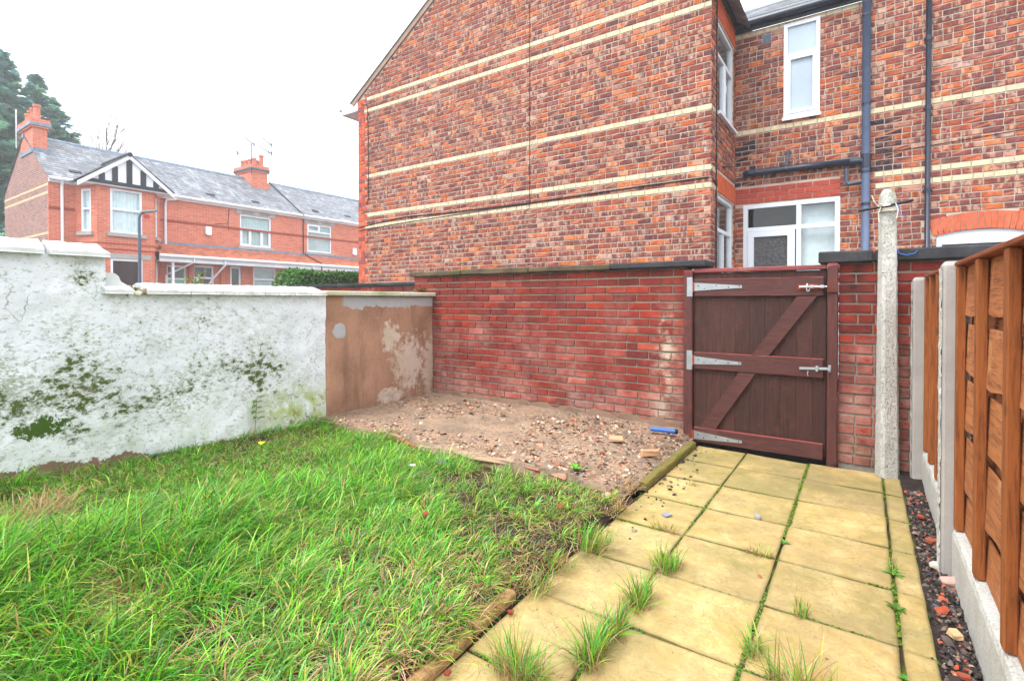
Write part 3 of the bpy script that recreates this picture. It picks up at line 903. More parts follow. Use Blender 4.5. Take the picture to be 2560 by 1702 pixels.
def slab(x0, x1, y0, y1, k, dz):
    nx = max(4, int((x1 - x0) / 0.045)); ny = max(4, int((y1 - y0) / 0.045))
    # edges slightly wavy, corners rounded, riven top
    ex, ey = 0.004 / (x1 - x0), 0.004 / (y1 - y0)
    us = np.concatenate([[0, ex, 2.2 * ex], np.linspace(max(0.06, 3.5 * ex), min(0.94, 1 - 3.5 * ex), nx - 1), [1 - 2.2 * ex, 1 - ex, 1]])
    vs = np.concatenate([[0, ey, 2.2 * ey], np.linspace(max(0.06, 3.5 * ey), min(0.94, 1 - 3.5 * ey), ny - 1), [1 - 2.2 * ey, 1 - ey, 1]])
    U, Vv = np.meshgrid(us, vs)
    X = x0 + U * (x1 - x0); Y = y0 + Vv * (y1 - y0)
    ed = np.minimum(np.minimum(U * (x1 - x0), (1 - U) * (x1 - x0)), np.minimum(Vv * (y1 - y0), (1 - Vv) * (y1 - y0)))
    X = X + 0.0012 * np.sin(Y * 23 + k) * (ed < 0.02); Y = Y + 0.0012 * np.sin(X * 21 + k * 2) * (ed < 0.02)
    tx, ty = rng.uniform(-0.006, 0.006), rng.uniform(-0.006, 0.006)
    n1 = vnoise(X * 9, Y * 9, 100 + k, 3)
    terr = np.floor((vnoise(X * 5, Y * 5, 300 + k, 2) + 1) * 3.0) / 3.0
    Z = dz + 0.0022 * n1 + 0.003 * terr + tx * (U - 0.5) + ty * (Vv - 0.5) - 0.0035 * np.exp(-(ed / 0.003) ** 2)
    n_x, n_y = len(us), len(vs)
    V = np.stack([X, Y, Z], -1).reshape(-1, 3)
    idx = np.arange(n_x * n_y).reshape(n_y, n_x)
    F = np.stack([idx[:-1, :-1], idx[:-1, 1:], idx[1:, 1:], idx[1:, :-1]], -1).reshape(-1, 4)
    rim = list(idx[0, :]) + list(idx[1:, -1]) + list(idx[-1, -2::-1]) + list(idx[-2:0:-1, 0])
    low = V[rim].copy(); low[:, 2] = -0.03
    b = len(V); V = np.vstack([V, V[rim], low]); m = len(rim)
    S4 = np.array([[b + i, b + m + i, b + m + (i + 1) % m, b + (i + 1) % m] for i in range(m)])
    C = np.tile(np.array([1, 1, 1, (k * 0.37) % 1.0]), (len(V), 1))
    o = np_mesh('paving_slab', V, [F, S4], C, 'paving', path, smooth=True)
    rimv = np.concatenate([np.exp(-ed.ravel() / 0.022), np.ones(2 * m)]).astype(np.float32)
    at = o.data.attributes.new("Rim", 'FLOAT', 'POINT'); at.data.foreach_set("value", rimv)
    return o
k = 0
rows = [4.645 - 0.4555 * i for i in range(0, 12)]
for c in range(4):
    for i in range(len(rows) - 1):
        ya, yb = rows[i + 1], rows[i]
        if c == 3:       # cut strip has its own joints
            ya -= 0.02; yb -= 0.02
        if ya < -0.6: continue
        w = 0.006 if c < 3 else 0.007
        k += 1
        slab(PATH_X[c] + w, PATH_X[c + 1] - w, ya + 0.005, yb - 0.005, k, 0.0 + rng.uniform(-0.003, 0.004))

# moss running along the joints
def moss_line(mb_v, mb_f, mb_c, p0, p1, n, w, h, patch):
    for i in range(n):
        t = rng.random()
        if math.sin(t * patch[0] + patch[1]) + 0.5 * math.sin(t * patch[0] * 2.7) < patch[2]: continue
        x = p0[0] + (p1[0] - p0[0]) * t + rng.gauss(0, w); y = p0[1] + (p1[1] - p0[1]) * t + rng.gauss(0, w)
        s = rng.uniform(0.003, 0.009); z = -0.006 + rng.uniform(0, h)
        b = len(mb_v)
        for q in range(4):
            a = q * 1.571 + rng.random()
            mb_v.append((x + s * math.cos(a), y + s * math.sin(a), z))
        mb_v.append((x, y, z + s * rng.uniform(0.5, 1.1)))
        mb_f.extend([(b + q, b + (q + 1) % 4, b + 4) for q in range(4)])
        c = jit(rng.choice([S(96, 132, 22), S(74, 112, 18), S(122, 146, 36), S(58, 86, 20)]), 0.2)
        mb_c.extend([(*c, 0)] * 5)
mv, mf, mc = [], [], []
moss_line(mv, mf, mc, (-0.345, 1.2), (-0.345, 4.6), 1900, 0.005, 0.008, (9.0, 0.3, -0.35))
moss_line(mv, mf, mc, (-0.80, 1.2), (-0.80, 4.6), 700, 0.005, 0.006, (11.0, 1.2, 0.1))
moss_line(mv, mf, mc, (0.122, 1.2), (0.122, 4.6), 900, 0.005, 0.006, (13.0, 2.2, 0.2))
for i, y in enumerate(rows):
    if 1.0 < y < 4.6:
        moss_line(mv, mf, mc, (-1.2, y), (0.13, y), 420, 0.004, 0.005, (9 + i, i * 1.7, 0.0))
        moss_line(mv, mf, mc, (0.122, y - 0.02), (0.232, y - 0.02), 60, 0.004, 0.005, (3, i * 2.1, -0.3))
o = np_mesh('joint_moss', np.array(mv), np.array(mf), np.array(mc), 'blade', None, kind='stuff')
tag(o, 'bright green moss growing along the joints between the paving slabs', 'moss')

# lawn soil -----------------------------------------------------------
def soil_z(x, y):
    base = 0.045 + 0.055 * np.clip((-1.6 - x) / 2.6, 0, 1) + 0.03 * np.clip((2.2 - y) / 2.0, 0, 1) * np.clip((-2.0 - x) / 2, 0, 1)
    return base + 0.018 * vnoise(x * 3.2, y * 3.2, 5, 3)
xs = np.linspace(-4.43, -1.205, 72); ys = np.linspace(-1.6, 3.16, 100)
Xg, Yg = np.meshgrid(xs, ys)
Zg = soil_z(Xg, Yg) + 0.006 * vnoise(Xg * 22, Yg * 22, 6, 2)
Zg = Zg - 0.05 * np.clip((Xg + 1.26) / 0.05, 0, 1)
idx = np.arange(Xg.size).reshape(Xg.shape)
F = np.stack([idx[:-1, :-1], idx[:-1, 1:], idx[1:, 1:], idx[1:, :-1]], -1).reshape(-1, 4)
o = np_mesh('lawn_soil', np.stack([Xg, Yg, Zg], -1).reshape(-1, 3), F, np.ones((Xg.size, 4)), 'soil', None, True)
structure('lawn_soil', o)
# soil strip beside the fence
xs = np.linspace(0.222, 0.40, 14); ys = np.linspace(-0.6, 4.75, 140)
Xg, Yg = np.meshgrid(xs, ys)
Zg = -0.012 + 0.012 * vnoise(Xg * 20, Yg * 12, 8, 3) + 0.05 * np.clip((Yg - 4.3) / 0.4, 0, 1)
idx = np.arange(Xg.size).reshape(Xg.shape)
F = np.stack([idx[:-1, :-1], idx[:-1, 1:], idx[1:, 1:], idx[1:, :-1]], -1).reshape(-1, 4)
o = np_mesh('soil_strip', np.stack([Xg, Yg, Zg], -1).reshape(-1, 3), F, np.ones((Xg.size, 4)), 'strip', None, True)
structure('soil_strip', o)
# rubble pad: old concrete base with a broken front edge
def pad_front(x): return 3.06 - 0.10 * np.exp(-((x + 2.6) / 0.6) ** 2) + 0.05 * vnoise(x * 5, x * 0, 15, 2) + 0.03 * np.clip((x + 1.9) / 0.7, 0, 1)
def pad_z(x, y): return -0.05 * np.clip((x + 1.36) / 0.10, 0, 1) + 0.128 + 0.010 * vnoise(x * 4, y * 4, 17, 3) + 0.012 * np.clip((4.75 - y) / -0.2 + 1, 0, 1) - 0.035 * np.clip((x + 1.75) / 0.5, 0, 1)
xs = np.linspace(-4.43, -1.235, 110); tv = np.linspace(0, 1, 50)
Xg, Tg = np.meshgrid(xs, tv)
Yg = pad_front(Xg) * (1 - Tg) + 4.74 * Tg
Zg = pad_z(Xg, Yg) + 0.006 * vnoise(Xg * 25, Yg * 25, 18, 2)
front = np.stack([Xg[0], Yg[0] + 0.004, np.full(len(xs), 0.0)], -1)
V = np.vstack([np.stack([Xg, Yg, Zg], -1).reshape(-1, 3), front])
idx = np.arange(Xg.size).reshape(Xg.shape); n0 = Xg.size
F = np.stack([idx[:-1, :-1], idx[:-1, 1:], idx[1:, 1:], idx[1:, :-1]], -1).reshape(-1, 4)
F2 = np.array([[n0 + i, n0 + i + 1, idx[0, i + 1], idx[0, i]] for i in range(len(xs) - 1)])
o = np_mesh('rubble_pad', V, [F, F2], np.ones((len(V), 4)), 'pad', None, False)
structure('rubble_pad', o)

x_ = -4.2
while x_ < -1.55:
    w_ = rng.uniform(0.10, 0.34)
    if rng.random() < 0.82:
        m = MB(); m.col(jit(rng.choice([S(160, 112, 86), S(172, 130, 104), S(164, 98, 72), S(158, 132, 110), S(150, 124, 104)]), 0.14))
        yc = float(pad_front(np.array(x_ + w_ / 2)))
        m.bevbox(Matrix.Translation((x_ + w_ / 2, yc + 0.014, 0.106 + rng.uniform(-0.012, 0.004))) @ Matrix.Rotation(rng.uniform(-0.14, 0.14), 4, 'Z') @ Matrix.Rotation(rng.uniform(-0.12, 0.08), 4, 'X'), w_ * 1.05, rng.uniform(0.03, 0.07), 0.04, 0.009, 0.010)
        m.build('edge_piece', 'chip', o)
    x_ += w_ + 0.004
# ---- chips of stone, slate and brick
def chips(n, pos, size, cols, flat=0.45):
    base = np.array([(1, 0, 0), (0.3, 0.9, 0), (-0.8, 0.6, 0), (-0.9, -0.5, 0), (0.1, -1, 0), (0.5, 0.25, 1), (-0.3, 0.3, 1), (0.0, -0.5, 0.9)])
    tri = np.array([(0, 1, 5), (1, 6, 5), (1, 2, 6), (2, 3, 6), (3, 7, 6), (3, 4, 7), (4, 0, 7), (0, 5, 7), (5, 6, 7)])
    V = np.zeros((n, 8, 3)); C = np.zeros((n, 8, 4))
    P = pos(n); s = size(n)
    a = npr.uniform(0, 6.283, n); asp = npr.uniform(0.45, 1.0, n); fl = npr.uniform(flat * 0.4, flat * 1.4, n)
    tilt = npr.normal(0, 0.35, (n, 2))
    B = base[None] * np.stack([s, s * asp, s * fl], -1)[:, None, :] + npr.normal(0, 0.13, (n, 8, 3)) * s[:, None, None] * np.array([1, 1, 0.3])
    ca, sa = np.cos(a)[:, None], np.sin(a)[:, None]
    x = B[..., 0] * ca - B[..., 1] * sa; y = B[..., 0] * sa + B[..., 1] * ca
    z = B[..., 2] + x * tilt[:, :1] + y * tilt[:, 1:]
    V = np.stack([x, y, z], -1) + P[:, None, :]
    cc = np.array(cols)[npr.integers(0, len(cols), n)] * npr.uniform(0.6, 1.15, (n, 1))
    C[..., :3] = np.clip(cc, 0, 1)[:, None, :]
    F = (tri[None] + (np.arange(n) * 8)[:, None, None]).reshape(-1, 3)
    return V.reshape(-1, 3), F, C.reshape(-1, 4)

def pad_pos(n):
    out = []
    while len(out) < n:
        x = npr.uniform(-4.35, -1.26); y = npr.uniform(3.05, 4.66)
        if y < pad_front(np.array(x)) + 0.01: continue
        right = np.clip((x + 2.9) / 1.3, 0, 1); back = np.clip((y - 4.3) / 0.3, 0, 1); left = np.clip((-4.0 - x) / 0.3, 0, 1)
        pr = 0.34 + 0.66 * max(right, 0.35 * back, 0.6 * left) + 0.75 * vnoise(np.array(x * 5), np.array(y * 5), 33, 3) - 0.1
        if npr.random() < pr: out.append((x, y, pad_z(x, y) - 0.001))
    return np.array(out, dtype=float)
CHIP_COL = [S(196, 168, 142), S(176, 140, 114), S(150, 122, 102), S(206, 186, 162), S(124, 112, 104), S(182, 128, 98), S(140, 108, 86), S(166, 150, 136), S(178, 104, 76), S(110, 92, 80), S(92, 80, 72), S(132, 118, 104), S(160, 120, 92), S(200, 150, 116)]
V, F, C = chips(12500, pad_pos, lambda n: npr.gamma(1.7, 0.0044, n) + 0.0025, CHIP_COL, 0.2)
o = np_mesh('rubble', V, F, C, 'chip', None, kind='stuff')
tag(o, 'loose chips of stone, slate and brick spread over the bare pad', 'rubble')
def strip_pos(n):
    y = npr.uniform(0.3, 4.62, n)
    return np.stack([npr.uniform(0.24, 0.343, n), y, npr.uniform(-0.012, 0.002, n)], -1)
STRIP_COL = [S(96, 84, 80), S(70, 60, 60), S(48, 42, 44), S(130, 112, 100), S(44, 38, 38), S(84, 72, 66), S(60, 54, 52), S(56, 60, 72), S(160, 136, 116), S(60, 50, 46), S(52, 44, 42), S(74, 64, 58), S(90, 78, 70), S(50, 44, 44), S(66, 58, 54), S(190, 92, 60), S(110, 98, 90)]
V, F, C = chips(5200, strip_pos, lambda n: npr.gamma(2.0, 0.0027, n) + 0.002, STRIP_COL, 0.6)
o = np_mesh('gravel', V, F, C, 'chip', None, kind='stuff')
tag(o, 'dark gravel and brick crumbs in the strip between paving and fence', 'gravel')
def path_pos(n):
    x = npr.uniform(-1.2, -1.0, n) ; y = npr.uniform(2.6, 4.5, n)
    return np.stack([x, y, np.full(n, 0.004)], -1)
V, F, C = chips(90, path_pos, lambda n: npr.gamma(2.0, 0.0035, n) + 0.002, STRIP_COL[:6], 0.5)
o = np_mesh('path_grit', V, F, C, 'chip', None, kind='stuff')
tag(o, 'dark grit scattered on the paving next to the timber edging', 'grit')

# single pieces one can point at
def fragment(name, loc, size, col, label, cat, rot=None, mat='chip'):
    m = MB(); m.col(col)
    Mx = Matrix.Translation(loc) @ (Matrix.Rotation(rot or rng.uniform(0, 3), 4, 'Z') @ Matrix.Rotation(rng.uniform(-0.2, 0.2), 4, 'X'))
    m.bevbox(Mx, *size, min(size) * 0.18, min(size) * 0.16)
    return tag(m.build(name, mat), label, cat)
fragment('stone_slab_piece', (-1.66, 3.93, 0.15), (0.12, 0.09, 0.03), S(190, 152, 120), 'flat tan stone piece lying on the middle of the rubble', 'stone', 0.4)
fragment('stone_slab_piece', (-1.33, 3.80, 0.12), (0.15, 0.035, 0.05), S(176, 138, 106), 'long broken tan brick edge lying on the rubble near the mossy timber', 'stone', 0.7)
fragment('brick_fragment', (-1.62, 3.58, 0.125), (0.03, 0.025, 0.02), S(136, 66, 48), 'small bright red brick piece on the rubble near its front edge', 'brick')
fragment('brick_fragment', (-1.98, 2.05, 0.10), (0.045, 0.03, 0.03), S(140, 62, 44), 'dark red brick piece lying in the grass', 'brick')
fragment('brick_fragment', (-1.17, 1.70, 0.02), (0.024, 0.016, 0.012), S(128, 60, 44), 'small red brick crumb beside the near timber edging end', 'brick')
fragment('brick_fragment', (-1.155, 1.30, 0.02), (0.022, 0.020, 0.014), S(128, 58, 42), 'small square red brick crumb on the paving at the bottom edge', 'brick')
fragment('white_pebble', (-1.135, 1.245, 0.015), (0.022, 0.02, 0.016), S(214, 206, 192), 'small white pebble on the paving at the bottom edge', 'pebble')
fragment('grey_pebble', (-0.505, 3.29, 0.012), (0.05, 0.03, 0.02), S(150, 150, 152), 'grey pebble lying in a joint of the middle slab column', 'pebble')
fragment('grey_pebble', (-0.955, 3.02, 0.010), (0.05, 0.04, 0.014), S(140, 140, 144), 'flat grey pebble on a slab of the left column', 'pebble')
fragment('white_shard', (-2.66, 2.62, 0.10), (0.05, 0.03, 0.012), S(230, 230, 232), 'white pottery shard lying in the thin grass by the pad', 'shard')
fragment('slate_piece', (-2.54, 2.80, 0.10), (0.10, 0.07, 0.012), S(92, 100, 116), 'blue grey slate piece lying in the grass at the pad edge', 'slate')
fragment('pale_stone', (-1.32, 2.98, 0.06), (0.05, 0.045, 0.035), S(178, 156, 136), 'rounded pale stone at the grass edge beside the slabs', 'stone')
for i, (x, y, s, c, lab) in enumerate([
        (0.287, 3.83, 0.04, S(146, 74, 52), 'orange brick lump in the gravel strip, far one by the shorter panel'),
        (0.30, 3.47, 0.05, S(150, 80, 58), 'orange brick chip in the gravel strip just beyond the near post'),
        (0.293, 3.17, 0.05, S(196, 186, 174), 'pale stone in the gravel strip beside the near concrete post'),
        (0.33, 3.02, 0.07, S(190, 156, 146), 'pinkish stone at the foot of the near concrete post'),
        (0.297, 2.55, 0.05, S(206, 172, 128), 'buff flat stone in the gravel strip beside the near gravel board'),
        (0.29, 2.28, 0.035, S(146, 76, 54), 'orange brick chip in the gravel strip near the bottom edge')]):
    fragment('gravel_stone', (x, y, 0.012), (s, s * 0.7, s * 0.5), c, lab, 'stone')

# ================================================================== WALLS OF THE YARD
YW = 4.72
def rustic_col(r):
    q = rng.random()
    if q < 0.62: c = S(142, 56, 46)
    elif q < 0.80: c = S(158, 58, 42)
    elif q < 0.94: c = S(124, 54, 48)
    else: c = S(168, 80, 64)
    return jit(c, 0.14), rng.random()
CO, LO = 0.0772, 0.2195
# left part, between the corner and the gate
t = empty('brick_garden_wall', (-3.0, YW + 0.1, 0), 'red rustic brick wall with stone coping between rendered wall and gate', 'wall')
m = MB(); m.box(-4.735, -1.332, YW + 0.001, YW + 0.22, -0.1, 1.575); m.build('mortar_bed', 'mortar_grey', t)
rc = layout(-4.735, -1.33, 0.02, 1.575, CO, LO, 0.0105, header=0.03, bed=0.0165)
lay_bricks(t, PY(YW), rc, rustic_col, 'brick_rustic', 300, 0.012, seen=lambda r: r[3] > 0.15 and r[1] > -4.45)
for i, (a, b) in enumerate(((-4.77, -3.93), (-3.925, -2.98), (-2.975, -2.04), (-2.035, -1.14))):
    c = MB(); z1 = 1.64 + 0.004 * math.sin(i * 2)
    c.bevbox(Matrix.Translation(((a + b) / 2, YW + 0.10, (1.578 + z1) / 2)), b - a, 0.34, z1 - 1.578, 0.012, 0.003)
    c.build('coping_stone', 'coping_stone' if i < 3 else 'coping_dark', t)
m = MB(); vs_ = []; fs_ = []
for i in range(90):
    x = -4.42 + i * (3.06 / 89); h_ = 0.155 + 0.018 * math.sin(i * 0.7) + rng.uniform(-0.012, 0.012); d_ = 0.035 + 0.02 * math.sin(i * 0.41) + rng.uniform(-0.006, 0.006)
    vs_ += [(x, YW - 0.008, h_ + 0.03), (x, YW - 0.018, h_ + 0.012), (x, YW - d_ - 0.01, 0.10)]
    if i: b_ = 3 * i; fs_ += [(b_ - 3, b_ - 2, b_ + 1, b_), (b_ - 2, b_ - 1, b_ + 2, b_ + 1)]
m.col(S(120, 96, 80)); m.add(vs_, fs_); m.build('cement_fillet', 'chip', t)
# right part, between the gate and beyond the fence
t = empty('brick_garden_wall', (0.5, YW + 0.1, 0), 'red brick wall with dark concrete coping behind the concrete clothes post', 'wall')
m = MB(); m.box(-0.156, 3.0, YW + 0.001, YW + 0.22, -0.1, 1.565); m.build('mortar_bed', 'mortar_grey', t)
rc = layout(-0.158, 3.0, 0.0, 1.565, CO, LO, 0.0105, header=0.25, bed=0.0165)
lay_bricks(t, PY(YW), rc, rustic_col, 'brick_rustic', 170, 0.012, seen=lambda r: r[0] < 1.0)
for i, (a, b) in enumerate(((-0.29, 0.062), (0.066, 1.0), (1.004, 2.0), (2.004, 3.0))):
    c = MB(); c.bevbox(Matrix.Translation(((a + b) / 2, YW + 0.10, 1.612)), b - a, 0.34, 0.088, 0.010, 0.003)
    c.build('coping_stone', 'coping_dark', t)
# lower wall running on behind the rendered wall
t = empty('low_brick_wall', (-6.6, 4.95, 0), 'lower red brick wall with thin dark coping beyond the rendered wall', 'wall')
m = MB(); m.box(-9.0, -4.74, 4.841, 5.03, -0.1, 1.475); m.build('mortar_bed', 'mortar_grey', t)
rc = layout(-9.0, -4.74, 0.95, 1.475, CO, LO, 0.0105, header=0.0, bed=0.0165)
lay_bricks(t, PY(4.84), rc, rustic_col, 'brick_rustic', 140, 0.012)
for i in range(5):
    a = -9.0 + i * 0.852
    c = MB(); c.bevbox(Matrix.Translation((a + 0.424, 4.93, 1.50)), 0.846, 0.26, 0.045, 0.008, 0.002)
    c.build('coping_stone', 'coping_dark', t)

# white rendered wall ---------------------------------------------------
XW = -4.42
t = empty('white_rendered_wall', (-4.54, 1.5, 0), 'white painted cracked render wall with mossy patches along the lawn', 'wall')
def wall_grid(y0, y1, z0, z1, step, amp, seed):
    ny = int((y1 - y0) / step) + 1; nz = int((z1 - z0) / step) + 1
    Yg, Zg = np.meshgrid(np.linspace(y0, y1, ny), np.linspace(z0, z1, nz))
    Xg = XW + amp * vnoise(Yg * 2.2, Zg * 2.2, seed, 3) + amp * 0.35 * vnoise(Yg * 14, Zg * 14, seed + 1, 3)
    Xg = Xg + amp * 0.22 * vnoise(Yg * 38, Zg * 38, seed + 2, 2)
    return Yg, Zg, Xg
def wall_block(name, y0, y1, z0, z1, seed, mat, parent, amp=0.010, ztop=None):
    Yg, Zg, Xg = wall_grid(y0, y1, z0, z1, 0.03, amp, seed)
    if ztop is not None: pass
    V = np.stack([Xg, Yg, Zg], -1).reshape(-1, 3)
    idx = np.arange(Xg.size).reshape(Xg.shape)
    F = np.stack([idx[:-1, :-1], idx[:-1, 1:], idx[1:, 1:], idx[1:, :-1]], -1).reshape(-1, 4)
    rim = list(idx[0, :]) + list(idx[1:, -1]) + list(idx[-1, -2::-1]) + list(idx[-2:0:-1, 0])
    back = V[rim].copy(); back[:, 0] = XW - 0.23
    b = len(V); n = len(rim)
    V = np.vstack([V, back])
    S4 = np.array([[rim[i], b + i, b + (i + 1) % n, rim[(i + 1) % n]] for i in range(n)])
    C = np.ones((len(V), 4))
    o = np_mesh(name, V, [F, S4], C, mat, parent, smooth=False)
    o.data.polygons.foreach_set("use_smooth", [i < len(F) for i in range(len(o.data.polygons))])
    bk = MB(); bk.box(XW - 0.232, XW - 0.05, y0 + 0.01, y1 - 0.01, z0, z1 - 0.01); q = bk.build('back_face', mat, None); q.parent = o
    return o
def l_wall():
    ys = np.concatenate([np.linspace(-1.6, 1.372, 100), np.linspace(1.372, 3.168, 61)[1:]])
    zs = np.concatenate([np.linspace(-0.05, 1.333, 48), np.linspace(1.333, 1.588, 10)[1:]])
    Yg, Zg = np.meshgrid(ys, zs)
    a = 0.014
    Xg = XW + a * vnoise(Yg * 2.2, Zg * 2.2, 41, 3) + a * 0.35 * vnoise(Yg * 14, Zg * 14, 42, 3) + a * 0.22 * vnoise(Yg * 38, Zg * 38, 43, 2)
    V = np.stack([Xg, Yg, Zg], -1).reshape(-1, 3)
    idx = np.arange(Xg.size).reshape(Xg.shape)
    keep = ~((Zg[:-1, :-1] > 1.3329) & (Yg[:-1, :-1] > 1.3719))
    F = np.stack([idx[:-1, :-1], idx[:-1, 1:], idx[1:, 1:], idx[1:, :-1]], -1)[keep]
    iy, iz = int(np.argmin(abs(ys - 1.372))), int(np.argmin(abs(zs - 1.333)))
    rim = list(idx[0, :]) + list(idx[1:iz + 1, -1]) + list(idx[iz, -2:iy - 1:-1]) + list(idx[iz + 1:, iy]) + list(idx[-1, iy - 1::-1]) + list(idx[-2:0:-1, 0])
    b = len(V); n = len(rim)
    back = V[rim].copy(); back[:, 0] = XW - 0.23
    V = np.vstack([V, V[rim], back])
    S4 = np.array([[b + i, b + n + i, b + n + (i + 1) % n, b + (i + 1) % n] for i in range(n)])
    o = np_mesh('rendered_face', V, [F, S4], np.ones((len(V), 4)), 'white', t)
    o.data.polygons.foreach_set("use_smooth", [k_ < len(F) for k_ in range(len(o.data.polygons))])
    bk = MB(); bk.box(XW - 0.232, XW - 0.06, -1.59, 3.15, -0.05, 1.32); bk.box(XW - 0.232, XW - 0.06, -1.59, 1.36, 1.321, 1.58)
    q = bk.build('back_face', 'white', None); q.parent = o
l_wall()
# brick footing showing under the render
m = MB(); m.col(S(150, 84, 62)); m.box(XW - 0.2, XW + 0.010, 1.7, 3.17, -0.05, 0.075); m.build('footing', 'chip', t)

def coping(parent, y0, y1, zb, lip, rise, x_front=-4.368, x_ridge=-4.55, x_back=-4.70, mat='coping_white', skew=(0, 0), seed=0, end1=0.0, name='coping_stone'):
    # pitched capstone; cross section swept in y with some waviness
    n = 14; vs = []; fs = []
    sec = [(x_front + 0.004, 0.0), (x_front, 0.006), (x_front, lip), (x_front - 0.012, lip + 0.008), (x_ridge, lip + rise), (x_back, lip * 0.9), (x_back, 0.0)]
    for i in range(n + 1):
        f = i / n
        y = y0 + (y1 - y0) * f
        for k, (x, z) in enumerate(sec):
            fr = (x - x_front) / (x_ridge - x_front)
            yy = y + (skew[0] * (1 - f) + skew[1] * f) * fr * 0.1
            e = 0.002 * math.sin(y * 31 + k * 1.7 + seed) + 0.0018 * math.sin(y * 67 + seed * 3)
            hip = 0.0
            if end1 and f > 0.55 and k in (3, 4, 5): hip = 0
            vs.append((x + e * 0.6, yy - (end1 * (z / (lip + rise)) if (end1 and i == n and k in (3, 4)) else 0), zb + z + e * (k in (2, 3, 4))))
    s = len(sec)
    for i in range(n):
        for k in range(s):
            k2 = (k + 1) % s
            fs.append((i * s + k, i * s + k2, (i + 1) * s + k2, (i + 1) * s + k)[::-1])
    fs.append(tuple(range(s))[::-1][::-1]); fs.append(tuple(range(n * s, n * s + s))[::-1])
    mb = MB(); mb.add(vs, fs)
    return mb.build(name, mat, parent)
for y0, y1, sk in ((-1.6, -0.6, (0, 0)), (-0.59, 0.22, (0, 0)), (0.225, 1.032, (0, 0.1))):
    coping(t, y0, y1, 1.582, 0.03, 0.075, skew=sk, seed=y0)
coping(t, 1.066, 1.385, 1.582, 0.03, 0.072, seed=4, end1=0.03)
for y0, y1 in ((1.352, 1.522), (1.614, 1.905), (1.913, 2.512), (2.522, 2.802), (2.812, 3.155)):
    coping(t, y0, y1, 1.328, 0.028, 0.058, seed=y0 * 3, skew=(-0.15, -0.15), end1=0.04 if y1 > 3.1 else 0)
m = MB(); mm = []     # crumbled mortar in the broken gap and the haunch against the high part
for i in range(26):
    Mx = Matrix.Translation((rng.uniform(-4.66, -4.38), rng.uniform(1.52, 1.615), rng.uniform(1.33, 1.375))) @ Matrix.Rotation(rng.uniform(0, 3), 4, Vector((rng.random(), rng.random(), rng.random())).normalized())
    m.col(jit(rng.choice([S(196, 190, 172), S(150, 140, 112), S(110, 104, 70)]), 0.15)); m.bevbox(Mx, rng.uniform(0.02, 0.06), rng.uniform(0.02, 0.05), rng.uniform(0.015, 0.035), 0.006, 0.004)
m.build('crumbled_mortar', 'chip', t)
m = MB()
n = 10
for i in range(n + 1):
    pass
prof = [(1.374, 1.335), (1.50, 1.335), (1.495, 1.385), (1.472, 1.425), (1.462, 1.455), (1.44, 1.475), (1.374, 1.485)]
m.prism(prof, lambda u, v, d: (-4.64 + d, u, v), 0.0, 0.18)
m.build('mortar_haunch', 'coping_white', t)

# brown rendered return ------------------------------------------------
t = empty('brown_rendered_wall', (-4.54, 4.0, 0), 'brown rendered wall with grey cement repairs between white wall and brick wall', 'wall')
wall_block('rendered_face', 3.172, 4.72, -0.05, 1.326, 47, 'brown', t, 0.006)
for a, b in ((3.14, 4.126), (4.131, 4.715)):
    c = MB(); c.bevbox(Matrix.Translation((-4.53, (a + b) / 2, 1.353)), 0.33, b - a, 0.046, 0.008, 0.002)
    c.build('coping_slab', 'coping_pale', t)

# ================================================================== GATE
YG = 4.70
for x0, x1, zt, lab, pth in ((-1.328, -1.252, 1.552, 'brown stained gate post on the hinge side, against the long brick wall', 0), (-0.231, -0.160, 1.575, 'brown stained gate post on the latch side, next to the short brick wall', 1)):
    t = empty('gate_post', ((x0 + x1) / 2, 4.69, 0), lab, 'post')
    m = MB(); m.col((1, 1, 1)); m.bevbox(Matrix.Translation(((x0 + x1) / 2, 4.70, zt / 2 - 0.02)), x1 - x0, 0.085, zt + 0.04 - 0.03, 0.006, 0.001)
    m.build('post', 'gate_post', t)
    c = MB(); c.col((1.1, 0.8, 0.85)); c.bevbox(Matrix.Translation(((x0 + x1) / 2, 4.70, zt - 0.02)), x1 - x0 + 0.002, 0.088, 0.028, 0.006, 0.002)
    c.build('weathered_top', 'gate_red', t)
    sx_ = (-0.285, -0.205) if pth else (-1.28, -1.215)
    c = MB(); c.col((0.7, 0.68, 0.68)); c.bevbox(Matrix.Translation(((sx_[0] + sx_[1]) / 2, 4.752, 0.77)), sx_[1] - sx_[0], 0.022, 1.52, 0.003); c.build('gap_filler', 'gate_post', t)  # strip added behind the gap to keep light from showing through
    if pth:
        c = MB(); c.col((1.3, 0.95, 0.6)); c.bevbox(Matrix.Translation((-0.195, 4.646, 1.385)), 0.074, 0.022, 0.085, 0.002)
        c.build('keep_block', 'gate_rail', t)
        c = MB(); c.bevbox(Matrix.Translation((-0.212, 4.655, 0.752)), 0.02, 0.012, 0.055, 0.002); c.bevbox(Matrix.Translation((-0.215, 4.632, 0.742)), 0.012, 0.035, 0.012, 0.002)
        c.build('latch_catch', 'steel', t)
gate = empty('wooden_gate', (-0.74, 4.70, 0), 'dark brown ledged and braced wooden gate with steel strap hinges', 'gate')
xs = [-1.247, -1.135, -1.02, -0.905, -0.79, -0.675, -0.56, -0.445, -0.33, -0.238]
for i in range(9):
    m = MB(); q = rng.choice([0.56, 0.64, 0.72, 0.76, 0.60]); m.col((q, q * rng.uniform(0.95, 1.03), q * rng.uniform(0.94, 1.02)))
    m.bevbox(Matrix.Translation(((xs[i] + xs[i + 1]) / 2, YG + 0.011, 0.785)), xs[i + 1] - xs[i] - 0.0008, 0.02, 1.47 + rng.uniform(-0.004, 0.004), 0.001)
    m.build('plank', 'gate_board', gate)
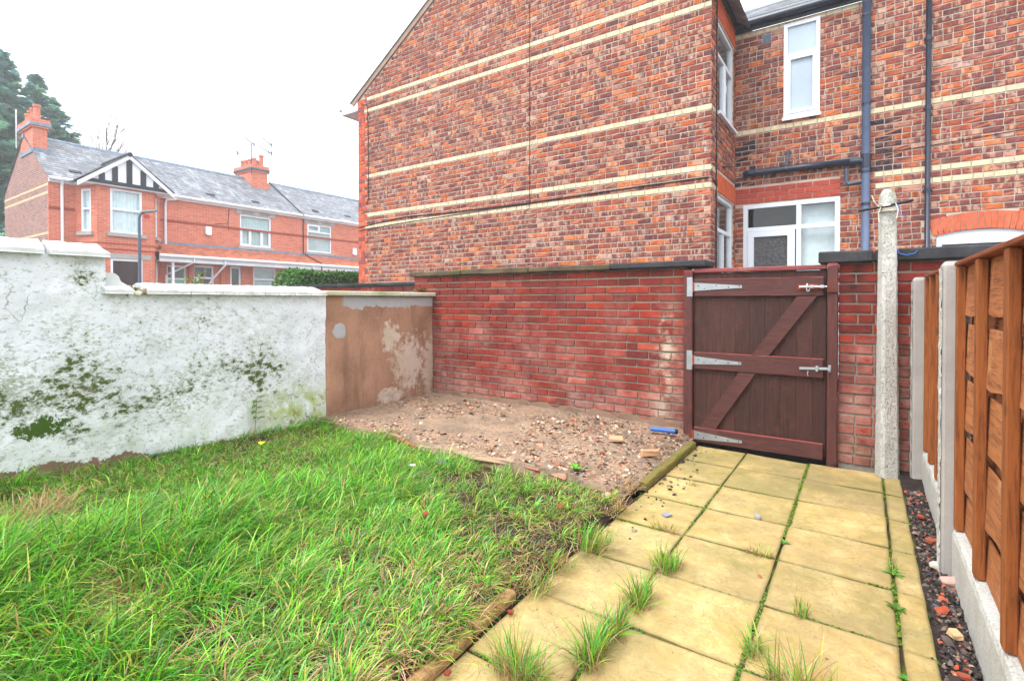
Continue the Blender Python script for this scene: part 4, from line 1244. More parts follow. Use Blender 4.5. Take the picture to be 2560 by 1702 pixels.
m = MB(); m.bevbox(Matrix.Translation((-0.741, YG + 0.004, 1.541)), 1.01, 0.065, 0.036, 0.006)
m.build('top_cap', 'gate_red', gate)
for z0, z1, dx in ((1.316, 1.462, 0), (0.674, 0.820, 0.0), (0.032, 0.155, 0.0)):
    m = MB(); m.col((1, 1, 1)); m.bevbox(Matrix.Translation((-0.747, YG - 0.018, (z0 + z1) / 2)), 0.988, 0.034, z1 - z0, 0.005, 0.001)
    m.c = [(1.0, 0.98, 0.98, c_[3]) for c_ in m.c]; r_ = m.build('ledge', 'gate_rail', gate)
    m = MB(); m.col((1.5, 1.5, 1.4)); m.bevbox(Matrix.Translation((-0.747, YG - 0.020, z1 + 0.0015)), 0.984, 0.031, 0.004, 0.001)
    q = m.build('pale_edge', 'gate_red', None); q.parent = r_  # lighter strip along the top edge of each ledge
for pts in (((-0.769, 0.8225), (-0.642, 0.8225), (-0.302, 1.3135), (-0.436, 1.3135)), ((-1.19, 0.158), (-1.06, 0.158), (-0.738, 0.6715), (-0.868, 0.6715))):
    m = MB(); m.col((1.02, 1.0, 1.0)); m.prism(pts, PY(YG), 0.002, 0.034)
    m.build('brace', 'gate_rail', gate)
for i, (z, tip) in enumerate(((1.40, -0.845), (0.752, -0.848), (0.09, -0.84))):
    h = MB()
    z2 = z - 0.004
    h.prism([(-1.236, z - 0.036), (-0.87, z2 - 0.012), (tip, z2 - 0.012), (tip, z2 + 0.012), (-0.87, z2 + 0.012), (-1.236, z + 0.036)], PY(YG - 0.036), 0.0, 0.005)
    ho = h.build('strap_hinge', 'steel', gate)
    p = MB(); p.prism([(-1.298, z - 0.085), (-1.250, z - 0.085), (-1.250, z + 0.085), (-1.298, z + 0.085)], PY(4.6575), 0.0, 0.004)
    q = p.build('hinge_plate', 'steel' if i < 2 else 'gate_post', None); q.parent = ho
    p = MB(); p.tube([(-1.243, 4.655, z - 0.045), (-1.243, 4.655, z + 0.045)], 0.008, 8)
    q = p.build('hinge_pin', 'rust', None); q.parent = ho
    p = MB()
    for sx in (-1.20, -1.14, -1.06, -0.95, -0.86): p.lathe((0, 0, 0), [(0.0055, 0), (0.004, 0.003)], 6)
    # screw heads sit proud of the strap
    p = MB()
    for k_, sx in enumerate((-1.20, -1.15, -1.05, -0.95, -0.865)):
        p.tube([(sx, YG - 0.0405, z2 + 0.012 * (-1) ** k_ * (1.0 if k_ < 3 else 0.2)), (sx, YG - 0.044, z2 + 0.012 * (-1) ** k_ * (1.0 if k_ < 3 else 0.2))], 0.0055, 8)
    q = p.build('screw', 'black_plastic', None); q.parent = ho
b = MB(); b.bevbox(Matrix.Translation((-0.36, YG - 0.039, 1.387)), 0.14, 0.006, 0.038, 0.002)
bo = b.build('bolt_plate', 'rust', gate)
b = MB(); b.tube([(-0.42, YG - 0.055, 1.387), (-0.205, YG - 0.055, 1.387)], 0.007, 8); q = b.build('bolt_bar', 'steel', None); q.parent = bo
for sx in (-0.335, -0.265):
    b = MB(); b.bevbox(Matrix.Translation((sx, YG - 0.055, 1.387)), 0.036, 0.03, 0.024, 0.004); q = b.build('bolt_guide', 'steel', None); q.parent = bo
b = MB(); b.tube([(-0.365, YG - 0.055, 1.412), (-0.366, YG - 0.07, 1.388), (-0.368, YG - 0.072, 1.36), (-0.36, YG - 0.072, 1.350), (-0.35, YG - 0.072, 1.358), (-0.347, YG - 0.072, 1.372)], 0.0045, 6); q = b.build('bolt_handle', 'steel', None); q.parent = bo
b = MB(); b.bevbox(Matrix.Translation((-0.31, YG - 0.046, 0.746)) @ Matrix.Rotation(R(-3), 4, 'Y'), 0.215, 0.008, 0.02, 0.002)
bo = b.build('latch_bar', 'steel', gate)
b = MB(); b.bevbox(Matrix.Translation((-0.296, YG - 0.05, 0.746)), 0.02, 0.022, 0.044, 0.003); q = b.build('latch_guide', 'steel', None); q.parent = bo
b = MB(); b.tube([(-0.357, YG - 0.05, 0.725), (-0.360, YG - 0.06, 0.70), (-0.355, YG - 0.06, 0.685)], 0.004, 6); q = b.build('latch_trigger', 'steel', None); q.parent = bo

# blue tube lying by the gate
t = empty('plastic_tube', (-1.38, 4.41, 0.15), 'blue plastic tube with black end cap lying on the rubble by the gate', 'tube')
m = MB(); A = Vector((-1.535, 4.40, 0.155)); B = Vector((-1.335, 4.44, 0.150)); m.tube([A, B], 0.019, 14); m.build('tube_body', 'blue', t)
m = MB(); m.tube([A.lerp(B, 1.0), A.lerp(B, 1.06), A.lerp(B, 1.12)], [0.021, 0.021, 0.016], 14); m.build('end_cap', 'black_plastic', t)

# ================================================================== CLOTHES POST
t = empty('concrete_clothes_post', (0.15, 4.63, 0), 'tall rough concrete clothes post standing at the end of the paving', 'post')
def post_mesh():
    n = 60; vs = []; fs = []; sec = 16
    for i in range(n + 1):
        f = i / n; z = -0.08 + 2.165 * f
        w = 0.062 - 0.018 * f
        if f > 0.965: w *= 1 - ((f - 0.965) / 0.035) ** 2 * 0.45
        for k in range(sec):
            a = 2 * math.pi * (k + 0.5) / sec
            c_, s_ = math.cos(a), math.sin(a)
            q = min(1 / max(abs(c_), 1e-6), 1 / max(abs(s_), 1e-6), 1.26)
            e = 1 + 0.012 * math.sin(z * 41 + k * 2.3) + 0.014 * rng.uniform(-1, 1)
            x, y = c_ * q * w * e, s_ * q * w * e
            r_ = R(22)
            vs.append((0.15 - 0.010 * f + x * math.cos(r_) - y * math.sin(r_), 4.625 + x * math.sin(r_) + y * math.cos(r_), z))
    for i in range(n):
        for k in range(sec):
            k2 = (k + 1) % sec
            fs.append((i * sec + k, i * sec + k2, (i + 1) * sec + k2, (i + 1) * sec + k))
    fs.append(tuple(range(n * sec, n * sec + sec)))
    m = MB(); m.add(vs, fs); return m
post_mesh().build('post', 'conc_rough', t)
m = MB(); m.tube([(-0.035, 4.545, 1.935), (0.14, 4.555, 1.955), (0.285, 4.57, 1.985)], 0.0095, 10)
tag(m.build('metal_rod', 'black_plastic'), 'thin black rod lashed across the concrete post with rope', 'rod')
m = MB()
for i in range(6):
    pts = []
    z0 = 1.945 + rng.uniform(-0.03, 0.05); tl = rng.uniform(-0.03, 0.03); ph = rng.uniform(0, 6)
    for k in range(17):
        a = k / 16 * 2 * math.pi
        rr = 0.066 + 0.004 * math.sin(3 * a + ph)
        q = min(1 / max(abs(math.cos(a)), 1e-6), 1 / max(abs(math.sin(a)), 1e-6), 1.22)
        x, y = math.cos(a) * q * 0.054, math.sin(a) * q * 0.054
        pts.append((0.142 + x * math.cos(R(22)) - y * math.sin(R(22)), 4.625 + x * math.sin(R(22)) + y * math.cos(R(22)) - (0.02 if y < 0 else 0), z0 + tl * math.sin(a + ph)))
    m.tube(pts, 0.0042, 6)
m.tube([(0.09, 4.54, 1.95), (0.06, 4.53, 1.99), (0.045, 4.54, 2.04)], 0.003, 5)
m.tube([(0.10, 4.54, 1.95), (0.085, 4.535, 1.90), (0.09, 4.53, 1.84)], 0.003, 5)
m.tube([(0.185, 4.55, 1.97), (0.20, 4.535, 1.92), (0.19, 4.53, 1.86)], 0.003, 5)
tag(m.build('rope_lashing', 'rope'), 'pale rope wound several times round the top of the concrete post', 'rope')
m = MB(); m.tube([(0.20, 4.55, 1.96), (0.21, 4.545, 1.89), (0.245, 4.54, 1.865), (0.235, 4.54, 1.885)], 0.003, 5)
tag(m.build('blue_string', 'blue'), 'short blue string hanging from the rope on the concrete post', 'string')
m = MB(); m.tube([(0.205, 4.645, 1.655), (0.21, 4.64, 1.62), (0.25, 4.635, 1.605), (0.30, 4.635, 1.615), (0.315, 4.64, 1.635)], 0.0035, 5)
tag(m.build('blue_string', 'blue'), 'loop of blue string hanging over the dark wall coping', 'string')

# ================================================================== FENCE
def conc_post(x0, x1, y0, y1, z1, label):
    t = empty('concrete_fence_post', ((x0 + x1) / 2, (y0 + y1) / 2, 0), label, 'post', 'concrete posts of the fence')
    m = MB(); b = 0.012
    poly = [(x0 + b, y0), (x1, y0), (x1, y0 + 0.03), (x0 + 0.065, y0 + 0.03), (x0 + 0.065, y1 - 0.03), (x1, y1 - 0.03), (x1, y1), (x0 + b, y1), (x0, y1 - b), (x0, y0 + b)]
    n = len(poly)
    vs = [(x, y, -0.1) for x, y in poly] + [(x, y, z1 - 0.02) for x, y in poly] + [(x + (0.012 if x < (x0 + x1) / 2 - 0.01 else 0), y + (0.008 if y < (y0 + y1) / 2 else -0.008), z1) for x, y in poly]
    fs = [tuple(range(2 * n, 3 * n))]
    for L in (0, 1):
        for i in range(n):
            j = (i + 1) % n
            fs.append((L * n + i, L * n + j, L * n + n + j, L * n + n + i))
    m.add(vs, fs)
    m.build('post', 'conc_smooth', t)
    m = MB(); bx = MB()
    # rough cast face toward the yard
    ny, nz = 5, 70
    vs = []; fs = []
    for i in range(nz + 1):
        for k in range(ny + 1):
            z = -0.09 + (z1 + 0.06) * i / nz; y = y0 + b * 0.6 + (y1 - y0 - b * 1.2) * k / ny
            vs.append((x0 - 0.003 - abs(rng.gauss(0, 0.0022)) + (0.003 if k in (0, ny) else 0), y, z))
    for i in range(nz):
        for k in range(ny):
            a = i * (ny + 1) + k
            fs.append((a, a + ny + 1, a + ny + 2, a + 1))
    m.add(vs, fs); m.build('rough_face', 'conc_rough', t)
conc_post(0.305, 0.405, 3.110, 3.225, 1.462, 'slotted concrete fence post between the two fence panels')
conc_post(0.288, 0.398, 4.575, 4.685, 1.442, 'slotted concrete fence post against the brick wall, far end of fence')
conc_post(0.305, 0.405, 1.17, 1.285, 1.462, 'slotted concrete fence post at the near end of the fence')
def gravel_board(y0, y1, label):
    m = MB(); n = 60; vs = []; fs = []
    sec = [(0.347, -0.06), (0.345, 0.20), (0.350, 0.222), (0.362, 0.232), (0.396, 0.236), (0.398, -0.06)]
    for i in range(n + 1):
        y = y0 + (y1 - y0) * i / n
        for k, (x, z) in enumerate(sec): vs.append((x + (rng.gauss(0, 0.0008) if k < 3 else 0), y, z + 0.003 * math.sin(y * 9 + k) * (k in (1, 2))))
    s = len(sec)
    for i in range(n):
        for k in range(s):
            k2 = (k + 1) % s
            fs.append((i * s + k, (i + 1) * s + k, (i + 1) * s + k2, i * s + k2))
    fs.append(tuple(range(s))[::-1]); fs.append(tuple(range(n * s, (n + 1) * s)))
    m.add([(x, y, z) for x, y, z in vs], fs)
    return tag(m.build('gravel_board', 'conc_board'), label, 'board', 'concrete gravel boards under the fence panels')
gravel_board(1.29, 3.105, 'concrete gravel board under the near, longer fence panel')
gravel_board(3.23, 4.57, 'concrete gravel board under the far, shorter fence panel')
def fence_panel(y0, y1, studs, label, waste=0.0):
    t = empty('fence_panel', (0.37, (y0 + y1) / 2, 0.24), label, 'fence', 'waney lap fence panels')
    z0, z1 = 0.238, 1.436
    bands = [(1.436, 1.220), (1.176, 0.966), (0.922, 0.712), (0.664, 0.444), (0.394, 0.200 + 0.04)]
    def wavy_board(za, zb, x, th, seed, tint):
        n = max(10, int((y1 - y0) / 0.04)); vs = []; fs = []
        for i in range(n + 1):
            y = y0 + 0.006 + (y1 - y0 - 0.012) * i / n
            w1 = 0.008 * math.sin(y * 5.1 + seed) + 0.006 * math.sin(y * 13.7 + seed * 2.1) + rng.uniform(-0.002, 0.002)
            w2 = 0.004 * math.sin(y * 4.3 + seed * 1.3)
            a = za - abs(w2) * 0.6; b_ = zb + w1
            if zb < 0.26: b_ = zb
            c_ = 0.003 * math.sin(y * 3 + seed)
            vs += [(x + c_ - 0.004, y, b_), (x + c_ + 0.004, y, a), (x + c_ + th + 0.004, y, a), (x + c_ + th, y, b_)]
        for i in range(n):
            for k in range(4):
                k2 = (k + 1) % 4
                fs.append((4 * i + k, 4 * i + k2, 4 * i + 4 + k2, 4 * i + 4 + k)[::-1])
        fs.append((0, 1, 2, 3)); fs.append((4 * n, 4 * n + 3, 4 * n + 2, 4 * n + 1))
        m = MB(); m.col(tint); m.add(vs, fs)
        m.build('board', 'fence_board', t)
    for i, (a, b_) in enumerate(bands):
        q = rng.uniform(0.9, 1.1); wavy_board(a, b_, 0.3835, 0.008, i * 2.7 + y0, (q, q * rng.uniform(0.94, 1.02), q * rng.uniform(0.9, 1.02)))
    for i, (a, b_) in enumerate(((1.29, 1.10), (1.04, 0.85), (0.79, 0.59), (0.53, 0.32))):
        q = rng.uniform(0.72, 0.85); wavy_board(a, b_, 0.408, 0.008, i * 1.9 + 7, (q * 0.8, q * 0.74, q * 0.7))  # rear boards darkened in colour to deepen the shadowed gaps
    for (a, b_) in studs:
        m = MB(); q = rng.uniform(0.92, 1.08); m.col((q, q, q)); m.bevbox(Matrix.Translation((0.365, (a + b_) / 2, (z0 + z1) / 2)), 0.032, b_ - a, z1 - z0, 0.004, 0.001)
        m.build('batten', 'fence_batten', t)
    m = MB(); m.col((1, 1, 1)); m.bevbox(Matrix.Translation((0.378, (y0 + y1) / 2, 1.447)), 0.066, y1 - y0, 0.018, 0.004)
    m.build('capping', 'fence_cap', t)
    m = MB(); m.col((0.8, 0.8, 0.8)); m.bevbox(Matrix.Translation((0.424, (y0 + y1) / 2, 1.425)), 0.02, y1 - y0, 0.024, 0.003); m.build('outer_rail', 'fence_cap', t)
fence_panel(1.29, 3.105, ((3.045, 3.100), (2.555, 2.612), (2.065, 2.122), (1.58, 1.637), (1.295, 1.35)), 'longer orange brown fence panel nearest the camera with upright battens')
fence_panel(3.23, 4.57, ((3.235, 3.28), (3.50, 3.55), (3.84, 3.89), (4.20, 4.25), (4.51, 4.56)), 'shorter orange brown fence panel between two concrete posts')

# ================================================================== TIMBER EDGING
def log(pts, rad, mat, label, flat=0.0):
    # half round rail: flat sawn foot, rounded top, straight with small dents
    m = MB(); m.col((1, 1, 1)); P = []
    for i in range(len(pts) - 1):
        for k in range(10): P.append(Vector(pts[i]).lerp(Vector(pts[i + 1]), k / 10))
    P.append(Vector(pts[-1]))
    prof = [(-1, -1), (1, -1), (1, 0.35), (0.86, 0.72), (0.5, 0.95), (0.0, 1.02), (-0.5, 0.95), (-0.86, 0.72), (-1, 0.35)]
    n_ = len(prof); vs = []; fs = []
    for i, p in enumerate(P):
        for k, (a, b) in enumerate(prof):
            e = rng.uniform(0.96, 1.03)
            vs.append((p.x + a * rad * e, p.y + (rng.uniform(-0.004, 0.004) if i in (0, len(P) - 1) else 0), p.z + b * rad * 0.8 * e))
    for i in range(len(P) - 1):
        for k in range(n_):
            k2 = (k + 1) % n_
            fs.append((i * n_ + k, i * n_ + k2, (i + 1) * n_ + k2, (i + 1) * n_ + k))
    fs.append(tuple(range(n_))); fs.append(tuple(range((len(P) - 1) * n_, len(P) * n_))[::-1])
    m.add(vs, fs)
    return tag(m.build('edging_timber', mat), label, 'timber', 'timbers edging the path')
log([(-1.222, 4.56, 0.030), (-1.225, 3.95, 0.032), (-1.228, 3.34, 0.028)], 0.034, 'log_moss', 'mossy rounded timber edging beside the rubble, far one by the gate')
log([(-1.238, 1.80, 0.026), (-1.230, 1.52, 0.024)], 0.025, 'log', 'short rounded timber edging between lawn and slabs, second from bottom edge')
log([(-1.222, 1.49, 0.022), (-1.210, 1.12, 0.020)], 0.025, 'log', 'rounded timber edging between lawn and slabs at the bottom edge')

# ================================================================== ROOF COVERING
def slates(parent, o, a, s, n, length, slope, w, e, mat, tint, name='roof_slate', single=False, stuff='slates', clip=None):
    """o eave corner, a along, s up the slope, n outward; courses lapped so that each lower edge stands proud"""
    o, a, s, n = Vector(o), Vector(a).normalized(), Vector(s).normalized(), Vector(n).normalized()
    rest = MB()
    rows_ = int(slope / e)
    for r in range(rows_ + 1):
        x = -(w / 2 if r % 2 else 0)
        while x < length:
            p, q = max(x + 0.003, 0), min(x + w - 0.003, length)
            x += w
            if q - p < 0.03: continue
            y0 = r * e + rng.uniform(-0.006, 0.006); y1 = min(y0 + e * 1.25, slope)
            if y1 - y0 < 0.02: continue
            if clip and not clip((p + q) / 2, y0): continue
            lift = 0.011 + rng.uniform(0, 0.004)
            m = MB() if single else rest
            q_ = rng.uniform(*tint); m.col((q_, q_, q_ * rng.uniform(0.98, 1.04)))
            P = lambda u, v, d: o + a * u + s * v + n * d
            m.add([P(p, y0, 0), P(q, y0, 0), P(q, y1, 0.0), P(p, y1, 0.0), P(p, y0, lift), P(q, y0, lift), P(q, y1, 0.003), P(p, y1, 0.003)],
                  [(4, 5, 6, 7), (0, 1, 5, 4), (1, 2, 6, 5), (3, 0, 4, 7)])
            if single: m.build(name, mat, parent)
    if rest.v: rest.build(stuff, mat, parent, kind='stuff')

COMMON = [S(122, 66, 68), S(138, 72, 64), S(104, 62, 70), S(162, 80, 56), S(194, 94, 50), S(224, 124, 56), S(82, 58, 72), S(150, 84, 74), S(182, 134, 118), S(204, 178, 162), S(62, 54, 66), S(128, 74, 80), S(226, 140, 84), S(206, 108, 58)]
CW = [15, 14, 13, 11, 8, 5, 7, 10, 5, 3, 3, 11, 3, 6]
def common_col(r):
    c = rng.choices(COMMON, CW)[0]; mean = S(170, 94, 58)
    c = tuple(a * 0.76 + b * 0.24 for a, b in zip(c, mean))
    return jit(c, 0.14), rng.random()
def cream_col(r): return jit(S(226, 211, 176), 0.08), rng.random()
def red_col(r): return jit(rng.choice([S(202, 100, 72), S(190, 88, 64), S(208, 110, 80), S(202, 100, 72), S(150, 86, 84)]), 0.08), rng.random()
CB = 0.0885; LB = 0.2225; JB = 0.0125

# ================================================================== THE HOUSE WITH THE GABLE
house = empty('brick_house', (-5.8, 9.0, -0.1), 'brick house with tall mottled gable wall and cream brick bands behind the yard', 'house')
YGB = 7.90
EAVE = 5.93; SL = 0.64
bands = [2.98 + k_ * CB for k_ in (0, 3, 13, 30, 33)]
def gclip(v):
    k_ = max(0, v - EAVE) / SL
    odd = int(round(v / CB)) % 2
    return (max(-9.54 + 0.09 * odd, -9.76 + k_), -1.86 - k_)
def rclip(v):
    odd = int(round(v / CB)) % 2
    k_ = max(0, v - EAVE) / SL
    return (-9.76 + k_, -9.54 + 0.09 * odd)
m = MB()
poly = [(-9.757, -0.1), (-1.862, -0.1), (-1.862, EAVE), (-5.81, EAVE + 3.948 * SL), (-9.757, EAVE)]
m.prism(poly, PY(YGB), -0.23, -0.003)
gw = m.build('gable_wall', 'mortar', house)
rc = layout(-9.54, -1.86, 0.0, 2.98 + CB / 2 + 62 * CB, CB, LB, JB, clip=gclip, header=0.22, bed=0.018)
isband = lambda r: any(abs((r[2] + r[3]) / 2 - b_) < CB * 0.3 for b_ in bands)
lay_bricks(gw, PY(YGB), [r for r in rc if not isband(r)], common_col, 'brick_common', 300, 0.007, seen=lambda r: r[3] > 1.7 and r[3] < 7.2)
lay_bricks(gw, PY(YGB), [r for r in rc if isband(r)], cream_col, 'brick_cream', 300, 0.008, name='cream_brick')
rc = layout(-9.76, -9.45, 0.0, EAVE, CB, LB, 0.006, clip=rclip, header=0.3)
lay_bricks(gw, PY(YGB), rc, red_col, 'brick_red', 140, 0.006, name='quoin_brick', seen=lambda r: r[3] > 1.7)
# front return
m = MB(); m.box(-9.765, -9.60, YGB + 0.01, 14.0, -0.1, EAVE); m.build('front_wall', 'far_red', house)
# barge / verge
for sgn in (-1, 1):
    m = MB()
    x_e = -5.81 + sgn * 4.10; z_e = EAVE + 3.948 * SL - 4.10 * SL
    ux = Vector((-sgn * 1, 0, SL)).normalized()
    A = Vector((x_e, 0, z_e)); B_ = Vector((-5.81, 0, EAVE + 3.948 * SL))
    nrm = Vector((sgn * SL, 0, 1)).normalized()
    pts = [A, B_, B_ + nrm * 0.10, A + nrm * 0.10]
    poly = [(p.x, p.z) for p in pts]
    if sgn > 0: poly = poly[::-1]
    m.prism(poly, PY(YGB), -0.3, 0.035)
    m.build('verge', 'verge', house)
    m = MB()
    pts = [A + nrm * 0.102, B_ + nrm * 0.102, B_ + nrm * 0.125, A + nrm * 0.125 - ux * 0.05]
    poly = [(p.x, p.z) for p in pts]
    if sgn > 0: poly = poly[::-1]
    m.prism(poly, PY(YGB), -6.0, 0.055)
    m.build('roof_slope', 'slate', house)
# front eaves: white soffit and gutter that shows past the gable corner
m = MB(); m.box(-10.30, -9.77, YGB - 0.02, 14.0, 5.70, 5.73); m.build('soffit', 'white_paint', house)
m = MB(); m.box(-10.33, -10.301, YGB - 0.03, 14.0, 5.69, 5.86); m.build('fascia', 'white_paint', house)
m = MB(); m.tube([(-10.40, YGB - 0.06, 5.86), (-10.40, 14.0, 5.86)], 0.06, 10); m.build('gutter', 'white_paint', house)
m = MB(); m.prism([(-10.30, 5.735), (-9.77, 5.735), (-9.77, 6.02), (-9.95, 6.02)], PY(YGB), -0.18, 0.015); m.build('eaves_box', 'white_paint', house)

# rear wall of the main block, facing the path side
XR = -1.86
YO = 9.60
rear = MB()
holes_r = [(8.28, 9.44, 4.17, 5.60), (8.29, 9.46, 0.9, 2.93)]
sheet(rear, PX(XR - 0.004), 7.9, 9.60, -0.1, 6.0, holes_r, 0.11)
rw = rear.build('rear_wall', 'mortar', house)
rr_holes = holes_r + [(8.28, 9.58, 2.93, 3.25), (8.27, 9.58, 5.60, 5.96)]
rc = layout(7.893, 9.60, 0.0, 2.98 + CB / 2 + 33 * CB + CB, CB, LB, JB, holes=rr_holes, header=0.3, bed=0.018)
def rear_col(r):
    if abs((r[2] + r[3]) / 2 - bands[0]) < 0.03 or abs((r[2] + r[3]) / 2 - bands[1]) < 0.03 or abs((r[2] + r[3]) / 2 - bands[2]) < 0.03:
        if r[1] < 8.3: return cream_col(r)
    if r[1] < 8.1 and rng.random() < 0.5: return jit(S(66, 52, 58), 0.2), rng.random()
    return common_col(r)
lay_bricks(rw, PX(XR), rc, rear_col, 'brick_common', 200, 0.007, seen=lambda r: r[3] > 1.5)
# soldier lintels
for z0, z1 in ((2.955, 3.245), (5.62, 5.955)):
    n_ = 17
    for i in range(n_):
        mb = MB(); c_, s_ = red_col(None); mb.col(jit(S(206, 98, 60), 0.08), s_)
        a_ = 8.285 + i * 0.0757
        brick_shape(mb, PX(XR), a_ + 0.003, a_ + 0.0727, z0, z1, 0.008)
        mb.build('lintel_brick', 'brick_red', rw)
m = MB(); m.box(XR - 0.2, XR - 0.005, 8.28, 9.58, 2.934, 2.952); m.build('lintel_bar', 'black_wood', house)
window(house, PX(XR), 8.28, 9.44, 4.17, 5.60, 0.07, 0.055, grid=[(0, 1, 0.66, 1, False), (0, 0.5, 0, 0.66, False), (0.5, 1, 0, 0.66, True)], transoms=[('h', 0.66, 0, 1), ('v', 0.5, 0, 0.66)], back='dark', sill=(0.04, 0.05, 0.06, 'upvc'), backdepth=0.4)
window(house, PX(XR), 8.29, 9.46, 0.9, 2.93, 0.07, 0.055, grid=[(0, 1, 0.735, 1, False), (0, 0.5, 0, 0.735, False), (0.5, 1, 0, 0.735, False)], transoms=[('h', 0.735, 0, 1), ('v', 0.5, 0, 0.735)], back='net', sill=(0.04, 0.05, 0.06, 'upvc'), backdepth=0.45)
m = MB(); m.tube([(XR, 8.65, 3.40), (XR + 0.16, 8.66, 3.39)], 0.012, 8); m.build('overflow_pipe', 'black_pvc', house)
# rear gutter seen end on
m = MB(); m.tube([(XR + 0.13, 7.6, 6.04), (XR + 0.13, 9.50, 6.04)], 0.058, 12); m.build('gutter', 'black_pvc', house)
m = MB(); m.box(XR + 0.004, XR + 0.06, 7.62, 9.57, 5.97, 6.10); m.build('fascia', 'black_wood', house)
# dark inside
m = MB(); m.box(-9.6, -2.5, YGB + 0.25, 13.9, 0, 5.8); m.build('inner_core', 'core', house)

# side wall of the rear wing -------------------------------------------
KX = 1.0213
wing = MB()
holes_o = [(-1.11, -0.594, 4.293, 5.824), (-1.724, -0.31, -0.1, 2.92)]
sheet(wing, PY(YO + 0.004), -1.86, 0.02, -0.1, 5.88, holes_o, 0.11)
ww = wing.build('wing_wall', 'mortar', house)
CO2 = 0.088
ob = [4.16 + k_ * CO2 for k_ in (0, -11, -13, 19)]
def wing_band(r):
    z = (r[2] + r[3]) / 2
    if abs(z - ob[0]) < 0.03 or abs(z - ob[3]) < 0.03: return True
    return r[0] > 0.05 and (abs(z - ob[1]) < 0.03 or abs(z - ob[2]) < 0.03)
def wing_col(r):
    u, z = (r[0] + r[1]) / 2, (r[2] + r[3]) / 2
    if u < -1.55 and 3.0 < z < 4.12 and rng.random() < 0.75: return jit(S(52, 48, 62), 0.25), 0.4
    if 0.08 < u < 0.45 and 3.2 < z < 4.0 and rng.random() < 0.7: return jit(S(50, 48, 60), 0.25), 0.4
    return common_col(r)
lint = (-1.85, -0.31, 2.92, 3.205)
rc = layout(-1.86, 0.02, 0.0, 4.16 + CO2 / 2 + 19 * CO2, CO2, LB, JB, holes=holes_o + [lint], header=0.3, bed=0.018)
lay_bricks(ww, PY(YO), [r for r in rc if not wing_band(r)], wing_col, 'brick_common', 300, 0.007, seen=lambda r: r[3] > 1.6)
lay_bricks(ww, PY(YO), [r for r in rc if wing_band(r)], cream_col, 'brick_cream', 300, 0.008, name='cream_brick')
rc = layout(-1.85, -0.31, 2.935, 3.205, 0.09, 0.235, 0.010, header=0.0)
lay_bricks(ww, PY(YO), rc, lambda r: (jit(S(184, 84, 68), 0.07), rng.random()), 'brick_red', 100, 0.008, name='red_brick')
window(house, PY(YO), -1.11, -0.594, 4.293, 5.824, 0.02, 0.055, grid=[(0, 1, 0.655, 1, False), (0, 1, 0, 0.655, True)], transoms=[('h', 0.655, 0, 1)], pane_mat='frosted_sky', back='net', sill=(0.02, 0.05, 0.05, 'upvc'))
door = window(house, PY(YO), -1.724, -0.31, 0.0, 2.92, 0.05, 0.07, name='glazed_door', back='dark', backdepth=0.3,
       grid=[(0, 0.595, 0.853, 1, False), (0.595, 1, 0.853, 1, False), (0.595, 1, 0, 0.853, False)], transoms=[('h', 0.853, 0, 1), ('v', 0.595, 0, 0.853), ('v', 0.595, 0.853, 1)])
m = MB(); bar(m, PY(YO), -0.86, -0.36, 0.05, 2.86, -0.20, -0.19); q = m.build('net_curtain', 'net', None); q.parent = door
d_ = MB()
for (a, b, c, d) in ((-1.65, -1.555, 0.02, 2.45), (-1.045, -0.935, 0.02, 2.45), (-1.555, -1.045, 2.36, 2.45), (-1.555, -1.045, 0.02, 1.1)):
    bar(d_, PY(YO), a, b, c, d, -0.06, 0.006)
q = d_.build('door_leaf', 'upvc', None); q.parent = door
m = MB(); bar(m, PY(YO), -1.556, -1.044, 1.1, 2.361, -0.045, -0.02); q = m.build('patterned_glass', 'obscure', None); q.parent = door
# eaves of the wing
m = MB(); m.tube([(-1.90, YO - 0.11, 5.985), (0.02, YO - 0.11, 5.985)], 0.062, 12); m.build('gutter', 'black_pvc', house)
m = MB(); m.box(-1.86, 0.03, YO - 0.045, YO - 0.004, 5.882, 6.05); m.build('fascia', 'black_wood', house)
m = MB(); m.box(-1.86, 0.03, YO - 0.075, YO - 0.046, 5.868, 5.90); m.build('fascia_trim', 'black_wood', house)
so = Vector((-1.95, YO - 0.10, 6.05)); sl = Vector((0, 1, 0.62)).normalized(); sn = Vector((0, -0.62, 1)).normalized()
m = MB(); m.add([so, so + Vector((2.05, 0, 0)), so + Vector((2.05, 0, 0)) + sl * 2.2, so + sl * 2.2], [(0, 1, 2, 3)])
m.build('wing_roof', 'slate', house)
slates(house, so + sn * 0.006, (1, 0, 0), sl, sn, 2.05, 1.5, 0.26, 0.19, 'slate', (0.75, 1.1), single=True)
m = MB(); m.box(-1.80, -0.02, YO + 0.75, 12.0, 0, 5.8); m.build('wing_core', 'core', house)
# vent
m = MB(); bar(m, PY(YO), -1.44, -1.29, 5.62, 5.755, 0.0, 0.012); vo = m.build('air_vent', 'lead', house)
for i in range(6):
    m = MB(); bar(m, PY(YO), -1.43, -1.30, 5.632 + i * 0.02, 5.641 + i * 0.02, 0.0125, 0.018); q = m.build('vent_slat', 'dark_metal', None); q.parent = vo
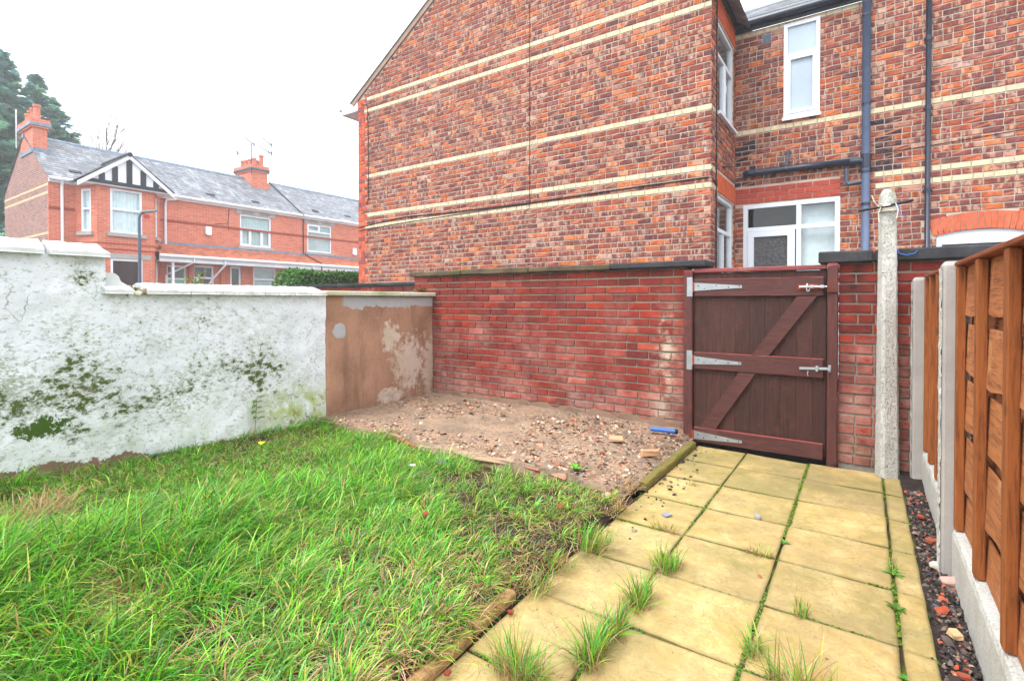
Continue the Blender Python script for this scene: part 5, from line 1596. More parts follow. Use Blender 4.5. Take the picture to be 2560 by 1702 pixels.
# soil pipe and waste
px, py = 0.018, YO - 0.075
m = MB(); m.tube([(px, py, -0.1), (px, py, 6.05)], 0.055, 16); sp = m.build('soil_pipe', 'grey_pvc', house, smooth=True)
for z in (5.62, 4.27, 3.49, 3.24, 2.75, 1.96):
    m = MB(); m.tube([(px, py, z - 0.02), (px, py, z + 0.02)], 0.062, 16); q = m.build('pipe_collar', 'black_pvc', None); q.parent = sp
m = MB(); m.tube([(px, py, 5.80), (px, py, 6.06)], 0.06, 16); q = m.build('pipe_socket', 'black_pvc', None); q.parent = sp
m = MB(); m.tube([(px, py, 3.30), (px, py, 3.50)], 0.066, 16); q = m.build('branch_socket', 'black_pvc', None); q.parent = sp
m = MB(); m.tube([(px, py, 3.37), (px - 0.07, py - 0.0, 3.415), (px - 0.2, py, 3.425)], [0.05, 0.055, 0.055], 14); q = m.build('branch_bend', 'black_pvc', None); q.parent = sp
m = MB(); m.tube([(px - 0.18, py, 3.424), (-1.60, py, 3.445)], 0.05, 14); wp = m.build('waste_pipe', 'black_pvc', house, smooth=True)
m = MB(); m.tube([(-1.52, py, 3.444), (-1.62, py, 3.446), (-1.67, py + 0.03, 3.44), (-1.68, py + 0.075, 3.43)], 0.057, 14); q = m.build('pipe_elbow', 'black_pvc', None); q.parent = wp
for x in (-0.78, -1.05):
    m = MB(); m.tube([(x - 0.02, py, 3.432), (x + 0.02, py, 3.432)], 0.06, 14); q = m.build('pipe_collar', 'black_pvc', None); q.parent = wp
m = MB(); m.tube([(-1.05, py, 3.44), (-1.05, py, 3.60), (-1.035, py + 0.02, 3.65), (-1.035, py + 0.02, 3.73), (-1.035, py + 0.07, 3.75)], 0.022, 10); q = m.build('vent_pipe', 'dark_metal', None); q.parent = wp
m = MB(); m.tube([(-0.23, py + 0.05, 3.36), (-0.23, py + 0.02, 3.30), (-0.23, py + 0.02, 3.12), (-0.20, py + 0.01, 3.085), (px - 0.04, py, 3.10)], 0.024, 10); q = m.build('small_waste_pipe', 'dark_metal', None); q.parent = sp
# cables on the gable
def cable(pts, r_=0.007): m = MB(); m.tube(pts, r_, 6); m.build('cable', 'cable', house)
cable([(-5.01, YGB - 0.014, 8.2), (-5.013, YGB - 0.014, 5.2), (-5.013, YGB - 0.014, 3.06), (-5.03, YGB - 0.014, 2.94), (-5.10, YGB - 0.014, 2.92)], 0.0055)
cable([(-9.74, YGB - 0.014, 2.98), (-9.0, YGB - 0.015, 3.04), (-8.2, YGB - 0.018, 3.09), (-7.0, YGB - 0.016, 3.06), (-5.0, YGB - 0.016, 3.05), (-3.0, YGB - 0.016, 3.085), (-1.9, YGB - 0.016, 3.095), (XR + 0.016, 7.93, 3.08), (XR + 0.016, 8.2, 3.03)], 0.011)
cable([(-9.74, YGB - 0.014, 2.90), (-8.6, YGB - 0.015, 2.96), (-6.0, YGB - 0.018, 3.02), (-5.0, YGB - 0.016, 3.035)], 0.007)
cable([(-9.62, YGB - 0.014, 5.80), (-9.46, YGB - 0.014, 5.78), (-9.42, YGB - 0.014, 5.70), (-9.40, YGB - 0.014, 5.0), (-9.40, YGB - 0.014, 3.65), (-9.43, YGB - 0.014, 3.52), (-9.50, YGB - 0.014, 3.55)], 0.008)
cable([(XR + 0.014, 8.17, 5.9), (XR + 0.014, 8.16, 3.5), (XR + 0.014, 8.17, 1.5)], 0.012)

# ================================================================== NEIGHBOUR HOUSE (right of the soil pipe)
nb = empty('neighbour_house', (2.0, 10.5, -0.1), 'tall mottled brick house wall with arched window at the right edge', 'house')
m = MB()
arch_c = 1.353; half = 0.49; spring = 2.215; rise = 0.068
m_holes = [(arch_c - half, arch_c + half, -0.05, spring)]
sheet(m, PY(YO + 0.004), 0.02, 4.5, -0.1, 9.0, [(arch_c - half, arch_c + half, -0.1, spring + rise)], 0.11)
nw_ = m.build('side_wall', 'mortar', nb)
thick = 0.24
Rr_ = (half ** 2 + rise ** 2) / (2 * rise)           # radius of the soffit
cz = spring + rise - Rr_
def inarch(r):
    u, z = (r[0] + r[1]) / 2 - arch_c, (r[2] + r[3]) / 2
    return abs(u) < half + 0.09 and z < cz + math.sqrt(max(0, (Rr_ + thick) ** 2 - u * u)) - 0.02 and z > spring - 0.02
rc = layout(0.02, 4.5, 0.0, 4.16 + CO2 / 2 + 50 * CO2, CO2, LB, JB, holes=[(arch_c - half, arch_c + half, -0.1, spring)], header=0.3, bed=0.018)
out = []
for r in rc:
    if inarch(r): continue
    # trim bricks that run into the arch ring
    u0, u1, v0, v1 = r
    zt = (v0 + v1) / 2
    if spring - 0.03 < zt < cz + Rr_ + thick:
        hw = half + 0.055 * (1 if zt < spring + 0.3 else 0.8)
        lim = math.sqrt(max(0, (Rr_ + thick) ** 2 - (zt - cz) ** 2)) if zt > cz else 0
        lim = min(lim, hw)
        if u0 < arch_c - lim < u1: u1 = arch_c - lim - 0.004
        if u0 < arch_c + lim < u1: u0 = arch_c + lim + 0.004
        if u1 - u0 < 0.03: continue
    out.append((u0, u1, v0, v1))
vis = lambda r: r[0] < 2.1 and 1.6 < r[3] < 6.6
lay_bricks(nw_, PY(YO), [r for r in out if not wing_band(r) or r[3] > 5], wing_col, 'brick_common', 300, 0.007, seen=vis)
lay_bricks(nw_, PY(YO), [r for r in out if wing_band(r) and r[3] < 5], cream_col, 'brick_cream', 120, 0.008, name='cream_brick', seen=vis)
na = 17
for i in range(na):
    a0 = -math.asin((half + 0.03) / Rr_) + i * 2 * math.asin((half + 0.03) / Rr_) / na; a1 = a0 + 2 * math.asin((half + 0.03) / Rr_) / na
    g_ = 0.004 / Rr_
    a0 += g_; a1 -= g_
    mb = MB(); mb.col(jit(S(214, 112, 80), 0.06))
    ps = [(arch_c + Rr_ * math.sin(a0), cz + Rr_ * math.cos(a0)), (arch_c + Rr_ * math.sin(a1), cz + Rr_ * math.cos(a1)),
          (arch_c + (Rr_ + thick) * math.sin(a1), cz + (Rr_ + thick) * math.cos(a1)), (arch_c + (Rr_ + thick) * math.sin(a0), cz + (Rr_ + thick) * math.cos(a0))]
    mb.prism(ps, PY(YO), -0.10, 0.009); mb.build('arch_brick', 'brick_red', nw_)
wo = window(nb, PY(YO), arch_c - half + 0.005, arch_c + half - 0.005, 0.9, spring - 0.07, 0.06, 0.06, grid=[(0, 1, 0.7, 1, False), (0, 1, 0, 0.7, False)], transoms=[('h', 0.7, 0, 1)], back='dark', sill=(0.04, 0.06, 0.05, 'stone_sill'), backdepth=0.3)
m = MB()
ps = [(arch_c - half + 0.005, spring - 0.069)] + [(arch_c + half - 0.005, spring - 0.069)] + [(arch_c + (half - 0.006) * math.cos(k_ * math.pi / 10), spring - 0.01 + (rise + 0.006) * math.sin(k_ * math.pi / 10)) for k_ in range(11)]
m.prism(ps, PY(YO), -0.07, -0.03); q = m.build('arched_head', 'upvc', None); q.parent = wo
m = MB(); m.tube([(0.757, YO - 0.05, -0.1), (0.757, YO - 0.05, 8.0)], 0.033, 14); dp = m.build('downpipe', 'black_pvc', nb, smooth=True)
for z in (5.07, 4.07, 2.88):
    m = MB(); m.tube([(0.757, YO - 0.05, z - 0.04), (0.757, YO - 0.05, z + 0.03)], 0.040, 14); m.tube([(0.70, YO - 0.02, z), (0.815, YO - 0.02, z)], 0.012, 6); q = m.build('pipe_collar', 'black_pvc', None); q.parent = dp
m = MB(); m.tube([(0.07, YO - 0.012, 3.50), (0.9, YO - 0.014, 3.53), (3.0, YO - 0.014, 3.64)], 0.005, 6); m.build('cable', 'cable', nb)
m = MB(); m.box(0.03, 4.4, YO + 0.55, 13.0, 0, 8.9); m.build('inner_core', 'core', nb)
m = MB(); m.box(-0.02, 0.018, YO + 0.12, 13.0, 5.6, 9.0); m.build('flank_wall', 'far_gable', nb)

# ================================================================== TERRACE ACROSS THE STREET
XT = -23.0
EZ = 5.50; RX = -25.8; RZ = 7.42
Y0, Y1, Y2 = 5.55, 15.15, 27.0
slope_v = Vector((RX - (XT + 0.22), 0, RZ - (EZ - 0.06))).normalized()
slope_n = Vector((-slope_v.z * -1, 0, -slope_v.x)).normalized()
if slope_n.z < 0: slope_n = -slope_n
slope_n = Vector((slope_v.z, 0, -slope_v.x)).normalized()
slope_len = (Vector((RX, 0, RZ)) - Vector((XT + 0.22, 0, EZ - 0.06))).length
def terrace(y0, y1, label, holes, seed):
    t = empty('terraced_house', (XT, (y0 + y1) / 2, -0.1), label, 'house')
    m = MB(); sheet(m, PX(XT), y0, y1, -0.1, EZ, holes, 0.12);
    m.build('front_wall', 'far_red', t)
    m = MB(); m.box(-28.5, XT - 0.75, y0 + 0.3, y1 - 0.05, -0.1, EZ - 0.1); m.build('inner_core', 'core', t)
    # roof deck and slates
    e0 = Vector((XT + 0.22, y0 - 0.05, EZ - 0.06)); L = y1 - y0 + (0.05 if seed else 0.05)
    m = MB()
    A = e0; B_ = e0 + slope_v * slope_len
    back = Vector((-28.7, 0, EZ - 0.1))
    m.add([A, A + Vector((0, L, 0)), B_ + Vector((0, L, 0)), B_, Vector((-28.7, A.y, EZ - 0.1)), Vector((-28.7, A.y + L, EZ - 0.1))], [(0, 1, 2, 3), (3, 2, 5, 4)])
    m.build('roof', 'slate', t)
    slates(t, e0 + slope_n * 0.01, (0, 1, 0), slope_v, slope_n, L, slope_len - 0.05, 0.30, 0.20, 'slate', (0.62, 1.12))
    m = MB()
    for i in range(int(L / 0.45)):
        y = y0 - 0.05 + i * 0.45
        m.tube([(RX, y, RZ - 0.02), (RX, y + 0.44, RZ - 0.015)], [0.095, 0.085], 8)
    m.build('ridge_tiles', 'lead', t)
    m = MB(); m.box(XT + 0.002, XT + 0.10, y0, y1, EZ - 0.16, EZ - 0.05); m.build('fascia', 'white_paint', t)
    m = MB(); m.tube([(XT + 0.17, y0 - 0.03, EZ - 0.04), (XT + 0.17, y1, EZ - 0.04)], 0.06, 8); m.build('gutter', 'white_paint', t)
    m = MB(); m.box(XT + 0.002, XT + 0.025, y0, y1, 4.43, 4.52); m.build('string_course', simple('dark_string_course', S(150, 72, 56), 0.9, 0.15, 3), t)
    # pent roof over the doors
    p0 = max(y0, 8.95)
    pv = Vector((-0.95, 0, 0.52)); pl_ = pv.length; pv.normalize(); pn = Vector((pv.z, 0, -pv.x))
    po = Vector((XT + 0.97, p0 if seed else 8.55, 3.02)); LL = y1 - po.y
    m = MB(); m.add([po, po + Vector((0, LL, 0)), po + Vector((0, LL, 0)) + pv * pl_, po + Vector((0, 0 if seed else 0.42, 0)) + pv * pl_], [(0, 1, 2, 3)])
    m.build('pent_roof', 'tile', t)
    slates(t, po + pn * 0.012, (0, 1, 0), pv, pn, LL, pl_ - 0.06, 0.20, 0.115, 'tile', (0.7, 1.15), stuff='roof_tiles', clip=(None if seed else (lambda u, v: u > v * 0.42 / pl_)))
    m = MB(); m.box(XT + 0.003, XT + 0.05, po.y + (0 if seed else 0.42), y1, 3.50, 3.62); m.build('flashing', 'lead', t)
    m = MB(); m.box(XT + 0.86, XT + 0.92, po.y, y1, 2.78, 3.00); m.build('pent_fascia', 'white_paint', t)
    m = MB(); m.box(XT + 0.005, XT + 0.86, po.y + 0.02, y1, 2.80, 2.83); m.build('pent_soffit', 'white_paint', t)
    m = MB(); m.tube([(XT + 1.0, po.y - 0.03, 3.0), (XT + 1.0, y1, 3.0)], 0.06, 8); m.build('pent_gutter', 'white_paint', t)
    return t
def up_window(t, a, b, c, d, **kw):
    return window(t, PX(XT), a, b, c, d, 0.07, 0.07, sill=(0.10, 0.12, 0.07, 'stone_sill'), **kw)
def lintel(t, a, b, z0, z1):
    m = MB(); bar(m, PX(XT), a, b, z0, z1, -0.05, 0.03); lo = m.build('lintel', 'stone_sill', t)
    m = MB()
    for (c_, w_) in ((a + (b - a) * 0.28, 0.26), (a + (b - a) * 0.72, 0.26)):
        m.tube([(XT + 0.035, c_ - w_, z0 + 0.10), (XT + 0.035, c_ - w_ * 0.5, z0 + 0.06), (XT + 0.035, c_, z0 + 0.10), (XT + 0.035, c_ + w_ * 0.5, z0 + 0.06), (XT + 0.035, c_ + w_, z0 + 0.11)], 0.018, 5)
        m.tube([(XT + 0.035, c_ - w_ * 0.8, z0 + 0.15), (XT + 0.035, c_, z0 + 0.17), (XT + 0.035, c_ + w_ * 0.8, z0 + 0.14)], 0.012, 5)
    q = m.build('carved_swag', simple('carved_shadow_stone', S(132, 120, 108), 0.9, 0.1, 4), None); q.parent = lo
W2 = (12.08, 13.54, 3.72, 5.14); W3 = (15.44, 16.86, 3.73, 5.14)
D1 = (9.14, 9.88, -0.1, 2.70); NW = (10.11, 10.96, 0.9, 2.75); SW = (11.64, 12.12, 0.9, 2.78); GW = (12.67, 13.78, 0.9, 2.78)
E1 = (18.0, 19.2, 0.9, 2.78)
bayhole = (6.35, 8.80, -0.1, 5.28)
t1 = terrace(Y0, Y1, 'end terraced house with timbered bay gable and chimney at its gable end', [W2, D1, NW, SW, GW, bayhole], 0)
t2 = terrace(Y1, Y2, 'second terraced house beyond the roof seam, lattice window upstairs', [W3, E1], 1)
up_window(t1, *W2, back='blind', grid=[(0, 1, 0.56, 1, False), (0, 0.34, 0, 0.56, True), (0.34, 0.68, 0, 0.56, False), (0.68, 1, 0, 0.56, True)], transoms=[('h', 0.56, 0, 1), ('v', 0.34, 0, 0.56), ('v', 0.68, 0, 0.56)])
lintel(t1, 11.90, 13.72, 5.145, 5.34)
w3 = up_window(t2, *W3, back='blind', grid=[(0, 0.5, 0.72, 1, True), (0.5, 1, 0.72, 1, False), (0, 1, 0, 0.72, False)], transoms=[('h', 0.72, 0, 1), ('v', 0.5, 0.72, 1)])
m = MB()
for i in range(-10, 14):
    for s_ in (-1, 1):
        pts = []
        for k_ in range(2):
            v = 3.82 + k_ * 0.84
            u = 15.5 + i * 0.13 + (k_ * 0.5 if s_ > 0 else (1 - k_) * 0.5)
            pts.append((XT - 0.055, u, v))
        lo_, hi_ = 15.52, 16.78
        a, b = Vector(pts[0]), Vector(pts[1])
        ts = sorted([max(0, min(1, (lo_ - a.y) / (b.y - a.y))), max(0, min(1, (hi_ - a.y) / (b.y - a.y)))])
        if ts[1] - ts[0] > 0.03: m.tube([a.lerp(b, ts[0]), a.lerp(b, ts[1])], 0.006, 4)
q = m.build('lead_lattice', 'net', None); q.parent = w3
lintel(t2, 15.28, 17.02, 5.145, 5.34)
window(t1, PX(XT), *NW, 0.08, 0.08, back='dark', grid=[(0, 1, 0.5, 1, False), (0, 1, 0, 0.5, False)], transoms=[('h', 0.72, 0, 1)])
window(t1, PX(XT), *SW, 0.08, 0.08, back='dark', grid=[(0, 1, 0, 1, False)], transoms=[('h', 0.45, 0, 1)])
window(t1, PX(XT), *GW, 0.08, 0.08, back='blind', grid=[(0, 1, 0.72, 1, False), (0, 1, 0, 0.72, False)], transoms=[('h', 0.72, 0, 1)])
window(t2, PX(XT), *E1, 0.08, 0.08, back='net', grid=[(0, 1, 0, 1, False)])
dr = window(t1, PX(XT), D1[0], D1[1], 0.0, D1[3], 0.10, 0.07, name='front_door', back='dark', grid=[(0, 1, 0.8, 1, False)], transoms=[('h', 0.8, 0, 1)])
m = MB(); bar(m, PX(XT), 9.21, 9.81, 0.02, 2.12, -0.14, -0.09); q = m.build('door_leaf', 'green_door', None); q.parent = dr
for a in (9.29, 9.55):
    m = MB(); bar(m, PX(XT), a, a + 0.18, 1.45, 1.86, -0.0895, -0.083); q = m.build('door_light', 'dark_room', None); q.parent = dr
for (y, nm) in ((10.02, 't1'), (11.3, 't1')):
    m = MB(); m.box(XT + 0.003, XT + 0.10, y - 0.09, y + 0.09, 0, 2.79); m.build('door_pier', 'far_red', t1)
m = MB(); m.box(XT + 0.70, XT + 0.80, 9.02, 9.10, 0, 2.79); m.build('porch_post', 'white_paint', t1)
for pts in ([(XT + 0.98, 9.75, 2.98), (XT + 0.96, 9.75, 2.82), (XT + 0.5, 9.45, 2.55), (XT + 0.06, 9.10, 2.30), (XT + 0.06, 9.06, 1.2)], [(XT + 0.98, 10.95, 2.98), (XT + 0.96, 10.95, 2.75), (XT + 0.4, 10.72, 2.2), (XT + 0.1, 10.55, 1.7)]):
    m = MB(); m.tube(pts, 0.04, 8); m.build('pent_downpipe', 'white_paint', t1)
for y in (5.90, 9.09):
    m = MB()
    if y < 6: m.tube([(XT + 0.15, y, EZ - 0.08), (XT + 0.05, y, EZ - 0.25), (XT + 0.05, y, 0)], 0.045, 8)
    else: m.tube([(XT + 0.17, 9.45, EZ - 0.08), (XT + 0.15, 9.40, EZ - 0.16), (XT + 0.06, 9.12, EZ - 0.22), (XT + 0.05, 9.09, EZ - 0.40), (XT + 0.05, 9.09, 3.5)], 0.045, 8)
    m.build('downpipe', 'white_paint', t1)
m = MB(); m.tube([(XT + 0.04, 15.20, EZ - 0.2), (XT + 0.04, 15.20, 3.62), (XT + 0.4, 15.35, 3.40), (XT + 0.95, 15.6, 3.1), (XT + 0.95, 15.6, 2.7)], 0.025, 6); m.build('drain_pipe', 'cable', t2)
m = MB(); m.tube([(XT + 1.0, 15.1, 2.98), (XT + 0.96, 15.1, 2.6), (XT + 0.96, 15.1, 0.0)], 0.045, 8); m.build('pent_downpipe', 'white_paint', t2)
for t_, y, z in ((t1, 10.72, 4.24), (t2, 18.3, 3.95)):
    m = MB(); m.prism([(y - 0.12, z - 0.15), (y + 0.12, z - 0.15), (y + 0.12, z + 0.17), (y - 0.12, z + 0.17)], PX(XT), 0.0, 0.09); m.bevbox(Matrix.Translation((XT + 0.095, y, z - 0.17)), 0.03, 0.2, 0.05, 0.008); m.build('alarm_box', 'white_paint', t_)
m = MB(); m.tube([(XT + 0.012, 11.6, 5.3), (XT + 0.012, 11.55, 4.65), (XT + 0.012, 11.0, 4.56)], 0.012, 5); m.tube([(XT + 0.012, 11.55, 4.65), (XT + 0.012, 11.58, 4.35)], 0.012, 5); m.build('cable', 'cable', t1)
# roof vents: small tilted black slots
for t_, y, s_ in ((t1, 6.4, 0.22), (t1, 11.0, 0.2), (t1, 13.0, 0.2), (t2, 16.2, 0.22), (t2, 18.2, 0.22)):
    p = Vector((XT + 0.22, y, EZ - 0.06)) + slope_v * (slope_len * s_) + slope_n * 0.03
    m = MB(); m.bevbox(Matrix.Translation(p) @ Matrix.Rotation(math.atan2(-slope_v.x, slope_v.z) * -1 + R(90), 4, 'Y'), 0.16, 0.34, 0.05, 0.01); m.build('roof_vent', 'black_wood', t_)

# bay of the end house -------------------------------------------------
XB = -22.1
bay_plan = [(XT - 0.02, 6.24), (XB, 6.62), (XB, 8.37), (XT - 0.02, 8.93)]
def face_fn(p, q):
    a, b = Vector((p[0], p[1], 0)), Vector((q[0], q[1], 0)); d = (b - a).normalized(); n = Vector((d.y, -d.x, 0))
    return (lambda u, v, dd: tuple(a + d * u + n * dd + Vector((0, 0, v)))), (b - a).length
wins = []
m = MB()
specs = [[(0.30, 0.74)], [(0.385, 1.37)], [(0.25, 0.62)]]
info = []
for i in range(3):
    fn, L = face_fn(bay_plan[i], bay_plan[i + 1])
    hs = []
    for (a, b) in specs[i]:
        zt = 5.20 if i != 1 else 5.28
        hs += [(a, b, 3.70, zt), (a, b, 0.9, 2.78)]
    sheet(m, fn, 0, L, -0.1, 5.42, hs, 0.10)
    info.append((fn, L, hs))
m.build('bay_wall', 'far_red', t1)
for i, (fn, L, hs) in enumerate(info):
    for h in hs:
        up = h[2] > 3
        window(t1, fn, h[0], h[1], h[2], h[3], 0.06, 0.075, back='net' if up else 'dark', sill=(0.10, 0.13, 0.08, 'stone_sill') if up else None,
               grid=[(0, 1, 0.54, 1, False), (0, 1, 0, 0.54, False)] if up or i != 1 else [(0, 1, 0, 1, False)], transoms=[('h', 0.54, 0, 1)] if up or i != 1 else [], backdepth=0.05)
    for z0, z1 in ((3.30, 3.335), (3.10, 3.13)):
        s_ = MB(); s_.col(S(180, 84, 64)); bar(s_, fn, -0.02, L + 0.02, z0, z1, 0.002, 0.03); s_.build('string_course', 'brick_red', t1)
    s_ = MB(); bar(s_, fn, -0.01 + (0.1 if i != 1 else 0.12), L - (0.1 if i != 1 else 0.12) + 0.01, 2.782, 2.96, -0.05, 0.02); s_.build('lintel', 'stone_sill', t1)
fn, L, hs = info[1]
m = MB(); bar(m, fn, 1.42, 1.60, 4.36, 4.48, 0.002, 0.015); m.build('date_stone', simple('red_plaque', S(170, 60, 60), 0.8, 0.1, 3), t1)
# bay gable
XGf = XB + 0.18
fnG = PX(XGf)
gy0, gy1, gp, gz0, gz1 = 6.05, 8.98, 7.535, 5.36, 6.50
m = MB(); m.prism([(gy0 + 0.1, gz0 + 0.02), (gy1 - 0.1, gz0 + 0.02), (gp, gz1 - 0.06)], fnG, -0.2, -0.02); m.build('gable_panel', 'white_paint', t1)
m = MB(); bar(m, fnG, gy0 + 0.22, gy1 - 0.12, gz0 + 0.0, gz0 + 0.13, -0.02, 0.02); m.build('gable_timber', 'black_wood', t1)
for y in (6.72, 7.10, 7.535, 7.97, 8.38):
    h_ = (1 - abs(y - gp) / (gp - gy0)) * (gz1 - gz0) + gz0 - 0.13
    m = MB(); bar(m, fnG, y - 0.085, y + 0.085, gz0 + 0.131, h_, -0.02, 0.015); m.build('gable_timber', 'black_wood', t1)
sl_ = (gz1 - gz0) / (gp - gy0)
for s_ in (-1, 1):
    ye = gy0 if s_ < 0 else gy1
    poly = [(ye, gz0 - 0.02), (ye, gz0 - 0.18), (gp, gz1 - 0.13), (gp, gz1 + 0.04)]
    if s_ > 0: poly = poly[::-1]
    m = MB(); m.prism(poly[::-1] if s_ > 0 else poly, fnG, -0.06, 0.06); m.build('bargeboard', 'white_paint', t1)
    # roof slope of the bay
    dv = Vector((0, (gp - ye), gz1 - gz0 + 0.0)).normalized(); nv = Vector((0, -dv.z, dv.y)) if s_ < 0 else Vector((0, dv.z, -dv.y))
    nv = Vector((0, -dv.z * (1 if dv.y > 0 else -1), abs(dv.y)))
    ln_ = math.hypot(gp - ye, gz1 - gz0)
    eo = Vector((XGf + 0.08, ye, gz0 + 0.03))
    back_e = -23.2 - XGf - 0.08; back_r = -24.35 - XGf - 0.08
    m = MB(); m.add([eo, eo + Vector((back_e, 0, 0)), eo + dv * ln_ + Vector((back_r, 0, 0)), eo + dv * ln_], [(0, 1, 2, 3)] if s_ < 0 else [(3, 2, 1, 0)])
    m.build('bay_roof', 'slate', t1)
    slates(t1, eo + nv * 0.01, (-1, 0, 0), dv, nv, 2.2, ln_, 0.28, 0.20, 'slate', (0.66, 1.1), clip=(lambda u, v, ln_=ln_: u < -back_e + (back_e - back_r) * v / ln_ - 0.05))
m = MB(); m.tube([(XGf + 0.10, gp, gz1 + 0.04), (-24.4, gp, gz1 + 0.04)], 0.08, 8); m.build('bay_ridge', 'black_wood', t1)
m = MB(); m.box(XT, XGf, 6.15, 8.95, 5.33, 5.36); m.build('bay_soffit', 'white_paint', t1)
# gable end with bands
m = MB(); fnE = PY(Y0)
m.prism([(-28.6, -0.1), (XT - 0.006, -0.1), (XT - 0.006, EZ - 0.02), (RX, RZ - 0.06), (-28.6, EZ - 0.02)], fnE, -0.22, 0.0); m.build('gable_end_wall', 'far_gable', t1)
for z in (5.27, 4.99, 3.60):
    m = MB(); a_ = -28.6 + max(0, z - EZ); bar(m, fnE, -28.58, XT - 0.02, z - 0.04, z + 0.04, 0.001, 0.006); m.col(S(214, 192, 150)); m.c = [(*S(214, 196, 156), 0.5)] * len(m.v); m.build('cream_band', 'brick_cream', t1)
m = MB(); m.box(XT - 0.10, XT - 0.002, Y0 - 0.004, Y0 + 0.1, -0.1, EZ - 0.1); m.build('corner_quoin', 'far_red', t1)
# chimneys
def chimney(t, x0, x1, y0, y1, zb, zt, pots, potz, foot=None):
    m = MB(); m.box(x0, x1, y0, y1, zb, zt - 0.32); st = m.build('chimney_stack', 'far_red', t)
    m = MB(); m.box(x0 - 0.05, x1 + 0.05, y0 - 0.05, y1 + 0.05, zt - 0.32, zt - 0.25); m.box(x0 - 0.08, x1 + 0.08, y0 - 0.08, y1 + 0.08, zt - 0.149, zt); q = m.build('chimney_cap', 'far_red', None); q.parent = st
    m = MB(); m.box(x0 - 0.09, x1 + 0.09, y0 - 0.09, y1 + 0.09, zt - 0.249, zt - 0.15); q = m.build('blue_brick_band', 'lead' if foot is None else 'dark_metal', None); q.parent = st
    if foot: 
        m = MB(); m.box(x1 - 0.3, x1 + 0.12, y0 + 0.04, y1 + 0.04, zb - 0.1, foot); q = m.build('chimney_foot', 'far_red', None); q.parent = st
    m = MB(); m.box(x0 - 0.02, x1 + 0.16, y0 - 0.03, y1 + 0.06, zb - 0.12, zb + 0.02 if not foot else zb - 0.02); q = m.build('flashing', 'lead', None); q.parent = st
    for (px_, py_, h_) in pots:
        m = MB(); m.lathe((px_, py_, zt - 0.02), [(0.13, 0), (0.13, 0.08), (0.105, 0.1), (0.10, h_ - 0.1), (0.125, h_ - 0.08), (0.125, h_)], 12); q = m.build('chimney_pot', 'terracotta', None); q.parent = st
chimney(t1, -26.2, -24.72, Y0 - 0.006, 5.95, 6.75, 7.85, [(-24.95, 5.72, 0.58), (-25.3, 5.72, 0.52), (-25.65, 5.72, 0.5), (-25.98, 5.72, 0.45)], 0)
chimney(t1, -26.55, -25.05, 13.75, 14.56, 6.72, 8.02, [(-25.25, 13.98, 0.40), (-25.6, 13.98, 0.40), (-25.95, 13.98, 0.40), (-26.3, 13.98, 0.42), (-25.25, 14.36, 0.62), (-25.65, 14.36, 0.42), (-26.05, 14.36, 0.42)], 0, foot=7.2)
m = MB(); p0 = Vector((XT + 0.22, Y1 - 0.05, EZ - 0.04)); m.tube([p0 + slope_n * 0.02, p0 + slope_v * slope_len + slope_n * 0.02], 0.03, 6); m.build('roof_seam', 'black_wood', t1)
# aerials
def aerial(x, y, zb, zt, boom, label):
    t = empty('tv_aerial', (x, y, zb), label, 'aerial')
    m = MB(); m.tube([(x, y, zb), (x, y, zt)], 0.028, 6); m.build('mast', 'dark_metal', t)
    for (dy, dz, L) in boom:
        m = MB(); a = Vector((x, y + 0.12, zt - dz)); b = Vector((x + 0.1, y - L, zt - dz + 0.22)); m.tube([a, b], 0.020, 5)
        for k_ in range(9):
            p = a.lerp(b, k_ / 8); w_ = 0.16 - 0.01 * k_
            m.tube([p + Vector((-w_, 0.0, 0)), p + Vector((w_, 0.0, 0))], 0.010, 4)
        m.tube([a + Vector((0, 0.02, -0.12)), a + Vector((0, 0.02, 0.12))], 0.03, 4)
        m.build('antenna', 'dark_metal', t)
aerial(-25.0, 13.72, 7.5, 9.02, [(0, 0.02, 0.42)], 'tv aerial with one boom on the front edge of the middle chimney')
aerial(-25.0, 14.62, 7.4, 9.22, [(0, 0.02, 0.40), (0, 0.45, 0.62)], 'tv aerial with two booms right of the middle chimney')
t = empty('tv_aerial', (-26.3, 13.7, 7.5), 'short aerial with star shaped head left of the middle chimney', 'aerial')
m = MB(); m.tube([(-26.3, 13.7, 7.5), (-26.3, 13.7, 8.75)], 0.02, 6); m.build('mast', 'grey_metal', t)
m = MB()
for k_ in range(14):
    a = rng.uniform(0, 6.28); e = rng.uniform(-0.6, 1.0); m.tube([(-26.3, 13.7, 8.78), (-26.3 + 0.17 * math.cos(a) * math.cos(e), 13.7 + 0.17 * math.sin(a) * math.cos(e), 8.78 + 0.15 * math.sin(e))], 0.014, 4)
m.build('star_head', 'grey_metal', t)
t = empty('tv_aerial', (-26.35, 5.5, 7.2), 'tall thin aerial mast left of the end chimney', 'aerial')
m = MB(); m.tube([(-26.35, 5.45, 7.0), (-26.35, 5.45, 8.45)], 0.018, 6); m.build('mast', 'white_paint', t)
m = MB(); m.tube([(-26.35, 5.5, 8.45), (-26.5, 4.4, 8.85)], 0.010, 5); m.build('antenna', 'grey_metal', t)

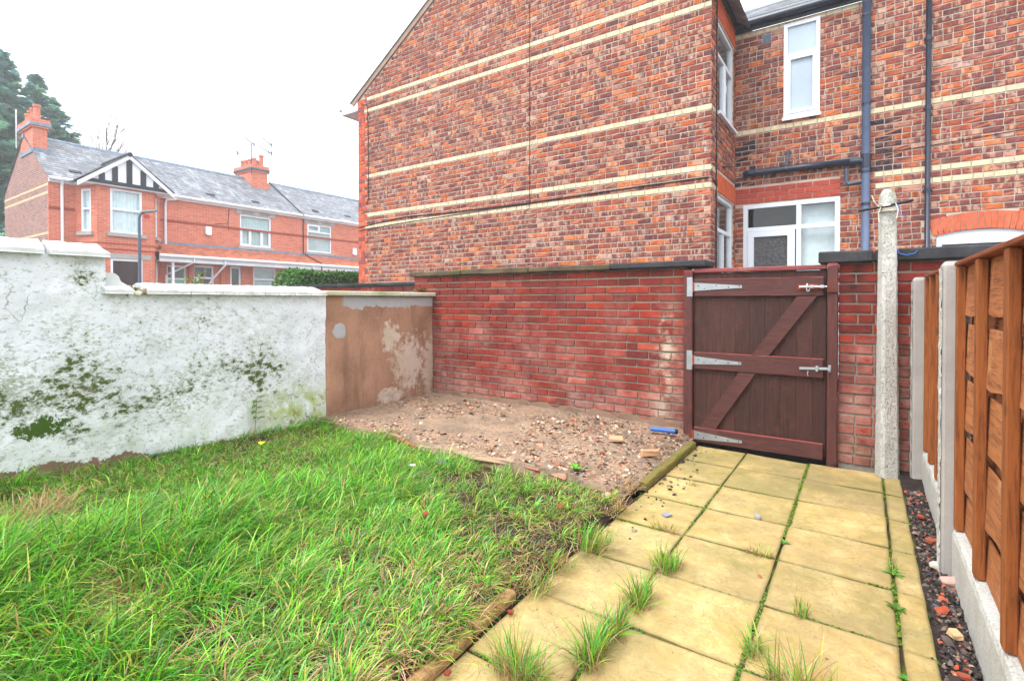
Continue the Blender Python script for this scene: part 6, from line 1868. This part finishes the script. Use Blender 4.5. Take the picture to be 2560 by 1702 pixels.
# street lamp ---------------------------------------------------------
lx, ly = -19.4, 6.93
t = empty('street_lamp', (lx, ly, -0.05), 'slim blue grey street lamp with flat head before the bay window', 'lamp')
m = MB(); m.tube([(lx, ly, -0.05), (lx, ly, 1.1)], 0.075, 10); m.build('base', 'dark_metal', t)
m = MB(); m.tube([(lx, ly, 1.1), (lx, ly, 2.3), (lx, ly, 3.95), (lx + 0.01, ly + 0.03, 4.08), (lx + 0.02, ly + 0.12, 4.14)], [0.055, 0.05, 0.04, 0.038, 0.035], 10); m.build('column', 'dark_metal', t)
m = MB(); m.bevbox(Matrix.Translation((lx + 0.04, ly + 0.26, 4.20)) @ Matrix.Rotation(R(14), 4, 'X'), 0.24, 0.46, 0.07, 0.03); hd = m.build('lamp_head', 'grey_metal', t)
m = MB(); m.bevbox(Matrix.Translation((lx + 0.04, ly + 0.28, 4.165)) @ Matrix.Rotation(R(14), 4, 'X'), 0.19, 0.34, 0.03, 0.01); q = m.build('lens', 'stone_sill', None); q.parent = hd

# ================================================================== GRASS
GREENS = np.array([S(98, 190, 26), S(116, 208, 34), S(66, 148, 22), S(150, 216, 60), S(84, 168, 52), S(168, 220, 84), S(118, 196, 92), S(58, 124, 26), S(112, 144, 62), S(92, 128, 52)])
YELL = np.array([S(186, 196, 70), S(206, 190, 100), S(166, 180, 56)])
STRAW = np.array([S(206, 172, 126), S(186, 146, 100), S(160, 118, 78), S(222, 192, 150)])
def blades(P, az, lean, length, width, cols, droop=0.6, seg=4):
    """vectorised curved blades: P (n,3), az direction, lean 0..1, returns V,F,C"""
    n = len(P)
    ts = np.linspace(0, 1, seg + 1)
    d = np.stack([np.cos(az), np.sin(az)], -1)
    s = np.stack([-np.sin(az), np.cos(az)], -1)
    tw = npr.uniform(-0.9, 0.9, n)
    s = np.stack([s[:, 0] * np.cos(tw) + d[:, 0] * np.sin(tw), s[:, 1] * np.cos(tw) + d[:, 1] * np.sin(tw)], -1)
    V = np.zeros((n, 2 * seg + 1, 3)); C = np.zeros((n, 2 * seg + 1, 4))
    for i, t_ in enumerate(ts):
        hor = length * lean * (0.35 * t_ + 0.65 * t_ ** 2)
        ver = length * (np.sqrt(np.maximum(0.04, 1 - lean ** 2 * 0.80)) * t_ - droop * lean * t_ ** 2.2 * 0.55)
        c = np.zeros((n, 3)); c[:, :2] = P[:, :2] + d * hor[:, None]; c[:, 2] = P[:, 2] + ver
        w = width * (0.75 + 0.5 * t_ - 1.2 * t_ ** 3) if i < seg else 0
        shade = 0.55 + 0.55 * t_
        if i < seg:
            off = np.zeros((n, 3)); off[:, :2] = s * (np.maximum(w, 0.0003))[:, None] * 0.5
            V[:, 2 * i] = c - off; V[:, 2 * i + 1] = c + off
            C[:, 2 * i, :3] = C[:, 2 * i + 1, :3] = cols
        else:
            V[:, 2 * i] = c; C[:, 2 * i, :3] = cols
    F4 = []; m = 2 * seg + 1
    base = (np.arange(n) * m)[:, None]
    for i in range(seg - 1):
        F4.append(base + np.array([[2 * i, 2 * i + 1, 2 * i + 3, 2 * i + 2]]))
    F3 = base + np.array([[2 * seg - 2, 2 * seg - 1, 2 * seg]])
    return V.reshape(-1, 3), [np.concatenate(F4), F3], C.reshape(-1, 4)

def grass_cols(n, yellow, straw):
    c = GREENS[npr.integers(0, len(GREENS), n)]
    r = npr.random(n)
    y = r < yellow; c[y] = YELL[npr.integers(0, 3, y.sum())]
    s = r > 1 - straw; c[s] = STRAW[npr.integers(0, 4, s.sum())]
    return np.clip(c * npr.uniform(0.75, 1.2, (n, 1)), 0, 1)

# clumps spread over the lawn, thinner towards the path and the pad
cl = []
while len(cl) < 2700:
    x = npr.uniform(-4.38, -1.27); y = npr.uniform(0.1, 3.05)
    thin = 1.0
    thin -= 0.62 * np.clip((x + 2.45) / 0.8, 0, 1) * (0.4 + 0.6 * np.clip((y - 1.2) / 1.2, 0, 1))
    thin -= 0.5 * np.clip((y - 2.35) / 0.6, 0, 1)
    thin = max(thin, 0.5)
    thin += 0.5 * float(vnoise(np.array(x * 4.5), np.array(y * 4.5), 71, 3))
    if y > pad_front(np.array(x)) - 0.02: continue
    if npr.random() < thin: cl.append((x, y))
cl = np.array(cl)
nb_ = 30
n = len(cl) * nb_
ci = np.repeat(np.arange(len(cl)), nb_)
near = np.clip((2.6 - np.hypot(cl[:, 0], cl[:, 1])) / 1.2, 0, 1)
ox = npr.normal(0, 0.026, n); oy = npr.normal(0, 0.026, n)
cx = cl[ci, 0] + ox; cy = cl[ci, 1] + oy
ok = (cx < -1.235) | ((cy > 1.8) & (cx < -1.16) & (cy < 3.2))
ok &= cx > -4.40
flow = 0.75 + 1.1 * vnoise(cl[:, 0] * 1.6, cl[:, 1] * 1.6, 72, 2)          # wind-laid direction of each clump
fx = np.cos(flow[ci]) * 0.030 + ox * npr.uniform(0.6, 1.6, n); fy = np.sin(flow[ci]) * 0.030 + oy * npr.uniform(0.6, 1.6, n)
az = np.arctan2(fy, fx) + npr.normal(0, 0.45, n)
lushb = 0.5 + 0.5 * np.clip(vnoise(cl[:, 0] * 2.4, cl[:, 1] * 2.4, 73, 2) * 1.4, -1, 1)
lush = lushb[ci] * np.clip((-1.5 - cx) / 1.2, 0.15, 1)
length = (0.10 + 0.24 * lush) * npr.uniform(0.4, 1.35, n)
length *= np.clip(0.62 + 0.38 * (2.9 - cy) / 1.6, 0.55, 1.0)
length *= 1 - 0.55 * np.exp(-(((cx + 2.50) / 0.20) ** 2 + ((cy - 0.78) / 0.13) ** 2)) - 0.4 * np.exp(-(((cx + 3.70) / 0.26) ** 2 + ((cy - 0.82) / 0.13) ** 2))
lean = np.clip(npr.normal(0.76, 0.2, n), 0.1, 0.96)
width = npr.uniform(0.0034, 0.0074, n)
straw_w = 0.11 + 0.35 * np.clip(vnoise(cx * 3.1, cy * 3.1, 91, 3) - 0.15, 0, 1) + 0.75 * np.exp(-(((cx + 3.70) / 0.26) ** 2 + ((cy - 0.82) / 0.13) ** 2)) + 0.75 * np.exp(-(((cx + 2.50) / 0.20) ** 2 + ((cy - 0.78) / 0.13) ** 2)) + 0.3 * np.exp(-(((cx + 1.85) / 0.20) ** 2 + ((cy - 0.85) / 0.12) ** 2)) + 0.30 * np.clip((cx + 1.75) / 0.4, 0, 1)
cols = grass_cols(n, 0.13, 0.0) * npr.uniform(0.62, 1.22, (len(cl), 1))[ci] * (1 + npr.normal(0, 0.10, (len(cl), 3))[ci] * np.array([1, 0.4, 0.6]))
cols = np.clip(cols, 0.005, 0.9)
isst = npr.random(n) < straw_w
cols[isst] = STRAW[npr.integers(0, 4, isst.sum())] * npr.uniform(0.8, 1.1, (isst.sum(), 1))
lean[isst] = np.clip(lean[isst] + 0.22, 0, 0.985)
P = np.stack([cx, cy, soil_z(cx, cy) - 0.004], -1)
V, F, C = blades(P[ok], az[ok], lean[ok], length[ok], width[ok], cols[ok], droop=0.85)
o = np_mesh('lawn_grass', V, F, C, 'blade', None, kind='stuff')
tag(o, 'long unkempt bright green grass covering the lawn', 'grass')
# thatch of dead stems lying under the green
n = 16000
cx = npr.uniform(-4.36, -1.24, n); cy = npr.uniform(0.1, 3.0, n)
ok = cy < pad_front(cx) - 0.02
P = np.stack([cx, cy, soil_z(cx, cy) + npr.uniform(0.0, 0.02, n)], -1)
cc = np.concatenate([STRAW, STRAW * 0.6, GREENS[2:3] * 0.5])[npr.integers(0, 9, n)]
V, F, C = blades(P[ok], npr.uniform(0, 6.28, n)[ok], npr.uniform(0.9, 0.985, n)[ok], npr.uniform(0.04, 0.10, n)[ok], npr.uniform(0.0018, 0.003, n)[ok], cc[ok])
o = np_mesh('dead_grass', V, F, C, 'blade', None, kind='stuff')
tag(o, 'dead brown grass stems lying under the green lawn', 'grass')

def tuft(x, y, z, n, length, spread, label, straw=0.2, yellow=0.12, lean=0.55, width=0.0044, ax=(1, 1), azb=None, name='grass_tuft', group='grass tufts growing in the paving joints'):
    n = int(n * 1.15)
    px_ = npr.normal(0, spread * ax[0], n); py_ = npr.normal(0, spread * ax[1], n)
    px_ = np.clip(px_, -1.7 * spread * ax[0], 1.7 * spread * ax[0]); py_ = np.clip(py_, -1.7 * spread * ax[1], 1.7 * spread * ax[1])
    az = np.arctan2(py_, px_) + npr.normal(0, 0.8, n) if azb is None else npr.normal(azb, 0.8, n)
    cols = grass_cols(n, yellow, straw) * 0.9
    le = np.clip(npr.normal(lean, 0.22, n), 0.03, 0.97)
    ln = length * npr.uniform(0.4, 1.15, n)
    st = npr.random(n) < 0.5
    P = np.stack([x + px_, y + py_, np.full(n, z)], -1)
    V, F, C = blades(P, az, le, ln, np.full(n, width) * npr.uniform(0.6, 1.2, n), cols, droop=0.45)
    n2 = int(n * 0.9)                         # brown dead base
    P2 = np.stack([x + npr.normal(0, spread * ax[0] * 1.15, n2), y + npr.normal(0, spread * ax[1] * 1.15, n2), np.full(n2, z + 0.004)], -1)
    V2, F2, C2 = blades(P2, npr.uniform(0, 6.28, n2), npr.uniform(0.75, 0.98, n2), length * 0.42 * npr.uniform(0.5, 1.3, n2), np.full(n2, width * 0.7), STRAW[npr.integers(0, 4, n2)] * 0.62)
    k_ = len(V)
    F = F + [f + k_ for f in F2]
    o = np_mesh(name, np.vstack([V, V2]), F, np.vstack([C, C2]), 'blade', None)
    return tag(o, label, 'grass tuft', group)
tuft(-0.965, 1.45, 0.0, 190, 0.17, 0.042, 'large grass tuft by the timber edging, lowest big one on the left slabs', ax=(1.3, 0.8))
tuft(-0.79, 1.66, 0.0, 150, 0.18, 0.030, 'tall grass tuft in the left joint, second from the bottom edge', ax=(0.7, 1.3))
tuft(-0.78, 1.83, 0.0, 110, 0.15, 0.026, 'grass tuft in the left joint just above the tall one', ax=(0.6, 1.3))
tuft(-0.775, 2.07, 0.0, 140, 0.16, 0.030, 'spiky grass tuft in the left joint, middle of the row of three', ax=(0.7, 1.2))
tuft(-0.77, 2.43, 0.0, 150, 0.13, 0.034, 'bushy grass tuft in the left joint, farthest of the row of three', ax=(0.8, 1.2))
tuft(-0.90, 2.82, 0.0, 50, 0.07, 0.030, 'small half dead grass tuft between slabs beyond the row of tufts', straw=0.6, ax=(1.3, 0.6))
tuft(-0.425, 2.815, 0.0, 36, 0.07, 0.020, 'tiny dry grass tuft in a cross joint of the middle slabs', straw=0.45, yellow=0.3, ax=(1.5, 0.5))
tuft(-0.20, 2.37, 0.0, 22, 0.10, 0.013, 'sparse upright grass tuft in a cross joint right of the centre joint', lean=0.25, straw=0.15, yellow=0.3)
tuft(-0.325, 2.03, 0.0, 60, 0.10, 0.022, 'grass tuft in the mossy centre joint near the bottom', ax=(0.6, 1.4))
tuft(-0.155, 1.90, 0.0, 120, 0.18, 0.040, 'straggly grass tuft at the bottom edge right of the centre joint', straw=0.3, yellow=0.2, ax=(1.4, 0.8), lean=0.6)
tuft(0.125, 3.0, 0.0, 14, 0.10, 0.008, 'thin grass tuft in the joint beside the narrow slabs', lean=0.5)
tuft(-0.96, 3.62, 0.0, 14, 0.06, 0.014, 'tiny dry tuft on the far left slabs', straw=0.5)
# clumps hanging over the slab edge from the lawn
tuft(-1.14, 2.38, 0.02, 170, 0.15, 0.045, 'leaning grass clump spilling from the lawn over a slab corner', azb=0.4, ax=(1, 1.2), group='grass clumps along the lawn edge')
tuft(-1.20, 2.12, 0.02, 120, 0.12, 0.045, 'brownish grass clump on the lawn edge just nearer than the leaning one', straw=0.45, azb=0.3, group='grass clumps along the lawn edge')
tuft(-1.20, 1.90, 0.02, 150, 0.11, 0.05, 'grass clump on the lawn edge at the far end of the near timbers', straw=0.5, azb=0.3, group='grass clumps along the lawn edge')
tuft(-1.26, 2.86, 0.03, 190, 0.10, 0.06, 'matted straw coloured grass clump at the lawn edge near the mossy timber', straw=0.85, yellow=0.1, lean=0.9, group='grass clumps along the lawn edge')
tuft(-1.30, 3.18, 0.05, 150, 0.09, 0.06, 'dark dead plant debris heaped at the near end of the mossy timber', straw=0.95, lean=0.85, group='grass clumps along the lawn edge')
tuft(-3.70, 0.84, 0.13, 260, 0.17, 0.09, 'heap of bleached dry grass by the white wall', straw=0.85, yellow=0.1, lean=0.85, group='grass clumps along the lawn edge')

tuft(-1.255, 1.64, 0.03, 110, 0.10, 0.04, 'dry grass clump flopped over the shorter near timber', straw=0.6, azb=0.2, lean=0.85, ax=(0.5, 1.8), group='grass clumps along the lawn edge')
tuft(-1.25, 1.36, 0.03, 150, 0.11, 0.05, 'yellowing grass clump flopped over the timber at the bottom edge', straw=0.5, azb=0.2, lean=0.85, ax=(0.5, 1.8), group='grass clumps along the lawn edge')
# leaves and little plants ---------------------------------------------
def leaf(mb, p, d, up, L, w):
    d = Vector(d).normalized(); up = Vector(up); s = d.cross(up).normalized(); n_ = s.cross(d).normalized()
    prof = [(0, 0.05), (0.2, 0.7), (0.45, 1.0), (0.75, 0.7), (1.0, 0.03)]
    vs = []; fs = []
    for i, (t_, q) in enumerate(prof):
        c = Vector(p) + d * L * t_ - n_ * (L * 0.25 * t_ * t_)
        vs += [c - s * w * q * 0.5 + n_ * w * 0.12 * q, c, c + s * w * q * 0.5 + n_ * w * 0.12 * q]
        if i:
            a = 3 * i - 3; b = 3 * i
            fs += [(a, a + 1, b + 1, b), (a + 1, a + 2, b + 2, b + 1)]
    mb.add(vs, fs)
t = empty('seedling', (-4.39, 2.43, 0.12), 'small leafy seedling growing at the foot of the white wall', 'plant')
m = MB(); m.tube([(-4.385, 2.42, 0.10), (-4.38, 2.43, 0.27), (-4.385, 2.445, 0.43)], [0.004, 0.003, 0.002], 6); m.build('stem', 'twig', t)
for i in range(9):
    z = 0.24 + i * 0.024
    a = R(60 + (i % 2) * 170 + rng.uniform(-20, 20))
    m = MB(); m.col(jit(S(92, 128, 46), 0.15)); leaf(m, (-4.382, 2.437, z), (0.5, math.sin(a) * 1.0, 0.3 * math.cos(a) + 0.2), (0.2, 0, 1), rng.uniform(0.05, 0.075), rng.uniform(0.028, 0.04)); m.build('leaf', 'leaf', t)
def rosette(x, y, z, n_, L, label, col, name='weed'):
    t = empty(name, (x, y, z), label, 'plant')
    for i in range(n_):
        a = i * 2.4 + rng.uniform(-0.3, 0.3)
        m = MB(); m.col(jit(col, 0.15)); leaf(m, (x, y, z), (math.cos(a), math.sin(a), rng.uniform(0.2, 0.8)), (0, 0, 1), L * rng.uniform(0.7, 1.2), L * 0.42); m.build('leaf', 'leaf', t)
rosette(-0.335, 3.03, 0.004, 6, 0.03, 'tiny green weed in the centre joint, middle of the path', S(86, 150, 60))
rosette(0.125, 2.64, 0.002, 10, 0.045, 'green weed in the joint beside the narrow slabs', S(86, 132, 40))
rosette(0.13, 2.17, 0.002, 7, 0.03, 'small bright green weed in the right joint at the bottom edge', S(80, 160, 40))
rosette(0.225, 2.18, 0.0, 8, 0.05, 'leafy weed beside the narrow slabs at the bottom edge', S(110, 170, 40))
rosette(0.12, 2.98, 0.002, 6, 0.045, 'pale green weed at the narrow slab joint below the thin grass tuft', S(104, 160, 60))
rosette(-1.62, 3.14, 0.13, 7, 0.06, 'bright green weed at the front edge of the rubble pad', S(92, 170, 40))
rosette(-4.30, 1.62, 0.13, 14, 0.05, 'bluish green trailing weed at the foot of the white wall', S(58, 116, 84))
rosette(-4.28, 2.16, 0.10, 12, 0.045, 'dark green trailing weed at the wall foot left of the seedling', S(60, 122, 70))
rosette(-4.62, 4.68, 1.40, 16, 0.10, 'yellowish green fern growing from the end of the brick wall above the rendered wall', S(130, 130, 56))
rosette(-4.25, 3.02, 0.11, 12, 0.05, 'green weed in the corner where the white wall meets the pad', S(70, 140, 50))
def fallen_leaf(p, col, label, L=0.08):
    m = MB(); m.col(col); leaf(m, p, (rng.uniform(-1, 1), rng.uniform(-1, 1), 0.15), (0, 0, 1), L, L * 0.6)
    tag(m.build('fallen_leaf', 'leaf'), label, 'leaf')
fallen_leaf((-3.72, 2.10, 0.20), S(226, 206, 40), 'yellow fallen leaf caught in the grass', 0.09)
fallen_leaf((-1.42, 2.55, 0.10), S(150, 90, 50), 'brown fallen leaf in the thin grass near the path')
fallen_leaf((-0.40, 2.60, 0.008), S(210, 70, 30), 'tiny orange leaf scrap on a slab left of the centre joint', 0.022)

# twigs of a shrub showing above the white wall
def twiggy(x, y, z0, h_, n_, label, leaves, col, name='garden_shrub', sp=0.5):
    t = empty(name, (x, y, 0), label, 'shrub')
    m = MB(); lv = MB()
    m.tube([(x, y, -0.1), (x, y, z0)], 0.02, 6)
    for i in range(n_):
        a = rng.uniform(0, 6.28); r_ = rng.uniform(0.1, 1) * sp
        p0 = Vector((x, y, z0 - 0.1)); p2 = Vector((x + r_ * math.cos(a), y + r_ * math.sin(a), z0 + h_ * rng.uniform(0.3, 1)))
        p1 = p0.lerp(p2, 0.55) + Vector((rng.uniform(-0.1, 0.1), rng.uniform(-0.1, 0.1), 0.12 * h_))
        m.tube([p0, p1, p2], [0.012, 0.008, 0.004], 5)
        for k_ in range(leaves):
            lv.col(jit(col, 0.2)); leaf(lv, p1.lerp(p2, rng.random()), (rng.uniform(-1, 1), rng.uniform(-1, 1), rng.uniform(-0.6, 0.6)), (0, 0, 1), rng.uniform(0.08, 0.13), 0.06)
    m.build('stems', 'twig', t)
    if lv.v: lv.build('leaves', 'leaf', t)
twiggy(-11.3, 5.05, 1.5, 0.55, 7, 'sparse green leafed rose stems standing behind the white wall', 3, S(80, 150, 50), sp=0.32)
twiggy(-13.5, 7.1, 1.3, 0.45, 60, 'dry brown bare shrub behind the white wall below the porch', 0, S(150, 100, 60), sp=0.9)

# hedge ------------------------------------------------------------------
t = empty('hedge', (-11.7, 8.4, 0), 'clipped dark green hedge between the brick gable and the terrace', 'hedge')
m = MB(); m.box(-12.2, -11.48, 7.42, 9.65, -0.1, 1.88); m.build('inner_stems', simple('hedge_inside', S(38, 52, 24), 0.95, 0.3, 6), t)
n = 16000
u = npr.uniform(7.22, 9.75, n); w = npr.uniform(-1, 1, n)
topz = 1.98 + 0.05 * vnoise(u * 4, w * 3, 88, 2) - 0.45 * np.clip((7.5 - u) / 0.28, 0, 1) ** 2
q = npr.random(n)
hx = np.where(q < 0.5, -11.38 + npr.normal(0, 0.04, n), -11.85 + w * 0.47); hz = np.where(q < 0.5, npr.uniform(0.2, 1, n) * topz, topz + npr.normal(0, 0.03, n))
Pn = np.stack([hx, u, hz], -1)
D = npr.normal(0, 1, (n, 3)); D /= np.linalg.norm(D, axis=1)[:, None]; E_ = np.cross(D, npr.normal(0, 1, (n, 3))); E_ /= np.linalg.norm(E_, axis=1)[:, None]
L_ = npr.uniform(0.025, 0.045, (n, 1))
V = np.stack([Pn - D * L_, Pn + E_ * L_ * 0.5, Pn + D * L_, Pn - E_ * L_ * 0.5], 1).reshape(-1, 3)
F = np.arange(4 * n).reshape(n, 4)
cc = np.array([S(56, 104, 34), S(74, 132, 40), S(40, 84, 30), S(96, 150, 54)])[npr.integers(0, 4, n)] * npr.uniform(0.7, 1.2, (n, 1))
C = np.ones((4 * n, 4)); C[:, :3] = np.repeat(cc, 4, 0)
np_mesh('foliage', V, F, C, 'leaf', t)

# conifer -------------------------------------------------------------------
t = empty('conifer_tree', (-40, 6.0, -0.1), 'large blue green conifer rising behind the end terraced house', 'tree')
m = MB(); 
leaders = [(-39.7, 6.8, 15.3, 3.9), (-40.0, 4.6, 17.5, 5.6), (-39.5, 7.75, 15.0, 3.6), (-39.2, 8.95, 14.1, 3.2), (-39.0, 5.9, 14.6, 3.8), (-39.0, 9.7, 12.9, 3.4)]
for lx_, ly_, lz_, lr_ in leaders: m.tube([(-40 + (lx_ + 40) * 0.3, 6 + (ly_ - 6) * 0.3, -0.1), (lx_, ly_, 6), (lx_, ly_, lz_)], [0.35, 0.22, 0.03], 7)
m.build('trunk', 'bark', t)
Vs, Fs, Cs = [], [], []
cnt = 0
pal = [S(116, 166, 146), S(132, 184, 158), S(106, 154, 150), S(150, 200, 168), S(126, 178, 176)]  # leaf colours paled to imitate distant haze and offset self-shadowing
for lx_, ly_, lz_, lr_ in leaders:
    nbr = int(230 * lr_ / 3)
    for i in range(nbr):
        f = (i + rng.random()) / nbr
        z = 4.0 + (lz_ - 4.0) * f ** 0.9
        rr = lr_ * (1 - ((z - 4) / (lz_ - 4)) ** 1.15) * rng.choice([rng.uniform(0.6, 0.95), rng.uniform(0.6, 0.95), rng.uniform(0.95, 1.38)]) + 0.22
        a = rng.uniform(0, 6.283)
        dirv = Vector((math.cos(a), math.sin(a), 0))
        side = Vector((-math.sin(a), math.cos(a), 0))
        base_c = np.array(rng.choice(pal)) * rng.uniform(0.75, 1.15)
        nsp = int(26 + rr * 22)
        for k_ in range(nsp):
            q = rng.random() ** 0.7
            p = Vector((lx_, ly_, z)) + dirv * (rr * q) + Vector((0, 0, rr * (0.06 * q - 0.20 * q * q) + (0.5 * max(0, q - 0.75)) * rr * 0.8))
            wd = (0.05 + 0.34 * rr * q * (1.06 - q))
            p += side * rng.uniform(-wd, wd) + Vector((0, 0, rng.gauss(0, 0.07)))
            L = rng.uniform(0.2, 0.42)
            d = (dirv + side * rng.uniform(-0.8, 0.8) + Vector((0, 0, rng.uniform(-0.55, 0.35)))).normalized()
            s = d.cross(Vector((rng.uniform(-0.5, 0.5), rng.uniform(-0.5, 0.5), 1))).normalized() * L * rng.uniform(0.16, 0.3)
            Vs += [p - d * L * 0.4 - s * 0.4, p - d * L * 0.4 + s * 0.4, p + s, p + d * L * 0.7, p - s]
            Fs.append((cnt, cnt + 4, cnt + 3, cnt + 2, cnt + 1)); cnt += 5
            c = base_c * rng.uniform(0.8, 1.2)
            Cs += [(c[0], c[1], c[2], 1)] * 5
np_mesh('crown', np.array([tuple(v) for v in Vs]), np.array(Fs), np.array(Cs), 'leaf', t)

# bare tree ------------------------------------------------------------------
def bare(x, y, h_, label, seed, sp):
    r_ = random.Random(seed)
    t = empty('bare_tree', (x, y, -0.1), label, 'tree')
    m = MB(); tw = MB()
    def grow(p, d, L, rad, lev):
        q = p + d * L
        mid = p.lerp(q, 0.5) + Vector((r_.uniform(-1, 1), r_.uniform(-1, 1), r_.uniform(-1, 1))) * L * 0.06
        (m if lev < 2 else tw).tube([p, mid, q], [rad, rad * 0.8, rad * 0.6], 5 if lev < 3 else 4)
        if lev >= 5: return
        for k_ in range(3 if lev else 5):
            nd = (d + Vector((r_.uniform(-1, 1), r_.uniform(-1, 1), r_.uniform(-0.2, 0.7))) * sp).normalized()
            grow(p.lerp(q, r_.uniform(0.55, 1.0)), nd, L * r_.uniform(0.55, 0.8), rad * 0.55, lev + 1)
    grow(Vector((x, y, -0.1)), Vector((0, 0, 1)), h_ * 0.5, 0.16, 0)
    m.build('trunk', 'bark', t); tw.build('twigs', 'bark', t)
bare(-37, 10.3, 10.6, 'leafless thin tree behind the terrace roof, right of the conifer', 5, 0.45)

# ================================================================== MISTY AIR
hz = MB(); hz.box(-112, 47, -47, 112, -1.3, 18.6)
ho = hz.build('haze', MAT['core'])
hm = bpy.data.materials.new('mist'); hm.use_nodes = True
hn = hm.node_tree.nodes; hn.clear()
h_out = hn.new('ShaderNodeOutputMaterial'); h_v = hn.new('ShaderNodeVolumePrincipled')
h_v.inputs['Color'].default_value = (0.96, 0.98, 1.0, 1)
h_v.inputs['Density'].default_value = HAZE
h_v.inputs['Anisotropy'].default_value = 0.2
hm.node_tree.links.new(h_v.outputs[0], h_out.inputs['Volume'])
ho.data.materials.clear(); ho.data.materials.append(hm)
tag(ho, 'thin pale mist filling the air over yard and street', 'haze', kind='stuff')
